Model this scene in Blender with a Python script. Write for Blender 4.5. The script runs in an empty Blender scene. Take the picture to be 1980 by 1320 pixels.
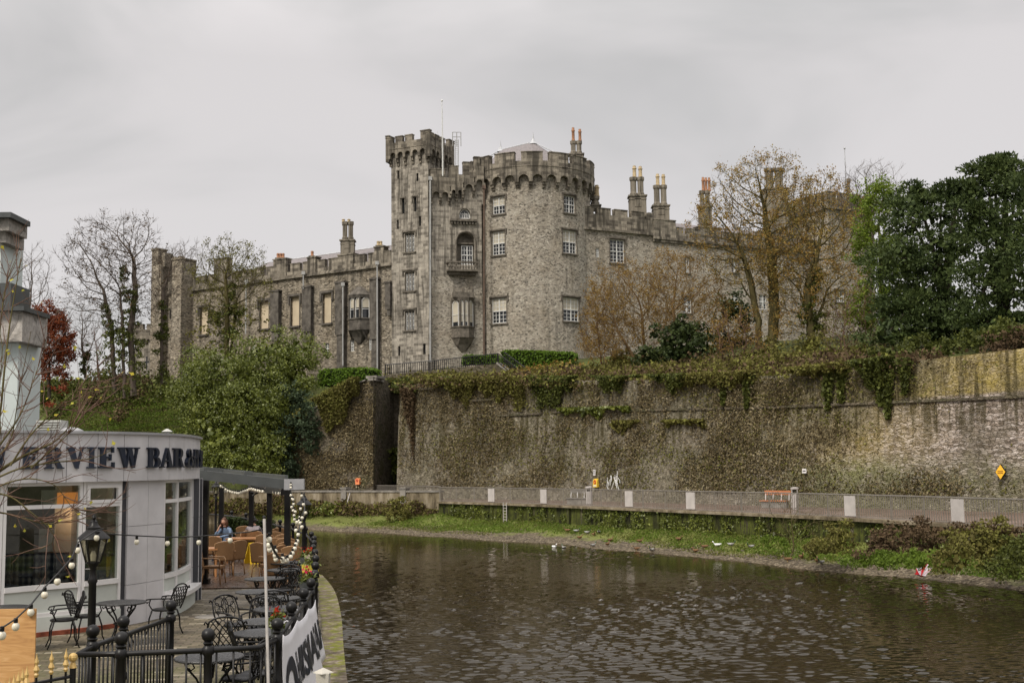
import bpy, math, random
import numpy as np
from mathutils import Vector, Matrix
S=bpy.context.scene; COL=S.collection
# ------------------------------------------------------------------ camera
F=2280.0; HC=2.9
PITCH=math.atan(240/F); ROLL=-0.014
RM=(Matrix.Rotation(math.pi/2+PITCH,3,'X')@Matrix.Rotation(ROLL,3,'Z'))
cd=bpy.data.cameras.new('camera'); cam=bpy.data.objects.new('camera',cd); COL.objects.link(cam)
cd.sensor_width=36; cd.lens=F/1980*36; cd.clip_end=5000; cd.clip_start=0.1
cam.matrix_world=Matrix.Translation((0,0,HC))@RM.to_4x4()
S.camera=cam
# ------------------------------------------------------------------ world (overcast sky) and sun
SUN_EL=math.radians(48); SUN_AZ=math.radians(215)
w=bpy.data.worlds.new("World"); S.world=w; w.use_nodes=True
nt=w.node_tree; nt.nodes.clear()
def wn(t,**k):
    n=nt.nodes.new(t)
    for a,b in k.items(): setattr(n,a,b)
    return n
out=wn('ShaderNodeOutputWorld'); tc=wn('ShaderNodeTexCoord')
sky=wn('ShaderNodeTexSky'); sky.sky_type='NISHITA'; sky.sun_disc=False; sky.sun_elevation=SUN_EL; sky.sun_rotation=SUN_AZ
b1=wn('ShaderNodeBackground'); b1.inputs[1].default_value=0.006; nt.links.new(sky.outputs[0],b1.inputs[0])
mp=wn('ShaderNodeMapping'); mp.inputs['Scale'].default_value=(1,1,2.6); nt.links.new(tc.outputs['Generated'],mp.inputs[0])
no=wn('ShaderNodeTexNoise'); no.inputs['Scale'].default_value=1.7; no.inputs['Detail'].default_value=5; no.inputs['Roughness'].default_value=.5
no.inputs['Distortion'].default_value=.6
nt.links.new(mp.outputs[0],no.inputs[0])
cr=wn('ShaderNodeValToRGB'); cr.color_ramp.interpolation='EASE'
for i,(p,c) in enumerate([(.36,(.262,.257,.25,1)),(.64,(.375,.356,.35,1))]):
    e=cr.color_ramp.elements[i]; e.position=p; e.color=c
nt.links.new(no.outputs[0],cr.inputs[0])
sx=wn('ShaderNodeSeparateXYZ'); nt.links.new(tc.outputs['Generated'],sx.inputs[0])
# brighter zenith of a standard overcast sky; level towards the horizon
mr=wn('ShaderNodeMapRange'); mr.inputs[1].default_value=.33; mr.inputs[2].default_value=1; mr.inputs[3].default_value=1.0; mr.inputs[4].default_value=3.4
nt.links.new(sx.outputs[2],mr.inputs[0])
vm=wn('ShaderNodeVectorMath'); vm.operation='SCALE'; nt.links.new(cr.outputs[0],vm.inputs[0]); nt.links.new(mr.outputs[0],vm.inputs[3])
b2=wn('ShaderNodeBackground'); nt.links.new(vm.outputs[0],b2.inputs[0]); b2.inputs[1].default_value=1.0
ad=wn('ShaderNodeAddShader'); nt.links.new(b1.outputs[0],ad.inputs[0]); nt.links.new(b2.outputs[0],ad.inputs[1]); nt.links.new(ad.outputs[0],out.inputs[0])
sl=bpy.data.lights.new('sun','SUN'); sl.energy=1.7; sl.angle=math.radians(14); sl.color=(1,.93,.82)
so=bpy.data.objects.new('sun',sl); COL.objects.link(so)
# sun stands behind the camera to its left
sd=Vector((-math.cos(SUN_EL)*math.sin(math.radians(35)),-math.cos(SUN_EL)*math.cos(math.radians(35)),math.sin(SUN_EL)))
so.rotation_euler=sd.to_track_quat('Z','Y').to_euler()
S.view_settings.view_transform='Standard'; S.view_settings.look='None'; S.view_settings.exposure=0.87; S.view_settings.gamma=1
S.cycles.max_bounces=6; S.cycles.transparent_max_bounces=12; S.cycles.use_denoising=True
# ------------------------------------------------------------------ projection helpers: a pixel of the 1980x1320 picture to the place
CAM=Vector((0,0,HC))
def ray(px,py): return RM@Vector(((px-990)/F,-(py-660)/F,-1))
def P(px,py,D):
    d=ray(px,py); return CAM+d*(D/d.y)
def Gz(px,py,z=0.0):
    d=ray(px,py); return CAM+d*((z-HC)/d.z)
def zat(px,py,D): return P(px,py,D).z
# ------------------------------------------------------------------ object helpers
def tag(o,label=None,cat=None,group=None,kind=None):
    if label: o['label']=label
    if cat: o['category']=cat
    if group: o['group']=group
    if kind: o['kind']=kind
    return o
def wloc(o):
    v=Vector((0,0,0))
    while o: v+=o.location; o=o.parent
    return v
def empty(name,loc=(0,0,0),label=None,cat=None,group=None,rz=0):
    o=bpy.data.objects.new(name,None); COL.objects.link(o); o.location=loc; o.rotation_euler=(0,0,rz); o.empty_display_size=.3
    return tag(o,label,cat,group)
def copy_tree(o,parent=None):
    c=o.copy(); COL.objects.link(c); c.parent=parent
    for ch in o.children: copy_tree(ch,c)
    return c
class MB:
    def __init__(s): s.v=[]; s.f=[]; s.uv={}; s.mi=[]; s.m=0
    def add(s,vs,fs,uv=None):
        n=len(s.v); s.v+= [tuple(p) for p in vs]
        for i,f in enumerate(fs):
            if uv: s.uv[len(s.f)]=uv[i]
            s.f.append(tuple(n+k for k in f)); s.mi.append(s.m)
        return s
    def box(s,c,d,rz=0,M=None):
        hx,hy,hz=d[0]/2,d[1]/2,d[2]/2
        R=Matrix.Rotation(rz,3,'Z') if M is None else M
        c=Vector(c)
        vs=[c+R@Vector((x,y,z)) for z in (-hz,hz) for x,y in ((-hx,-hy),(hx,-hy),(hx,hy),(-hx,hy))]
        return s.hexa(vs)
    def hexa(s,v): return s.add(v,[(3,2,1,0),(4,5,6,7),(0,1,5,4),(1,2,6,5),(2,3,7,6),(3,0,4,7)])
    def tube(s,pts,r,n=6,cap=True,closed=False):
        pts=[Vector(p) for p in pts]; m=len(pts)
        rs=r if isinstance(r,(list,tuple)) else [r]*m
        b=len(s.v); ref=None
        for i,p in enumerate(pts):
            if closed: t=pts[(i+1)%m]-pts[i-1]
            else: t=(pts[min(i+1,m-1)]-pts[max(i-1,0)])
            if t.length<1e-9: t=Vector((0,0,1))
            t.normalize()
            if ref is None:
                ref=t.orthogonal() if abs(t.z)<.9 else Vector((1,0,0))
            a=(ref-t*ref.dot(t))
            if a.length<1e-6: a=t.orthogonal()
            a.normalize(); ref=a; c=t.cross(a)
            for k in range(n):
                an=2*math.pi*k/n
                s.v.append(tuple(p+(a*math.cos(an)+c*math.sin(an))*rs[i]))
        for i in range(m if closed else m-1):
            j=(i+1)%m
            for k in range(n):
                s.f.append((b+i*n+k,b+i*n+(k+1)%n,b+j*n+(k+1)%n,b+j*n+k)); s.mi.append(s.m)
        if cap and not closed:
            s.f.append(tuple(b+k for k in reversed(range(n)))); s.mi.append(s.m)
            s.f.append(tuple(b+(m-1)*n+k for k in range(n))); s.mi.append(s.m)
        return s
    def lathe(s,prof,c=(0,0,0),n=12,sx=1,sy=1):
        b=len(s.v); c=Vector(c)
        for r,z in prof:
            for k in range(n):
                a=2*math.pi*k/n; s.v.append((c.x+r*sx*math.cos(a),c.y+r*sy*math.sin(a),c.z+z))
        for i in range(len(prof)-1):
            for k in range(n):
                s.f.append((b+i*n+k,b+i*n+(k+1)%n,b+(i+1)*n+(k+1)%n,b+(i+1)*n+k)); s.mi.append(s.m)
        s.f.append(tuple(b+k for k in reversed(range(n)))); s.mi.append(s.m)
        s.f.append(tuple(b+(len(prof)-1)*n+k for k in range(n))); s.mi.append(s.m)
        return s
    def ball(s,c,r,n=10,sz=1,sx=1,sy=1):
        return s.lathe([(r*math.sin(math.pi*i/6)+1e-4,-r*sz*math.cos(math.pi*i/6)) for i in range(7)],c,n,sx,sy)
    def prism(s,poly,f0,f1):
        """poly: 2D pts ccw; f0,f1 map (x,y)->3D for the front and back"""
        n=len(poly); vs=[f0(*p) for p in poly]+[f1(*p) for p in poly]
        fs=[tuple(range(n)),tuple(reversed(range(n,2*n)))]+[(i,i+n,(i+1)%n+n,(i+1)%n) for i in range(n)]
        return s.add(vs,fs)
def autouv(me,uvd):
    uvl=me.uv_layers.new(name='UVMap'); nl=len(me.loops)
    uv=np.zeros((nl,2),np.float32)
    for p in me.polygons:
        if uvd and p.index in uvd:
            for k,li in enumerate(p.loop_indices): uv[li]=uvd[p.index][k]
            continue
        n=p.normal
        if abs(n.z)>.85:
            for li in p.loop_indices:
                c=me.vertices[me.loops[li].vertex_index].co; uv[li]=(c.x,c.y)
        else:
            l=math.hypot(n.x,n.y); tx,ty=-n.y/l,n.x/l
            for li in p.loop_indices:
                c=me.vertices[me.loops[li].vertex_index].co; uv[li]=(c.x*tx+c.y*ty,c.z)
    uvl.data.foreach_set('uv',uv.ravel())
def mk(mb,name,mats,parent=None,smooth=False,uv=False,base=True):
    me=bpy.data.meshes.new(name); V=np.array(mb.v,dtype=np.float64)
    if not isinstance(mats,(list,tuple)): mats=[mats]
    if parent: off=wloc(parent); loc=Vector((0,0,0))
    else:
        lo,hi=V.min(0),V.max(0); off=Vector(((lo[0]+hi[0])/2,(lo[1]+hi[1])/2,lo[2])) if base else Vector((0,0,0)); loc=off
    me.from_pydata((V-np.array(off)).tolist(),[],mb.f)
    for m in mats: me.materials.append(m)
    if len(mats)>1: me.polygons.foreach_set('material_index',mb.mi)
    if uv or mb.uv: autouv(me,mb.uv)
    if smooth:
        me.polygons.foreach_set('use_smooth',[True]*len(me.polygons))
        if smooth!=True: me.set_sharp_from_angle(angle=math.radians(smooth))
    me.update()
    o=bpy.data.objects.new(name,me); COL.objects.link(o); o.location=loc
    if parent: o.parent=parent
    return o
def npmesh(name,V,Fq,mat,parent=None,base=True,smooth=False):
    """fast mesh of quads (k=4) or tris (k=3) from numpy arrays"""
    V=np.asarray(V,np.float32); Fq=np.asarray(Fq,np.int32); k=Fq.shape[1]
    if parent: off=np.array(wloc(parent)); loc=(0,0,0)
    else:
        lo,hi=V.min(0),V.max(0); off=np.array([(lo[0]+hi[0])/2,(lo[1]+hi[1])/2,lo[2]]) if base else np.zeros(3); loc=tuple(off)
    V=V-off.astype(np.float32)
    me=bpy.data.meshes.new(name); me.vertices.add(len(V)); me.vertices.foreach_set('co',V.ravel())
    me.loops.add(Fq.size); me.loops.foreach_set('vertex_index',Fq.ravel())
    me.polygons.add(len(Fq)); me.polygons.foreach_set('loop_start',np.arange(0,Fq.size,k,dtype=np.int32))
    me.polygons.foreach_set('loop_total',np.full(len(Fq),k,np.int32))
    if smooth: me.polygons.foreach_set('use_smooth',np.ones(len(Fq),bool))
    me.update(calc_edges=True); me.materials.append(mat)
    o=bpy.data.objects.new(name,me); COL.objects.link(o); o.location=loc
    if parent: o.parent=parent
    return o
# ------------------------------------------------------------------ materials
class G:
    def __init__(s,name,rough=.8,spec=.3):
        s.m=bpy.data.materials.new(name); s.m.use_nodes=True; s.t=s.m.node_tree; s.b=s.t.nodes['Principled BSDF']
        s.b.inputs['Roughness'].default_value=rough; s.b.inputs['Specular IOR Level'].default_value=spec
        s.out=s.t.nodes['Material Output']; s._c=None
    def n(s,t,ins=None,**pr):
        x=s.t.nodes.new('ShaderNode'+t)
        for a,b in pr.items(): setattr(x,a,b)
        for a,b in (ins or {}).items(): s.set(x.inputs[a],b)
        return x
    def set(s,sock,v):
        if isinstance(v,bpy.types.NodeSocket): s.t.links.new(v,sock)
        elif isinstance(v,(tuple,list)) and len(v)==3 and sock.type=='RGBA': sock.default_value=(*v,1)
        else: sock.default_value=v
    def co(s,kind='Object',scale=None):
        if s._c is None: s._c=s.n('TexCoord')
        o=s._c.outputs[kind]
        if scale: o=s.n('Mapping',{'Vector':o,'Scale':scale}).outputs[0]
        return o
    def noise(s,v,sc,det=4,ro=.55,dist=0): return s.n('TexNoise',{'Vector':v,'Scale':sc,'Detail':det,'Roughness':ro,'Distortion':dist}).outputs[0]
    def ramp(s,f,stops,interp='LINEAR'):
        r=s.n('ValToRGB',{'Fac':f}); c=r.color_ramp; c.interpolation=interp
        while len(c.elements)<len(stops): c.elements.new(.5)
        for e,(p,col) in zip(c.elements,stops):
            e.position=p; e.color=(*col,1) if isinstance(col,(tuple,list)) else (col,col,col,1)
        return r.outputs[0]
    def mix(s,f,a,b,mode='MIX'):
        x=s.n('Mix',data_type='RGBA',blend_type=mode); s.set(x.inputs[0],f); s.set(x.inputs[6],a); s.set(x.inputs[7],b); return x.outputs[2]
    def math(s,op,a,b=0.0):
        x=s.n('Math',operation=op); s.set(x.inputs[0],a); s.set(x.inputs[1],b); return x.outputs[0]
    def mr(s,v,a,b,c=0.,d=1.): return s.n('MapRange',{0:v,1:a,2:b,3:c,4:d}).outputs[0]
    def col(s,c): s.set(s.b.inputs['Base Color'],c); return s
    def bump(s,h,st=.5,dist=.05): s.set(s.b.inputs['Normal'],s.n('Bump',{'Height':h,'Strength':st,'Distance':dist}).outputs[0]); return s
    def rough(s,v): s.set(s.b.inputs['Roughness'],v); return s
    def rand(s): return s.n('NewGeometry').outputs['Random Per Island']
    def orand(s): return s.n('ObjectInfo').outputs['Random']
def plain(name,c,rough=.6,spec=.3,metal=0,var=.15,sc=3.,bump=0):
    g=G(name,rough,spec); nz=g.noise(g.co(),sc,5); g.col(g.ramp(nz,[(.3,tuple(x*(1-var) for x in c)),(.7,tuple(min(1,x*(1+var)) for x in c))]))
    g.b.inputs['Metallic'].default_value=metal
    if bump: g.bump(g.noise(g.co(),sc*6,4),bump,.02)
    return g.m
def stonemat(name,cols,cell=3.0,flat=1.8,mortar=(.3,.28,.24),stain=.5,streak=(.05,.045,.035),mw=.06,moss=None,bumpd=.05,mortf=.8,dark=.0):
    g=G(name,.9,.15); c=g.co()
    cc=g.n('VectorMath',{0:c,1:g.n('VectorMath',{0:g.n('TexNoise',{'Vector':c,'Scale':1.1,'Detail':3}).outputs[1],3:.35},operation='SCALE').outputs[0]},operation='ADD').outputs[0]
    mpv=g.n('Mapping',{'Vector':cc,'Scale':(1,1,flat)}).outputs[0]
    v1=g.n('TexVoronoi',{'Vector':mpv,'Scale':cell,'Randomness':.85}); r=g.n('SeparateXYZ',{0:v1.outputs['Color']}).outputs[0]
    ed=g.n('TexVoronoi',{'Vector':mpv,'Scale':cell,'Randomness':.85},feature='DISTANCE_TO_EDGE').outputs['Distance']
    base=g.ramp(r,[(i/(len(cols)-1),k) for i,k in enumerate(cols)])
    fine=g.noise(c,9,5,.65); base=g.mix(.55,base,g.ramp(fine,[(.3,.25),(.7,.85)]),'OVERLAY')
    mo=g.mr(ed,0.0,mw,mortf,0.); base=g.mix(mo,base,mortar)
    big=g.noise(c,.35,5,.6); base=g.mix(g.mr(big,.35,.7,0.,.45),base,g.mix(1.,base,(.62,.55,.45),'MULTIPLY'))
    st=g.noise(g.co(scale=(1.6,1.6,.12)),1.1,5,.6); s2=g.math('MULTIPLY',g.mr(st,.5,.68),g.mr(g.noise(c,.2,3),.38,.6))
    base=g.mix(g.math('MULTIPLY',s2,stain),base,streak); base=g.mix(g.mr(g.noise(c,.9,6,.75),.5,.68,0,.5),base,g.mix(1.,base,(.5,.45,.38),'MULTIPLY'))
    if moss: base=g.mix(g.math('MULTIPLY',g.mr(g.noise(c,.5,6,.65),.5,.66),moss[1]),base,moss[0])
    if dark:
        base=g.mix(dark,base,(.04,.035,.03))
    g.col(base)
    h=g.math('ADD',g.mr(ed,0,.12),g.math('MULTIPLY',fine,.5)); g.bump(h,.8,bumpd)
    return g.m
def ashlar(name,c1,c2,mortar,bw=.62,bh=.32,stain=.55):
    g=G(name,.9,.15); uv=g.co('UV'); c=g.co()
    br=g.n('TexBrick',{'Vector':uv,'Color1':(0,0,0),'Color2':(1,1,1),'Mortar':(.5,.5,.5),'Scale':1.,'Mortar Size':.018,'Mortar Smooth':.2,'Brick Width':bw,'Row Height':bh,'Bias':0.})
    base=g.ramp(br.outputs[0],[(0,c1),(1,c2)]); fine=g.noise(c,8,5,.65)
    base=g.mix(.5,base,g.ramp(fine,[(.3,.25),(.7,.85)]),'OVERLAY')
    base=g.mix(g.math('MULTIPLY',br.outputs[1],.6),base,mortar)
    st=g.noise(g.co(scale=(1.6,1.6,.1)),1.5,5,.65); s2=g.math('MULTIPLY',g.mr(st,.45,.6),g.mr(g.noise(c,.25,3),.3,.5))
    base=g.mix(g.math('MULTIPLY',s2,stain),base,(.045,.04,.032))
    pale=g.noise(g.co(scale=(3,3,.5)),1.5,6,.7); base=g.mix(g.mr(pale,.62,.72,0,.5),base,(.4,.38,.34))
    g.col(base); g.bump(g.math('SUBTRACT',fine,g.math('MULTIPLY',br.outputs[1],1.)),.6,.03); return g.m
def leafmat(name,cols,rough=.55,trans=.2,nsc=.35,spec=.12):
    """leaf colours: random per leaf, plus patches of paler and darker leaves"""
    g=G(name,rough,spec); c=g.co(); r=g.rand(); nz=g.noise(c,nsc,4,.6)
    f=g.math('ADD',g.math('MULTIPLY',r,.5),g.mr(nz,.3,.7,0,.5))
    g.col(g.ramp(f,[(i/(len(cols)-1),k) for i,k in enumerate(cols)]))
    tr=g.n('BsdfTranslucent'); g.set(tr.inputs[0],g.ramp(f,[(i/(len(cols)-1),k) for i,k in enumerate(cols)]))
    ms=g.n('MixShader',{0:trans}); g.t.links.new(g.b.outputs[0],ms.inputs[1]); g.t.links.new(tr.outputs[0],ms.inputs[2]); g.t.links.new(ms.outputs[0],g.out.inputs[0])
    return g.m
M={}
M['tower']=stonemat('tower_rubble',[(.1,.091,.078),(.3,.272,.228),(.42,.384,.324),(.2,.181,.152),(.5,.463,.395)],4.0,1.7,(.5,.46,.39),.5,mw=.1,mortf=.75)
M['wing']=stonemat('wing_rubble',[(.06,.053,.043),(.22,.192,.15),(.34,.3,.24),(.13,.114,.092),(.46,.41,.33)],3.4,2.0,(.32,.28,.22),.85,mw=.07)
M['ash']=ashlar('tower_ashlar',(.15,.134,.112),(.38,.345,.29),(.45,.412,.35),.62,.32,.75)
M['ashd']=ashlar('parapet_ashlar',(.085,.074,.06),(.3,.265,.212),(.23,.205,.165),.8,.36,.85)
M['trim']=plain('weathered_stone_trim',(.13,.115,.095),.9,.1,var=.5,sc=2.5,bump=.4)
M['darkst']=plain('soot_dark_stone',(.1,.09,.078),.9,.1,var=.5,sc=1.8,bump=.4)
M['slate']=plain('roof_slate',(.17,.15,.15),.6,.4,var=.25,sc=4)
M['lead']=plain('lead_flashing',(.42,.43,.45),.5,.4)
M['white']=plain('white_paint',(.62,.62,.6),.5,.4,var=.06)
M['pot']=plain('terracotta_pot',(.33,.17,.1),.8,.2,var=.3,sc=5)
M['potb']=plain('buff_pot',(.42,.33,.2),.8,.2,var=.3,sc=5)
M['board']=plain('window_boards',(.5,.42,.3),.8,.2,var=.12,sc=.8)
M['blind']=plain('roller_blind',(.45,.41,.33),.8,.2,var=.1,sc=1)
M['wglass']=plain('window_dark_glass',(.02,.022,.025),.08,.6,var=.3)
M['pipe']=plain('drain_pipe_metal',(.33,.33,.32),.5,.4,var=.2)
M['brown']=plain('rusty_pipe',(.11,.075,.055),.7,.3,var=.4)
# ------------------------------------------------------------------ wall frames: u along the wall (left to right seen from the river), z up, d into the wall
class Wall:
    def __init__(s,A,B):
        s.A=Vector((A[0],A[1],0)); s.B=Vector((B[0],B[1],0)); s.L=(s.B-s.A).length; s.t=(s.B-s.A)/s.L
        s.n=Vector((-s.t.y,s.t.x,0))     # into the wall (away from the viewer)
        s.du=99
    def __call__(s,u,z,d=0): p=s.A+s.t*u+s.n*d; return Vector((p.x,p.y,z))
    def vec(s,u,z,d):
        u=np.asarray(u)+0*np.asarray(z); return np.stack([s.A.x+s.t.x*u+s.n.x*d,s.A.y+s.t.y*u+s.n.y*d,z+0*u],1)
    def at(s,px,py):
        d=ray(px,py); # CAM+d*k on the plane
        k=(s.A-Vector((CAM.x,CAM.y,0))).dot(s.n)/Vector((d.x,d.y,0)).dot(s.n)
        p=CAM+d*k; return (Vector((p.x,p.y,0))-s.A).dot(s.t),p.z
class Round:
    def __init__(s,C,R): s.C=Vector((C[0],C[1],0)); s.R=R; s.L=2*math.pi*R; s.du=.55
    # u measured along the circumference; u=0 points to the camera side (-Y), growing to the right
    def __call__(s,u,z,d=0):
        a=u/s.R; r=s.R-d; return Vector((s.C.x+r*math.sin(a),s.C.y-r*math.cos(a),z))
    def at(s,px,py):
        d=ray(px,py); o=CAM-s.C; a=d.x**2+d.y**2; b=2*(o.x*d.x+o.y*d.y); c=o.x**2+o.y**2-s.R**2
        q=b*b-4*a*c
        k=(-b-math.sqrt(max(q,0)))/(2*a); p=CAM+d*k
        return math.atan2(p.x-s.C.x,-(p.y-s.C.y))*s.R,p.z
def steps(a,b,du):
    n=max(1,math.ceil((b-a)/du)); return [a+(b-a)*i/n for i in range(n+1)]
def mbox(mb,W,u0,u1,z0,z1,d0,d1,dz=None):
    us=steps(u0,u1,W.du)
    for a,b in zip(us,us[1:]):
        mb.add([W(a,z0,d0),W(b,z0,d0),W(b,z0,d1),W(a,z0,d1),W(a,z1,d0),W(b,z1,d0),W(b,z1,d1),W(a,z1,d1)],
               [(3,2,1,0),(4,5,6,7),(0,1,5,4),(2,3,7,6)]+([(3,0,4,7)] if a==us[0] else [])+([(1,2,6,5)] if b==us[-1] else []),
               [[(a,d1),(b,d1),(b,d0),(a,d0)],[(a,d0),(b,d0),(b,d1),(a,d1)],[(a,z0),(b,z0),(b,z1),(a,z1)],[(b,z0),(a,z0),(a,z1),(b,z1)]]+([[(d1,z0),(d0,z0),(d0,z1),(d1,z1)]] if a==us[0] else [])+([[(d0,z0),(d1,z0),(d1,z1),(d0,z1)]] if b==us[-1] else []))
def wallgrid(mb,W,u0,u1,z0,z1,ops=(),rv=.25,back=0):
    us=set(steps(u0,u1,W.du)); zs={z0,z1}
    for a,b,c,d in ops: us|={a,b}; zs|={c,d}
    us=sorted(u for u in us if u0-1e-6<=u<=u1+1e-6); zs=sorted(zs)
    uu=[us[0]]
    for u in us[1:]:
        if u-uu[-1]>1e-3: uu.append(u)
    us=uu
    for a,b in zip(us,us[1:]):
        for c,d in zip(zs,zs[1:]):
            if d-c<1e-4: continue
            m=((a+b)/2,(c+d)/2)
            if any(o[0]<m[0]<o[1] and o[2]<m[1]<o[3] for o in ops): continue
            mb.add([W(a,c),W(b,c),W(b,d),W(a,d)],[(0,1,2,3)],[[(a,c),(b,c),(b,d),(a,d)]])
    for a,b,c,d in ops:
        mb.add([W(a,c,0),W(a,c,rv),W(a,d,rv),W(a,d,0)],[(0,1,2,3)])
        mb.add([W(b,c,0),W(b,d,0),W(b,d,rv),W(b,c,rv)],[(0,1,2,3)])
        mb.add([W(a,c,0),W(b,c,0),W(b,c,rv),W(a,c,rv)],[(0,1,2,3)])
        mb.add([W(a,d,0),W(a,d,rv),W(b,d,rv),W(b,d,0)],[(0,1,2,3)])
def arch(mb,W,u0,u1,zs,z1,d0,d1,r=None,seg=7,px=0):
    """plate between springing zs and z1 with a round-headed cut; px = pier width either side"""
    c=(u0+u1)/2; r=r or (u1-u0)/2-px
    pts=[(c-r*math.cos(math.pi*i/seg),zs+r*math.sin(math.pi*i/seg)) for i in range(seg+1)]
    top=[(u0+(u1-u0)*i/seg,z1) for i in range(seg+1)]; pts[0]=(c-r,zs); pts[-1]=(c+r,zs)
    for i in range(seg):
        a,b=pts[i],pts[i+1]; A,B=top[i],top[i+1]
        mb.add([W(*a,d0),W(*b,d0),W(*B,d0),W(*A,d0)],[(0,1,2,3)],[[a,b,B,A]])
        mb.add([W(*a,d0),W(*a,d1),W(*b,d1),W(*b,d0)],[(0,1,2,3)])
    for (a,b) in ((u0,pts[0][0]),(pts[-1][0],u1)):
        if b-a>1e-3: mb.add([W(a,zs,d0),W(b,zs,d0),W((b if a==u0 else a),zs,d0),W(a,z1,d0)],[(0,1,2,3)] ) if False else None
    # solid corners beside the spring points
    mb.add([W(u0,zs,d0),W(pts[0][0],zs,d0),W(u0,z1,d0)],[(0,1,2)],[[(u0,zs),pts[0],(u0,z1)]])
    mb.add([W(pts[-1][0],zs,d0),W(u1,zs,d0),W(u1,z1,d0)],[(0,1,2)],[[pts[-1],(u1,zs),(u1,z1)]])
def machic(mb,W,u0,u1,n,zb,zs,za,over,cw=.34):
    """corbel table: n arches from u0 to u1; corbels zb..zs, arches zs..za, projecting by over"""
    p=(u1-u0)/n
    for i in range(n):
        a=u0+i*p; arch(mb,W,a,a+p,zs,za,-over,0,px=cw/2)
    for i in range(n+1):
        c=u0+i*p; h=(zs-zb)/3
        for k in range(3):
            o=over*(k+1)/3
            mb_u0,mb_u1=c-cw/2,c+cw/2
            mbox(mb,W,mb_u0,mb_u1,zb+h*k,zb+h*(k+1)-.002,-o,.05)
def crenel(mb,W,u0,u1,zb,zn,zt,d0,d1,mw,gw,start=True,cope=.07):
    mbox(mb,W,u0,u1,zb,zn,d0,d1)
    u=u0+(0 if start else gw)
    while u<u1-.05:
        e=min(u+mw,u1); mbox(mb,W,u,e,zn,zt-cope,d0+.002,d1-.002); mbox(mb,W,u-.03,e+.03,zt-cope,zt,d0-.05,d1+.05); u=e+gw
def window(W,u0,u1,z0,z1,rv,parent,kind='sash',cols=4,rows=6,blind=.5,hood=True,name='window'):
    """frame with glazing bars at depth rv; pane behind; blind; stone hood mould"""
    f=MB(); s=.07
    mbox(f,W,u0,u0+s,z0,z1,rv-.08,rv); mbox(f,W,u1-s,u1,z0,z1,rv-.08,rv); mbox(f,W,u0+s,u1-s,z0,z0+s*1.4,rv-.08,rv); mbox(f,W,u0+s,u1-s,z1-s,z1,rv-.08,rv)
    zm=(z0+z1)/2; um=(u0+u1)/2
    if kind=='sash':
        mbox(f,W,um-.05,um+.05,z0+s,z1-s,rv-.10,rv-.012); mbox(f,W,u0+s,u1-s,zm-.05,zm+.04,rv-.12,rv-.014)
    for i in range(1,cols):
        u=u0+(u1-u0)*i/cols
        if kind=='sash' and abs(u-um)<.02: continue
        mbox(f,W,u-.022,u+.022,z0+s,z1-s,rv-.06,rv-.02)
    for i in range(1,rows):
        z=z0+(z1-z0)*i/rows
        if kind=='sash' and abs(z-zm)<.02: continue
        mbox(f,W,u0+s,u1-s,z-.02,z+.02,rv-.056,rv-.024)
    fo=mk(f,name,M['white'],parent)
    g=MB(); mbox(g,W,u0+.01,u1-.01,z0+.01,z1-.01,rv+.01,rv+.03); mk(g,'pane',M['wglass'],fo)
    if blind>0:
        b=MB(); mbox(b,W,u0+.03,u1-.03,z1-(z1-z0)*blind,z1-.02,rv-.012,rv+.004); mk(b,'blind',M['blind'],fo)
    if hood:
        h=MB(); mbox(h,W,u0-.28,u1+.28,z1+.12,z1+.28,-.14,.02); mbox(h,W,u0-.28,u0-.14,z1-.35,z1+.12,-.12,.02); mbox(h,W,u1+.14,u1+.28,z1-.35,z1+.12,-.12,.02)
        e_=MB(); mbox(e_,W,u0-.2,u1+.2,z0-.16,z0-.01,-.16,.1); mk(e_,'sill',M['trim'],fo)
        mbox(h,W,u0-.135,u0-.002,z0,z1+.118,-.02,.1); mbox(h,W,u1+.002,u1+.135,z0,z1+.118,-.02,.1); mbox(h,W,u0-.002,u1+.002,z1+.002,z1+.118,-.02,.1)
        mk(h,'hood_mould',M['trim'],fo)
    return fo
def pot(p,r,h,parent,buff=False):
    b=MB(); b.lathe([(r*1.1,0),(r,.1*h),(r*.85,.2*h),(r*.8,.7*h),(r*1.05,.74*h),(r*1.05,.8*h),(r*.8,.84*h),(r*.7,h),(r*.45,h-.02)],p,10); return mk(b,'chimney_pot',M['potb' if buff else 'pot'],parent,40)
def stack(px0,px1,yb,ys,yt,D,parent,pots=(),cols=2,buff=False,panel=True):
    """chimney: square base yb..ys, octagonal shafts ys..yt, pots (top pixel rows)"""
    a=P(px0,ys,D); b=P(px1,ys,D); zb=zat(px0,yb,D); zs=a.z; zt=zat((px0+px1)/2,yt,D); wd=b.x-a.x; cx=(a.x+b.x)/2; cy=D+wd/2
    m=MB()
    dp=wd*.75
    m.box((cx,cy,(zb+zs)/2),(wd,dp,zs-zb)); m.box((cx,cy,zs+.08),(wd+.25,dp+.25,.16)); m.box((cx,cy,zs-.35),(wd+.1,dp+.1,.1))
    if panel: m.box((cx,cy-dp/2,(zb+zs)/2+.4),(wd*.4,.1,min(1.1,(zs-zb)*.4)))
    w1=wd*.86/cols
    for k in range(cols):
        x=cx+(k-(cols-1)/2)*w1
        m.lathe([(w1*.52,0),(w1*.52,.3),(w1*.42,.45),(w1*.42,zt-zs-.5),(w1*.54,zt-zs-.35),(w1*.54,zt-zs),(w1*.3,zt-zs+.02)],(x,cy,zs+.16),8)
    o=mk(m,'chimney',M['ashd'],parent)
    for k,(px,py) in enumerate(pots):
        p=P(px,py,cy); z0=zt+.1; pot((p.x,cy,z0),wd/cols*.26,p.z-z0,o,buff)
    return o
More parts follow.
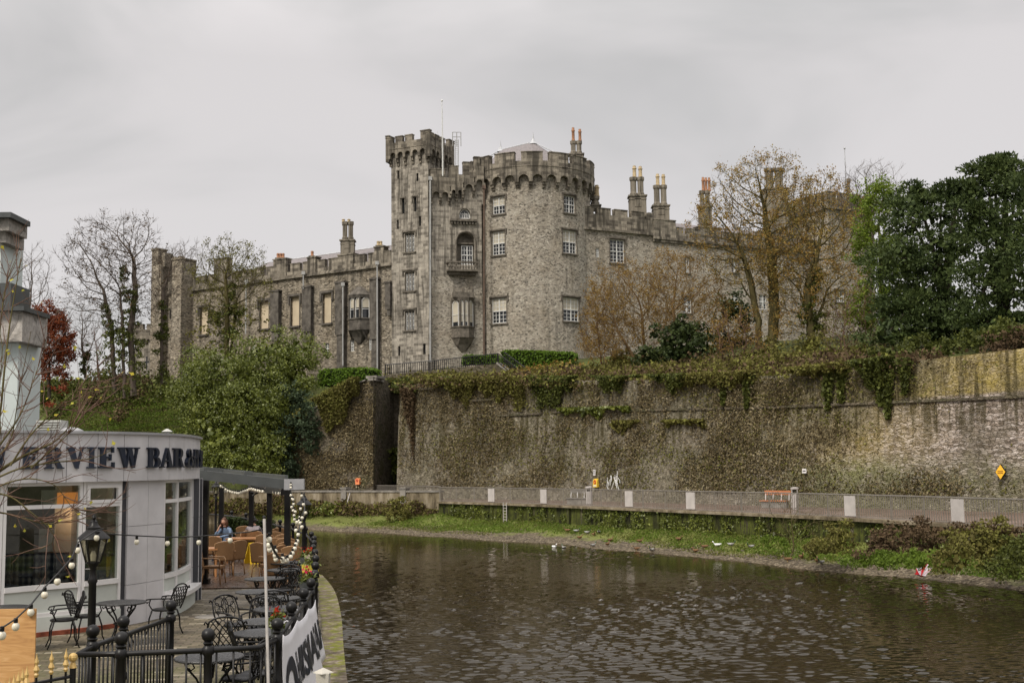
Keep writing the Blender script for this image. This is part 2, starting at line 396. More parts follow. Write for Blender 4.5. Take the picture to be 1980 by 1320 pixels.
# ------------------------------------------------------------------ castle
ca=empty('castle',(3,140,14.2),'huge grey stone castle with a round tower and square turret on the hill','castle')
ZG=14.3
# round tower
TR=6.95; RC=P(1028,600,134.0); RT=Round((RC.x,RC.y),TR)
zt=zat(1060,292,126.6); zn=zt-1.05; za=zat(1060,333,126.6); zs=za-.72; zb=zat(1060,361,126.8)
ops=[]; wins=[]
for (x0,x1,y0,y1,bl) in ((952,975,381,414,.45),(951,975,448,493,.5),(950,978,577,625,.5),(1091,1112,379,412,0),(1089,1115,446,490,.5),(1090,1120,576,621,.5)):
    u0,_=RT.at(x0,y1); u1,_=RT.at(x1,y1); xc=(x0+x1)/2; um,z1=RT.at(xc,y0); _,z0=RT.at(xc,y1)
    hw=.5*(u1-u0); u0=um-hw; u1=um+hw
    ops.append((u0,u1,z0,z1)); wins.append((u0,u1,z0,z1,bl))
m=MB(); hc=math.pi*TR
wallgrid(m,RT,-hc,hc,ZG-2,zs,ops,.22)
wallgrid(m,RT,-hc,hc,zs,zt-1.2,[],.2)
mk(m,'round_tower',M['tower'],ca)
for wv in wins: window(RT,*wv[:4],.22,ca,'sash',4,6 if wv[3]-wv[2]>2.2 else 4,wv[4])
m=MB(); n=30; p=2*hc/n
machic(m,RT,-hc,hc,n,zb,zs,za,.55,.42)
RP=Round((RC.x,RC.y),TR+.55)
hp=math.pi*(TR+.55)
mbox(m,RP,-hp,hp,za,zn,0,.62)
k=15; per=2*hp/k
for i in range(k):
    a=-hp+i*per+.55; mbox(m,RP,a,a+per*.76,zn,zt-.1,.002,.6); mbox(m,RP,a-.04,a+per*.76+.04,zt-.1,zt,-.06,.66)
    mbox(m,RP,a+per*.36,a+per*.40,zn+.1,zt-.4,-.008,.3)
mbox(m,RP,-hp,hp,zn-.62,zn-.55,-.05,.1)
mk(m,'round_tower_parapet',M['ashd'],ca)
# its slated roof
m=MB(); A=P(968,290,135.5); B=P(1031,275,133); A=Vector((A.x,A.y,A.z)); B=Vector((B.x,B.y,B.z)); rr=[]
for i in range(20):
    a=2*math.pi*i/20; rr.append(Vector((RC.x+6.2*math.cos(a),RC.y+6.2*math.sin(a),zt-1.15)))
vs=rr+[A,B]; fs=[]
for i in range(20):
    j=(i+1)%20; t=[21 if rr[q].x>(A.x+B.x)/2 else 20 for q in (i,j)]
    if t[0]==t[1]: fs.append((i,j,t[0]))
    else: fs+= [(i,j,t[1],t[0])]
m.add(vs,fs); rf=mk(m,'roof',M['slate'],ca)
m=MB(); m.tube([A,B],.09,6)
for q,h in ((A,1.1),(B,1.2)): m.lathe([(.5,-.25),(.3,0),(.13,.35),(.06,.7),(.015,h)],q,8)
m.tube([B,B+Vector((2.6,-1.5,-1.75))],.06,5); m.tube([A,A+Vector((-2.2,-1.4,-1.6))],.06,5)
mk(m,'ridge_finial',M['lead'],rf)
stack(1102,1128,345,298,272,138.5,ca,((1108,247),(1121,250)),2,False,False)
# square tower
SD=127.0; C0=P(829,500,SD); a=Vector((-.9,.436,0)); b=Vector((.436,.9,0)); s=4.75; C0=Vector((C0.x,C0.y,0))
cL=C0+a*s; cR=C0+b*s; cB=C0+a*s+b*s
WL=Wall(cL,C0); WR=Wall(C0,cR); WB=Wall(cR,cB); WX=Wall(cB,cL)
ztop=zat(838,254,SD-.5); zn_=ztop-.72; za_=zat(800,291,SD+1); zs_=za_-.42; zb_=zat(800,318,SD+1)
tri=[(783,801,451,487),(783,801,526,562),(783,801,601,638)]
slit=[(777,782,384,413),(800,805,381,409),(767,771,425,443),(810,814,418,437),(768,772,330,346),(805,809,335,350),(770,774,669,690),(818,823,664,686)]
ops=[]
def rect(W,b_):
    xc=(b_[0]+b_[1])/2; yc=(b_[2]+b_[3])/2
    return (W.at(b_[0],yc)[0],W.at(b_[1],yc)[0],W.at(xc,b_[3])[1],W.at(xc,b_[2])[1])
T3=[rect(WL,q) for q in tri]; SL=[rect(WL,q) for q in slit]
m=MB(); wallgrid(m,WL,0,s,ZG-3,zb_+.9,T3+SL,.3)
for W in (WR,WB,WX): wallgrid(m,W,0,s,ZG-3,zb_+.9)
for W in (WL,WR,WB,WX): wallgrid(m,W,0,s,zb_+.9,za_+.5)
mbox(m,WL,-.08,s+.0,ZG-2.6,ZG+.7,-.25,.0)
mk(m,'square_tower',M['ash'],ca)
for (u0,u1,z0,z1) in SL: m=MB(); mbox(m,WL,u0,u1,z0,z1,.28,.3); mk(m,'arrow_slit',M['wglass'],ca)
for (u0,u1,z0,z1) in T3:
    f=MB(); wd=(u1-u0)/3; r=wd*.36
    for i in range(3):
        c=u0+wd*(i+.5)
        arch(f,WL,c-wd/2,c+wd/2,z1-r-.05,z1,.12,.3,r=r,seg=6)
    for i in range(4):
        c=u0+wd*i; hw=.055 if 0<i<3 else .07
        mbox(f,WL,c-hw if i else c,c+hw if i<3 else c,z0,z1-r,.12,.3)
    fo=mk(f,'window',M['trim'],ca)
    f=MB()
    for i in range(3):
        a0=u0+wd*i+.09; a1=u0+wd*(i+1)-.09
        mbox(f,WL,a0,a0+.05,z0,z1-r,.2,.27); mbox(f,WL,a1-.05,a1,z0,z1-r,.2,.27)
        for q in (.25,.5,.75): mbox(f,WL,a0+.05,a1-.05,z0+(z1-z0)*q-.03,z0+(z1-z0)*q+.03,.21,.26)
    mk(f,'glazing_bars',M['white'],fo)
    f=MB(); mbox(f,WL,u0,u1,z0,z1,.28,.31); mk(f,'pane',M['wglass'],fo)
    h=MB(); mbox(h,WL,u0-.3,u1+.3,z1+.15,z1+.32,-.15,0); mbox(h,WL,u0-.3,u0-.15,z1-.35,z1+.15,-.14,0); mbox(h,WL,u1+.15,u1+.3,z1-.35,z1+.15,-.14,0); mk(h,'hood_mould',M['trim'],fo); h=MB(); mbox(h,WL,u0-.25,u1+.25,z0-.18,z0,-.15,0.1); mk(h,'sill',M['trim'],fo)
h=MB(); u0=SL[0][0]-.2; u1=SL[1][1]+.2; zz=SL[1][3]
for aa,bb,z in ((u0,SL[0][1]+.2,SL[0][3]),(SL[1][0]-.2,u1,zz)):
    mbox(h,WL,aa,bb,z+.05,z+.17,-.12,0); mbox(h,WL,aa,aa+.1,z-.6,z+.05,-.1,0); mbox(h,WL,bb-.1,bb,z-.6,z+.05,-.1,0)
mk(h,'hood_mould',M['trim'],ca)
m=MB(); ov=.45
for W in (WL,WR,WB,WX):
    machic(m,W,0,s,5,zb_,zs_,za_,ov,.3)
    for q in (-ov/2,s+ov/2): mbox(m,W,q-ov/2,q+ov/2,zb_+.5,za_,-ov+.001,-.02)
for i,(c,dv) in enumerate(((cL,-b),(C0,a),(cR,a),(cB,-a))): pass
def outer(Wv): 
    return Wall(Wv.A-Wv.t*ov-Wv.n*ov,Wv.B+Wv.t*ov-Wv.n*ov)
for W in map(outer,(WL,WR,WB,WX)):
    L=W.L; mbox(m,W,.0,L-.45,za_,zn_,.001,.45)
    mw,gw=.93,.33
    u=0.0
    for kx in range(3):
        mbox(m,W,u+(1.35 if False else 0),u+mw,zn_,ztop-.1,.003,.44); mbox(m,W,u-.04,u+mw+.04,ztop-.1,ztop,-.05,.5); u+=mw+gw
    mbox(m,W,L-1.15,L+.003,zn_,ztop+.12,.004,.446); mbox(m,W,L-1.2,L+.05,ztop+.12,ztop+.24,-.05,.5)
    mbox(m,W,.5,L-.5,zn_-.75,zn_-.68,-.05,.1)
mk(m,'square_tower_parapet',M['ashd'],ca)
m=MB(); q=C0+(a+b)*s/2
for i in range(1): m.add([Vector((x.x,x.y,zn_-.9)) for x in (cL,C0,cR,cB)],[(0,1,2,3)])
for (px,D_) in ((822,131),(846,131)):
    t=P(px,249 if px<830 else 254,D_); m.lathe([(.12,-.9),(.08,-.5),(.1,-.4),(.03,-.3),(.02,0)],t,6)
mk(m,'turret_roof',M['lead'],ca)
# railing cage on the turret and flagpole
m=MB(); p0=P(875,268,132)
for px in (875,883,891):
    for D_ in (130,132.4): q=P(px,256,D_); m.tube([Vector((q.x,q.y,q.z-1.6)),q],.045,4)
for z_ in (0,-.55):
    c=[P(x,256,d) for x,d in ((875,130),(891,130),(891,132.4),(875,132.4))]; m.tube([v+Vector((0,0,z_)) for v in c],.04,4,closed=True)
for px in (880,886): m.tube([P(px,270,126.4),P(px,322,126.4)],.04,4)
for y in range(272,322,4): m.tube([P(880,y,126.4),P(886,y,126.4)],.03,4)
mk(m,'roof_ladder_cage',M['pipe'],ca)
m=MB(); q=P(856,340,126); t=P(855,195,126); t.x=q.x-.02; t.y=126
m.tube([q,(q+t)/2,t],[.07,.055,.035],8); m.ball(t,.12,8); mk(m,'flagpole',M['white'],ca)
m=MB(); m.tube([q,q+Vector((0,0,2.2))],.06,8); m.tube([q+Vector((.12,0,.5)),t+Vector((.05,0,-1))],.015,3); mk(m,'flagpole_base',M['white'],ca)
# link wall between the towers
L0=P(831.5,500,127.5); L1=P(932,500,128.7); WK=Wall((L0.x,L0.y),(L1.x,L1.y)); KL=WK.L
zt2=zat(925,304,128.6); zn2=zt2-1.0; za2=zat(925,345,129)-.2; zs2=za2-.55; zb2=zat(850,392,127.6)-.5
aw=rect(WK,(884,918,450,512)); ll=rect(WK,(888,910,403,423))
m=MB(); wallgrid(m,WK,0,KL,ZG-3,zat(880,545,131.5),[(rect(WK,(874,910,592,635)))],.3); z_mid=zat(880,545,131.5)
mk(m,'link_wall_base',M['tower'],ca)
m=MB(); wallgrid(m,WK,0,KL,z_mid,zb2+.5,[(aw[0],aw[1],aw[2],aw[3]),ll],.7); 
LSEG=[(831.5,867,328),(868,893,322),(894,914,315),(915,933,305)]
for (x0,x1,y) in LSEG:
    a_=max(0,WK.at(x0,y)[0]); b_=WK.at(x1+1.,y)[0]; zq=WK.at((x0+x1)/2,y)[1]
    if zb2+.5<zq-2.0: wallgrid(m,WK,a_,b_,zb2+.5,zq-2.0)
arch(m,WK,aw[0],aw[1],aw[3]-(aw[1]-aw[0])/2,aw[3],.0,.65); arch(m,WK,ll[0],ll[1],ll[3]-(ll[1]-ll[0])*.5,ll[3],.0,.4)
# pier beside the turret and pier beside the round tower
Q1=RT(-6.3,0); WQ=Wall((L1.x,L1.y),(Q1.x,Q1.y)); wallgrid(m,WQ,0,WQ.L+.3,z_mid,za2+.2)
mk(m,'link_wall',M['ash'],ca)
m=MB(); wallgrid(m,WQ,0,WQ.L+.3,ZG-3,z_mid); mk(m,'link_pier',M['tower'],ca)
m=MB(); ov=.5
for (x0,x1,y),n_ in zip(LSEG,(2,2,1,1)):
    a_=max(-.1,WK.at(x0,y)[0]); b_=WK.at(x1+1.,y)[0]; zq=WK.at((x0+x1)/2,y)[1]; ar=zq-2.35
    machic(m,WK,a_+.1,b_-.02,n_,ar-1.5,ar-.6,ar,ov,.3); mbox(m,WK,a_,b_,ar,zq-1.0,-ov,.1); mbox(m,WK,a_,b_-.5,zq-1.0,zq-.1,-ov+.002,.098); mbox(m,WK,a_-.04,b_-.46,zq-.1,zq,-ov-.05,.15)
crenel(m,WQ,-.2,WQ.L+.4,za2+.003,zn2+.002,zt2+.01,-.45,.15,1.3,.5)
mk(m,'link_parapet',M['ashd'],ca)
window(WK,aw[0]+.55,aw[1]-.15,aw[2]+.1,aw[3]-1.35,.6,ca,'sash',4,4,0,False,'balcony_window')
m=MB(); mbox(m,WK,aw[0],aw[1],aw[2],aw[3],.65,.72); mbox(m,WK,aw[0]+.1,aw[1]-.05,aw[3]-1.2,aw[3]-1.05,.35,.66); mk(m,'niche_back',M['trim'],ca)
m=MB()
rr_=(aw[1]-aw[0])/2
arcp=[WK((aw[0]+aw[1])/2-(rr_+.12)*math.cos(math.pi*i/10),aw[3]-rr_+(rr_+.12)*math.sin(math.pi*i/10),-.05) for i in range(11)]; m.tube([WK(aw[0]-.12,aw[2],-.05)]+arcp+[WK(aw[1]+.12,aw[2],-.05)],.1,5)
mk(m,'arch_moulding',M['trim'],ca)
f=MB(); 
cu=(ll[0]+ll[1])/2; r_=(ll[1]-ll[0])/2
f.tube([WK(cu-r_*.95*math.cos(math.pi*i/8),ll[2]+.1+(ll[3]-ll[2]-.15)*math.sin(math.pi*i/8),.35) for i in range(9)],.07,4)
mbox(f,WK,ll[0]+.1,ll[1]-.1,ll[2]+.04,ll[2]+.14,.3,.4)
for k in (-.5,-.25,0,.25,.5): mbox(f,WK,cu+k*r_*1.2-.03,cu+k*r_*1.2+.03,ll[2]+.1,ll[3]-.35-abs(k)*.5,.32,.38)
mbox(f,WK,ll[0]+.3,ll[1]-.3,(ll[2]+ll[3])/2-.04,(ll[2]+ll[3])/2+.04,.32,.38)
fo=mk(f,'lunette_window',M['white'],ca); f=MB(); mbox(f,WK,ll[0],ll[1],ll[2],ll[3],.4,.45); mk(f,'pane',M['wglass'],fo)
# bracketed string course and balcony with balusters
m=MB(); g0=WK.at(870,433)[0]; g1=WK.at(921,428)[0]; z=WK.at(895,427)[1]
mbox(m,WK,g0,g1,z-.1,z+.15,-.4,.02)
nb=8
for i in range(nb+1): u=g0+.1+(g1-g0-.3)*i/nb; mbox(m,WK,u,u+.16,z-.42,z-.1,-.3,.02)
mk(m,'bracketed_cornice',M['trim'],ca)
m=MB(); g0=WK.at(863,520)[0]; g1=WK.at(922,512)[0]; z=WK.at(893,527)[1]
mbox(m,WK,g0,g1,z,z+.2,-1.1,.02); mbox(m,WK,g0+.2,g1-.2,z-.35,z,-.6,.02); mbox(m,WK,g0,g1,z+.92,z+1.07,-1.12,-.88)
mbox(m,WK,g0,g0+.2,z+.92,z+1.07,-.88,0)
bal=mk(m,'balcony',M['trim'],ca)
for i in range(11):
    u=g0+.15+(g1-g0-.3)*i/10; m=MB(); p_=WK(u,z+.2,-1.0); m.lathe([(.1,0),(.07,.1),(.12,.28),(.05,.55),(.1,.72)],p_,8); mk(m,'baluster',M['trim'],bal)
# lower oriel on the link wall
def oriel(W,u0,u1,zb_,z0,z1,zr,lights,parent,roof=True):
    m=MB(); w_=u1-u0; pr=.95; ch=.75
    def ring(z,k=0): return [W(u0-k,z,0),W(u0+ch-k*.4,z,-pr-k),W(u1-ch+k*.4,z,-pr-k),W(u1+k,z,0)]
    def loft(a,b):
        m.add(a+b,[(0,1,5,4),(1,2,6,5),(2,3,7,6),(3,2,1,0),(4,5,6,7)])
    loft(ring(zb_),ring(z0)); loft(ring(z0,.1),ring(z0+.15,.1)); loft(ring(zb_-.15,.08),ring(zb_,.08))
    cu_=(u0+u1)/2
    r0=[W(cu_-.3,zb_-1.6,0),W(cu_-.2,zb_-1.6,-.15),W(cu_+.2,zb_-1.6,-.15),W(cu_+.3,zb_-1.6,0)]
    mid=[W(cu_-.9,zb_-.9,0),W(cu_-.6,zb_-.9,-.45),W(cu_+.6,zb_-.9,-.45),W(cu_+.9,zb_-.9,0)]
    loft(r0,mid); loft(mid,ring(zb_-.15))
    loft(ring(z1-.02,.02),ring(z1+.3,.1))
    # mullions
    R=ring(z0)
    for i in range(4):
        q=R[i]; m.tube([q,Vector((q.x,q.y,z1))],.13,5)
    q=(R[1]+R[2])/2; m.tube([q,Vector((q.x,q.y,z1))],.09,5)
    if roof:
        top=ring(zr); cc=[W(cu_-.35,zr,0.0),W(cu_-.3,zr,-.1),W(cu_+.3,zr,-.1),W(cu_+.35,zr,0.0)]; loft(ring(z1+.3,.12),cc)
    o=mk(m,'oriel_bay',M['darkst' if roof else 'trim'],parent)
    for i,(qa,qb) in enumerate(((R[0],R[1]),(R[1],(R[1]+R[2])/2),((R[1]+R[2])/2,R[2]),(R[2],R[3]))):
        e=(qb-qa); inn=W.n*.12
        for (nm,mat,k0,k1,zz0,zz1) in (('blind',M['blind'],.16,.84,z0+.6 if not roof else z0+1.3,z1-.35),('pane',M['wglass'],.14,.86,z0,z0+.6 if not roof else z0+1.3)):
            f=MB(); A_=qa+e*k0+inn; B_=qa+e*k1+inn
            f.add([Vector((A_.x,A_.y,zz0)),Vector((B_.x,B_.y,zz0)),Vector((B_.x,B_.y,zz1)),Vector((A_.x,A_.y,zz1))],[(0,1,2,3)])
            if nm=='blind':
                c_=(A_+B_)/2; rr=(B_-A_).length/2; t_=(B_-A_).normalized()
                f.add([Vector(((c_-t_*rr*math.cos(math.pi*j/6)).x,(c_-t_*rr*math.cos(math.pi*j/6)).y,zz1+.45*math.sin(math.pi*j/6))) for j in range(7)],[tuple(range(7))[::-1]])
            mk(f,nm,mat,o)
        f=MB(); A_=qa+e*.16+inn*.6; B_=qa+e*.84+inn*.6
        f.tube([Vector((A_.x,A_.y,z0)),Vector((A_.x,A_.y,z1-.35)),Vector((((A_+B_)/2).x,((A_+B_)/2).y,z1+.05)),Vector((B_.x,B_.y,z1-.35)),Vector((B_.x,B_.y,z0))],.05,4)
        zz=(z0+z1)/2-.1; f.tube([Vector((A_.x,A_.y,zz)),Vector((B_.x,B_.y,zz))],.04,4); mk(f,'window_frame',M['white'],o)
    return o
o0=WK.at(873,600)[0]; o1=WK.at(916,600)[0]
oriel(WK,o0,o1,WK.at(895,651)[1],WK.at(895,634)[1],WK.at(895,582)[1],WK.at(895,570)[1],2,ca,False)
m=MB(); mbox(m,WK,o0+.1,o1-.1,WK.at(895,582)[1]+.3,WK.at(895,570)[1]+.2,-.9,.0)
for k in (0,.5,1): u=o0+.1+(o1-o0-.4)*k; mbox(m,WK,u,u+.2,WK.at(895,570)[1]+.2,WK.at(895,566)[1]+.35,-.9,-.6)
mk(m,'oriel_battlement',M['trim'],ca)
def pipe(pts,r=.09,mat='pipe'):
    m=MB(); m.tube(pts,r,6); m.box(pts[0],(.4,.3,.4)); return mk(m,'drainpipe',M[mat],ca)
pipe([P(936,362,127.6),P(936,700,127.6)],.11,'brown'); pipe([P(832,345,126.9),P(832,700,126.9)],.1)
# left wing
A=P(300,600,149.6); B=P(757,600,129.4); WG=Wall((A.x,A.y),(B.x,B.y)); GL=WG.L
def c6(x,y): return 280+x/3.666,420+y/3.666
def r6(x0,x1,y0,y1):
    a_=c6(x0,y0); b_=c6(x1,y1); return rect(WG,(a_[0],b_[0],a_[1],b_[1]))
zc=WG.at(*c6(1300,403))[1]; zpt=WG.at(*c6(1330,290))[1]; zpn=zpt-.95
bl=[r6(190,245,665,855),r6(392,447,645,830),r6(815,878,600,790),r6(1035,1095,568,770),r6(1262,1322,545,750)]
sm=[r6(1275,1305,892,970),r6(1455,1485,867,950),r6(1585,1610,857,940),r6(190,240,978,1070)]
m=MB(); wallgrid(m,WG,0,GL+.3,ZG-2,zc,bl+sm,.35); mk(m,'left_wing_wall',M['wing'],ca)
for q in bl:
    h=MB(); mbox(h,WG,q[0],q[1],q[2],q[3],.3,.33)
    fo=mk(h,'blind_window',M['board'],ca)
    h=MB(); mbox(h,WG,q[0]-.35,q[1]+.35,q[3]+.15,q[3]+.4,-.2,0); mbox(h,WG,q[0]-.35,q[0]-.12,q[3]-.8,q[3]+.15,-.18,0); mbox(h,WG,q[1]+.12,q[1]+.35,q[3]-.8,q[3]+.15,-.18,0); 
    e_=MB(); mbox(e_,WG,q[0]-.2,q[1]+.2,q[2]-.2,q[2],-.2,.1); mk(e_,'sill',M['darkst'],fo)
    mbox(h,WG,q[0]-.11,q[0],q[2],q[3]+.14,-.03,.12); mbox(h,WG,q[1],q[1]+.11,q[2],q[3]+.14,-.03,.12)
    mk(h,'hood_mould',M['darkst'],fo)
for q in sm: window(WG,*q,.25,ca,'sash',2,4,0,False)
m=MB(); zc0=zc
mbox(m,WG,-.3,GL+.3,zc,zc+.28,-.3,.4); mbox(m,WG,-.2,GL+.3,zc+.28,zc+.42,-.18,.4)
crenel(m,WG,-.2,GL+.2,zc+.42,zpn,zpt,-.1,.4,1.45,.5,True)
for (x0,x1,y) in ((920,1010,303),(1160,1218,290),(1378,1484,270),(1635,1700,215),(500,592,298)):
    a0=WG.at(*c6(x0,y))[0]; a1=WG.at(*c6(x1,y))[0]; zz=WG.at(*c6((x0+x1)/2,y))[1]
    mbox(m,WG,a0,a1,zpn-.6,zz,-.22,.7); mbox(m,WG,a0-.08,a1+.08,zz,zz+.16,-.3,.78)
mk(m,'left_wing_parapet',M['ashd'],ca)
for (x0,x1,y0,y1) in ((920,966,540,880),(1145,1195,510,890),(1380,1432,480,1055),(1625,1667,455,1120),(1735,1756,480,700)):
    m=MB(); r=r6(x0,x1,y0,y1); mbox(m,WG,r[0],r[1],ZG-1.5 if y1>1000 else r[2],r[3],-.5,0.0)
    up=r[3]-(r[3]-r[2])*(.62 if y1>1000 else .8); mbox(m,WG,r[0]-.15,r[1]+.12,up,r[3]+.15,-.62,-.5)
    mbox(m,WG,r[0]-.2,r[1]+.16,r[3]+.15,r[3]+.35,-.7,.0); mk(m,'buttress',M['darkst'],ca)
m=MB()
# tall projecting piers of the end of the wing
for (x0,x1,yt,pr) in ((272,327,318,1.9),):
    r=r6(x0,x1,yt,1000); mbox(m,WG,r[0],r[1]+.3,ZG-2,r[3],-pr,.5); mbox(m,WG,r[0]-.12,r[1]+.42,r[3],r[3]+.2,-pr-.12,.5)
    for q_ in (0,1): mbox(m,WG,r[0]+q_*(r[1]-r[0])*.7+.0,r[0]+.5+q_*(r[1]-r[0])*.7,r[3]+.2,r[3]+.45,-pr,-pr+.6)
r=r6(95,165,345,1000); mbox(m,WG,r[0],r[1],ZG-2,r[3],-1.2,1.5); mbox(m,WG,r[0],r[0]+1.2,r[3],r[3]+1.9,-1.2,.2); mbox(m,WG,r[0]+1.5,r[1]+.2,r[3]-.3,r[3]+1.5,-.9,.5); mbox(m,WG,r[0]-.1,r[0]+1.3,r[3]+1.9,r[3]+2.1,-1.3,.3)
mk(m,'end_pier',M['wing'],ca)
m=MB(); W2=Wall(WG(0,0,0)+WG.n*30,WG(0,0,0)); wallgrid(m,W2,0,30,ZG-2,zpt-1); mk(m,'end_wall',M['wing'],ca)
a_=WG.at(*c6(1450,640))[0]; b_=WG.at(*c6(1600,640))[0]; zz=lambda y: WG.at(*c6(1525,y))[1]
oriel(WG,a_,b_,zz(795),zz(728),zz(575),zz(490),3,ca,True)
m=MB()
for k_ in (.15,.85):
    u=a_+(b_-a_)*k_; m.tube([WG(u,zz(870),0),WG(u+(.5-k_)*.5,zz(800),-.8)],.12,4)
mk(m,'bracket',M['darkst'],ca)
for x,y0,y1 in ((745,460,830),(1150,400,512),(1430,480,1055),(1672,330,1125)):
    p_=WG.at(*c6(x,y0)); p1=WG.at(*c6(x,y1)); pipe([WG(p_[0],p_[1],-.62),WG(p_[0],p1[1],-.62)],.09)
# its slate roof, just seen above the battlements
m=MB(); zr=WG.at(*c6(1500,232))[1]
e=WG.n*5
u0=WG.at(*c6(560,400))[0]
zr=zat(740,472,135.5)
m.add([WG(u0,zpn-.2,.8),WG(GL,zpn-.2,.8),WG(GL,zr,5.5),WG(u0+2,zr,5.5),WG(GL,zpn-.5,11),WG(u0,zpn-.5,11)],[(0,1,2,3),(3,2,4,5),(5,0,3)])
rf=mk(m,'roof',M['slate'],ca); m=MB(); m.tube([WG(u0+2,zr,5.5),WG(GL,zr,5.5)],.1,5); mk(m,'ridge',M['lead'],rf)
def Dof(W,px):
    u=W.at(px,600)[0]; return W(u,0,0).y
px0,_=c6(1385,0); px1,_=c6(1480,0)
stack(px0,px1,c6(0,275)[1],c6(0,165)[1],c6(0,32)[1],Dof(WG,670)+.6,ca,((c6(1408,0)[0],c6(0,14)[1]),(c6(1447,0)[0],c6(0,14)[1])),2,True)
for (xa,xb,yb_,yt_,bu) in ((935,990,303,256,False),(1172,1202,290,240,False),(1645,1682,215,170,True)):
    m_=c6((xa+xb)/2,yb_); D_=Dof(WG,m_[0])+.4
    b2_=MB(); p_=P(*c6((xa+xb)/2,yb_),D_); b2_.box((p_.x,D_,p_.z-.2),((xb-xa)/3.666/2280*D_+.3,.6,.9)); o=mk(b2_,'chimney',M['ashd'],ca)
    n_=2 if xb-xa>30 else 1
    for k_ in range(n_+1 if xb-xa>50 else n_):
        x_=xa+(xb-xa)*((k_+.5)/(n_+(1 if xb-xa>50 else 0))); t_=P(*c6(x_,yt_),D_); z0=p_.z+.25; pot((t_.x,D_,z0),.2,t_.z-z0,o,bu)
# right wing
A=P(1140,600,131.0); B=P(1665,600,150.0); WH=Wall((A.x,A.y),(B.x,B.y)); HL=WH.L
def c7(x,y): return 1120+x/2.87,260+y/2.87
def r7(x0,x1,y0,y1):
    a_=c7(x0,y0); b_=c7(x1,y1); return rect(WH,(a_[0],b_[0],a_[1],b_[1]))
uS=WH.at(*c7(403,500))[0]; zc1=WH.at(*c7(250,548))[1]; zc2=WH.at(*c7(600,598))[1]
W1=[r7(172,250,585,712),r7(92,112,630,682)]
W2_=[r7(590,612,685,768),r7(850,880,700,765),r7(578,622,905,990),r7(1425,1475,865,930),r7(1167,1182,690,780),r7(850,885,890,970),r7(1000,1040,890,970)]
m=MB(); wallgrid(m,WH,-1,uS,ZG-2,zc1,W1,.25); mk(m,'right_wing_wall',M['tower'],ca)
m=MB(); wallgrid(m,WH,uS,HL,ZG-2,zc2,W2_,.25); mk(m,'right_wing_wall',M['tower'],ca)
window(WH,*W1[0],.2,ca,'sash',4,6,0,True); window(WH,*W1[1],.2,ca,'sash',2,4,0,False)
for i,q in enumerate(W2_): window(WH,*q,.2,ca,'sash',3,5,0,i<4)
m=MB(); mbox(m,WH,-1,uS,zc1,zc1+.3,-.3,.4); mbox(m,WH,uS+.01,HL,zc2,zc2+.3,-.35,.4); mbox(m,WH,uS+.01,HL,zc2-.3,zc2,-.2,0)
zt_=WH.at(*c7(200,415))[1]; crenel(m,WH,-1,uS,zc1+.3,WH.at(*c7(200,452))[1],zt_,-.1,.5,1.75,.55)
r=r7(375,402,438,520); mbox(m,WH,r[0],r[1],zc1+.3,r[3],-.16,.56)
zt3=WH.at(*c7(600,520))[1]; crenel(m,WH,uS+.01,HL,zc2+.3,zt3-.75,zt3,-.1,.5,1.9,.6)
for (x0,x1,y) in ((408,530,478),(660,780,520),(1000,1150,545)):
    r=r7(x0,x1,y,y+60); mbox(m,WH,r[0],r[1],zc2+.3,r[3],-.2,.9); mbox(m,WH,r[0]-.06,r[1]+.06,r[3],r[3]+.12,-.26,.96)
mk(m,'right_wing_parapet',M['ashd'],ca)
m=MB(); zr=zt3+.3; m.add([WH(uS,zt3-1,.8),WH(HL,zt3-1,.8),WH(HL,zr+1.4,5),WH(uS+3,zr+1.4,5),WH(HL,zt3-1,10),WH(uS,zt3-1,10)],[(0,1,2,3),(3,2,4,5),(5,0,3)]); mk(m,'roof',M['slate'],ca)
def st7(x0,x1,yb_,ys_,yt_,pots,buff=True,cols=2,dd=.9):
    a_=c7(x0,ys_); b_=c7(x1,ys_); D_=Dof(WH,(a_[0]+b_[0])/2)+dd
    stack(a_[0],b_[0],c7(0,yb_)[1],a_[1],c7(0,yt_)[1],D_,ca,[c7(*q) for q in pots],cols,buff)
st7(280,373,450,340,235,((305,175),(338,178)))
st7(412,501,490,395,280,((434,220),(466,222)))
st7(668,738,530,400,312,((686,238),(702,240),(720,240)),False)
st7(62,118,420,395,345,((74,310),(97,282)),True,1,3)
st7(1482,1517,390,352,250,(),False,1,4)
st7(1035,1160,560,300,182,(),False,2,3)
# far end tower of the right wing and its thin aerial
q=WH(HL-6.0,0,4); m=MB(); Wf=[WH(HL-7,0,-2.2),WH(HL+.4,0,-2.2),WH(HL+.4,0,8),WH(HL-7,0,8)]
zf=WH.at(*c7(1500,360))[1]
for i in range(4):
    Wq=Wall(Wf[i],Wf[(i+1)%4]); wallgrid(m,Wq,0,Wq.L,ZG-2,zf-2.2,[rect(Wq,(c7(1425,0)[0],c7(1470,0)[0],c7(0,868)[1],c7(0,930)[1]))] if i==0 else [],.25)
    if i==0: Wft=Wq
mk(m,'far_tower',M['tower'],ca)
m=MB()
for i in range(4):
    Wq=Wall(Wf[i],Wf[(i+1)%4]); mbox(m,Wq,-.35+.001*i,Wq.L+.35,zf-2.2,zf-1.9,-.35,.1); crenel(m,Wq,-.2,Wq.L+.2,zf-1.9,zf-.8,zf,-.2+.001*i,.3,1.5,.6)
mk(m,'far_tower_parapet',M['ashd'],ca)
window(Wft,*rect(Wft,(c7(1425,0)[0],c7(1470,0)[0],c7(0,868)[1],c7(0,930)[1])),.2,ca,'sash',4,5,0,True)
m=MB(); t=P(1633,287,151); m.tube([Vector((t.x,t.y,zf-2)),t],[.08,.04],6); m.ball(t,.15,6); mk(m,'flagpole',M['lead'],ca)
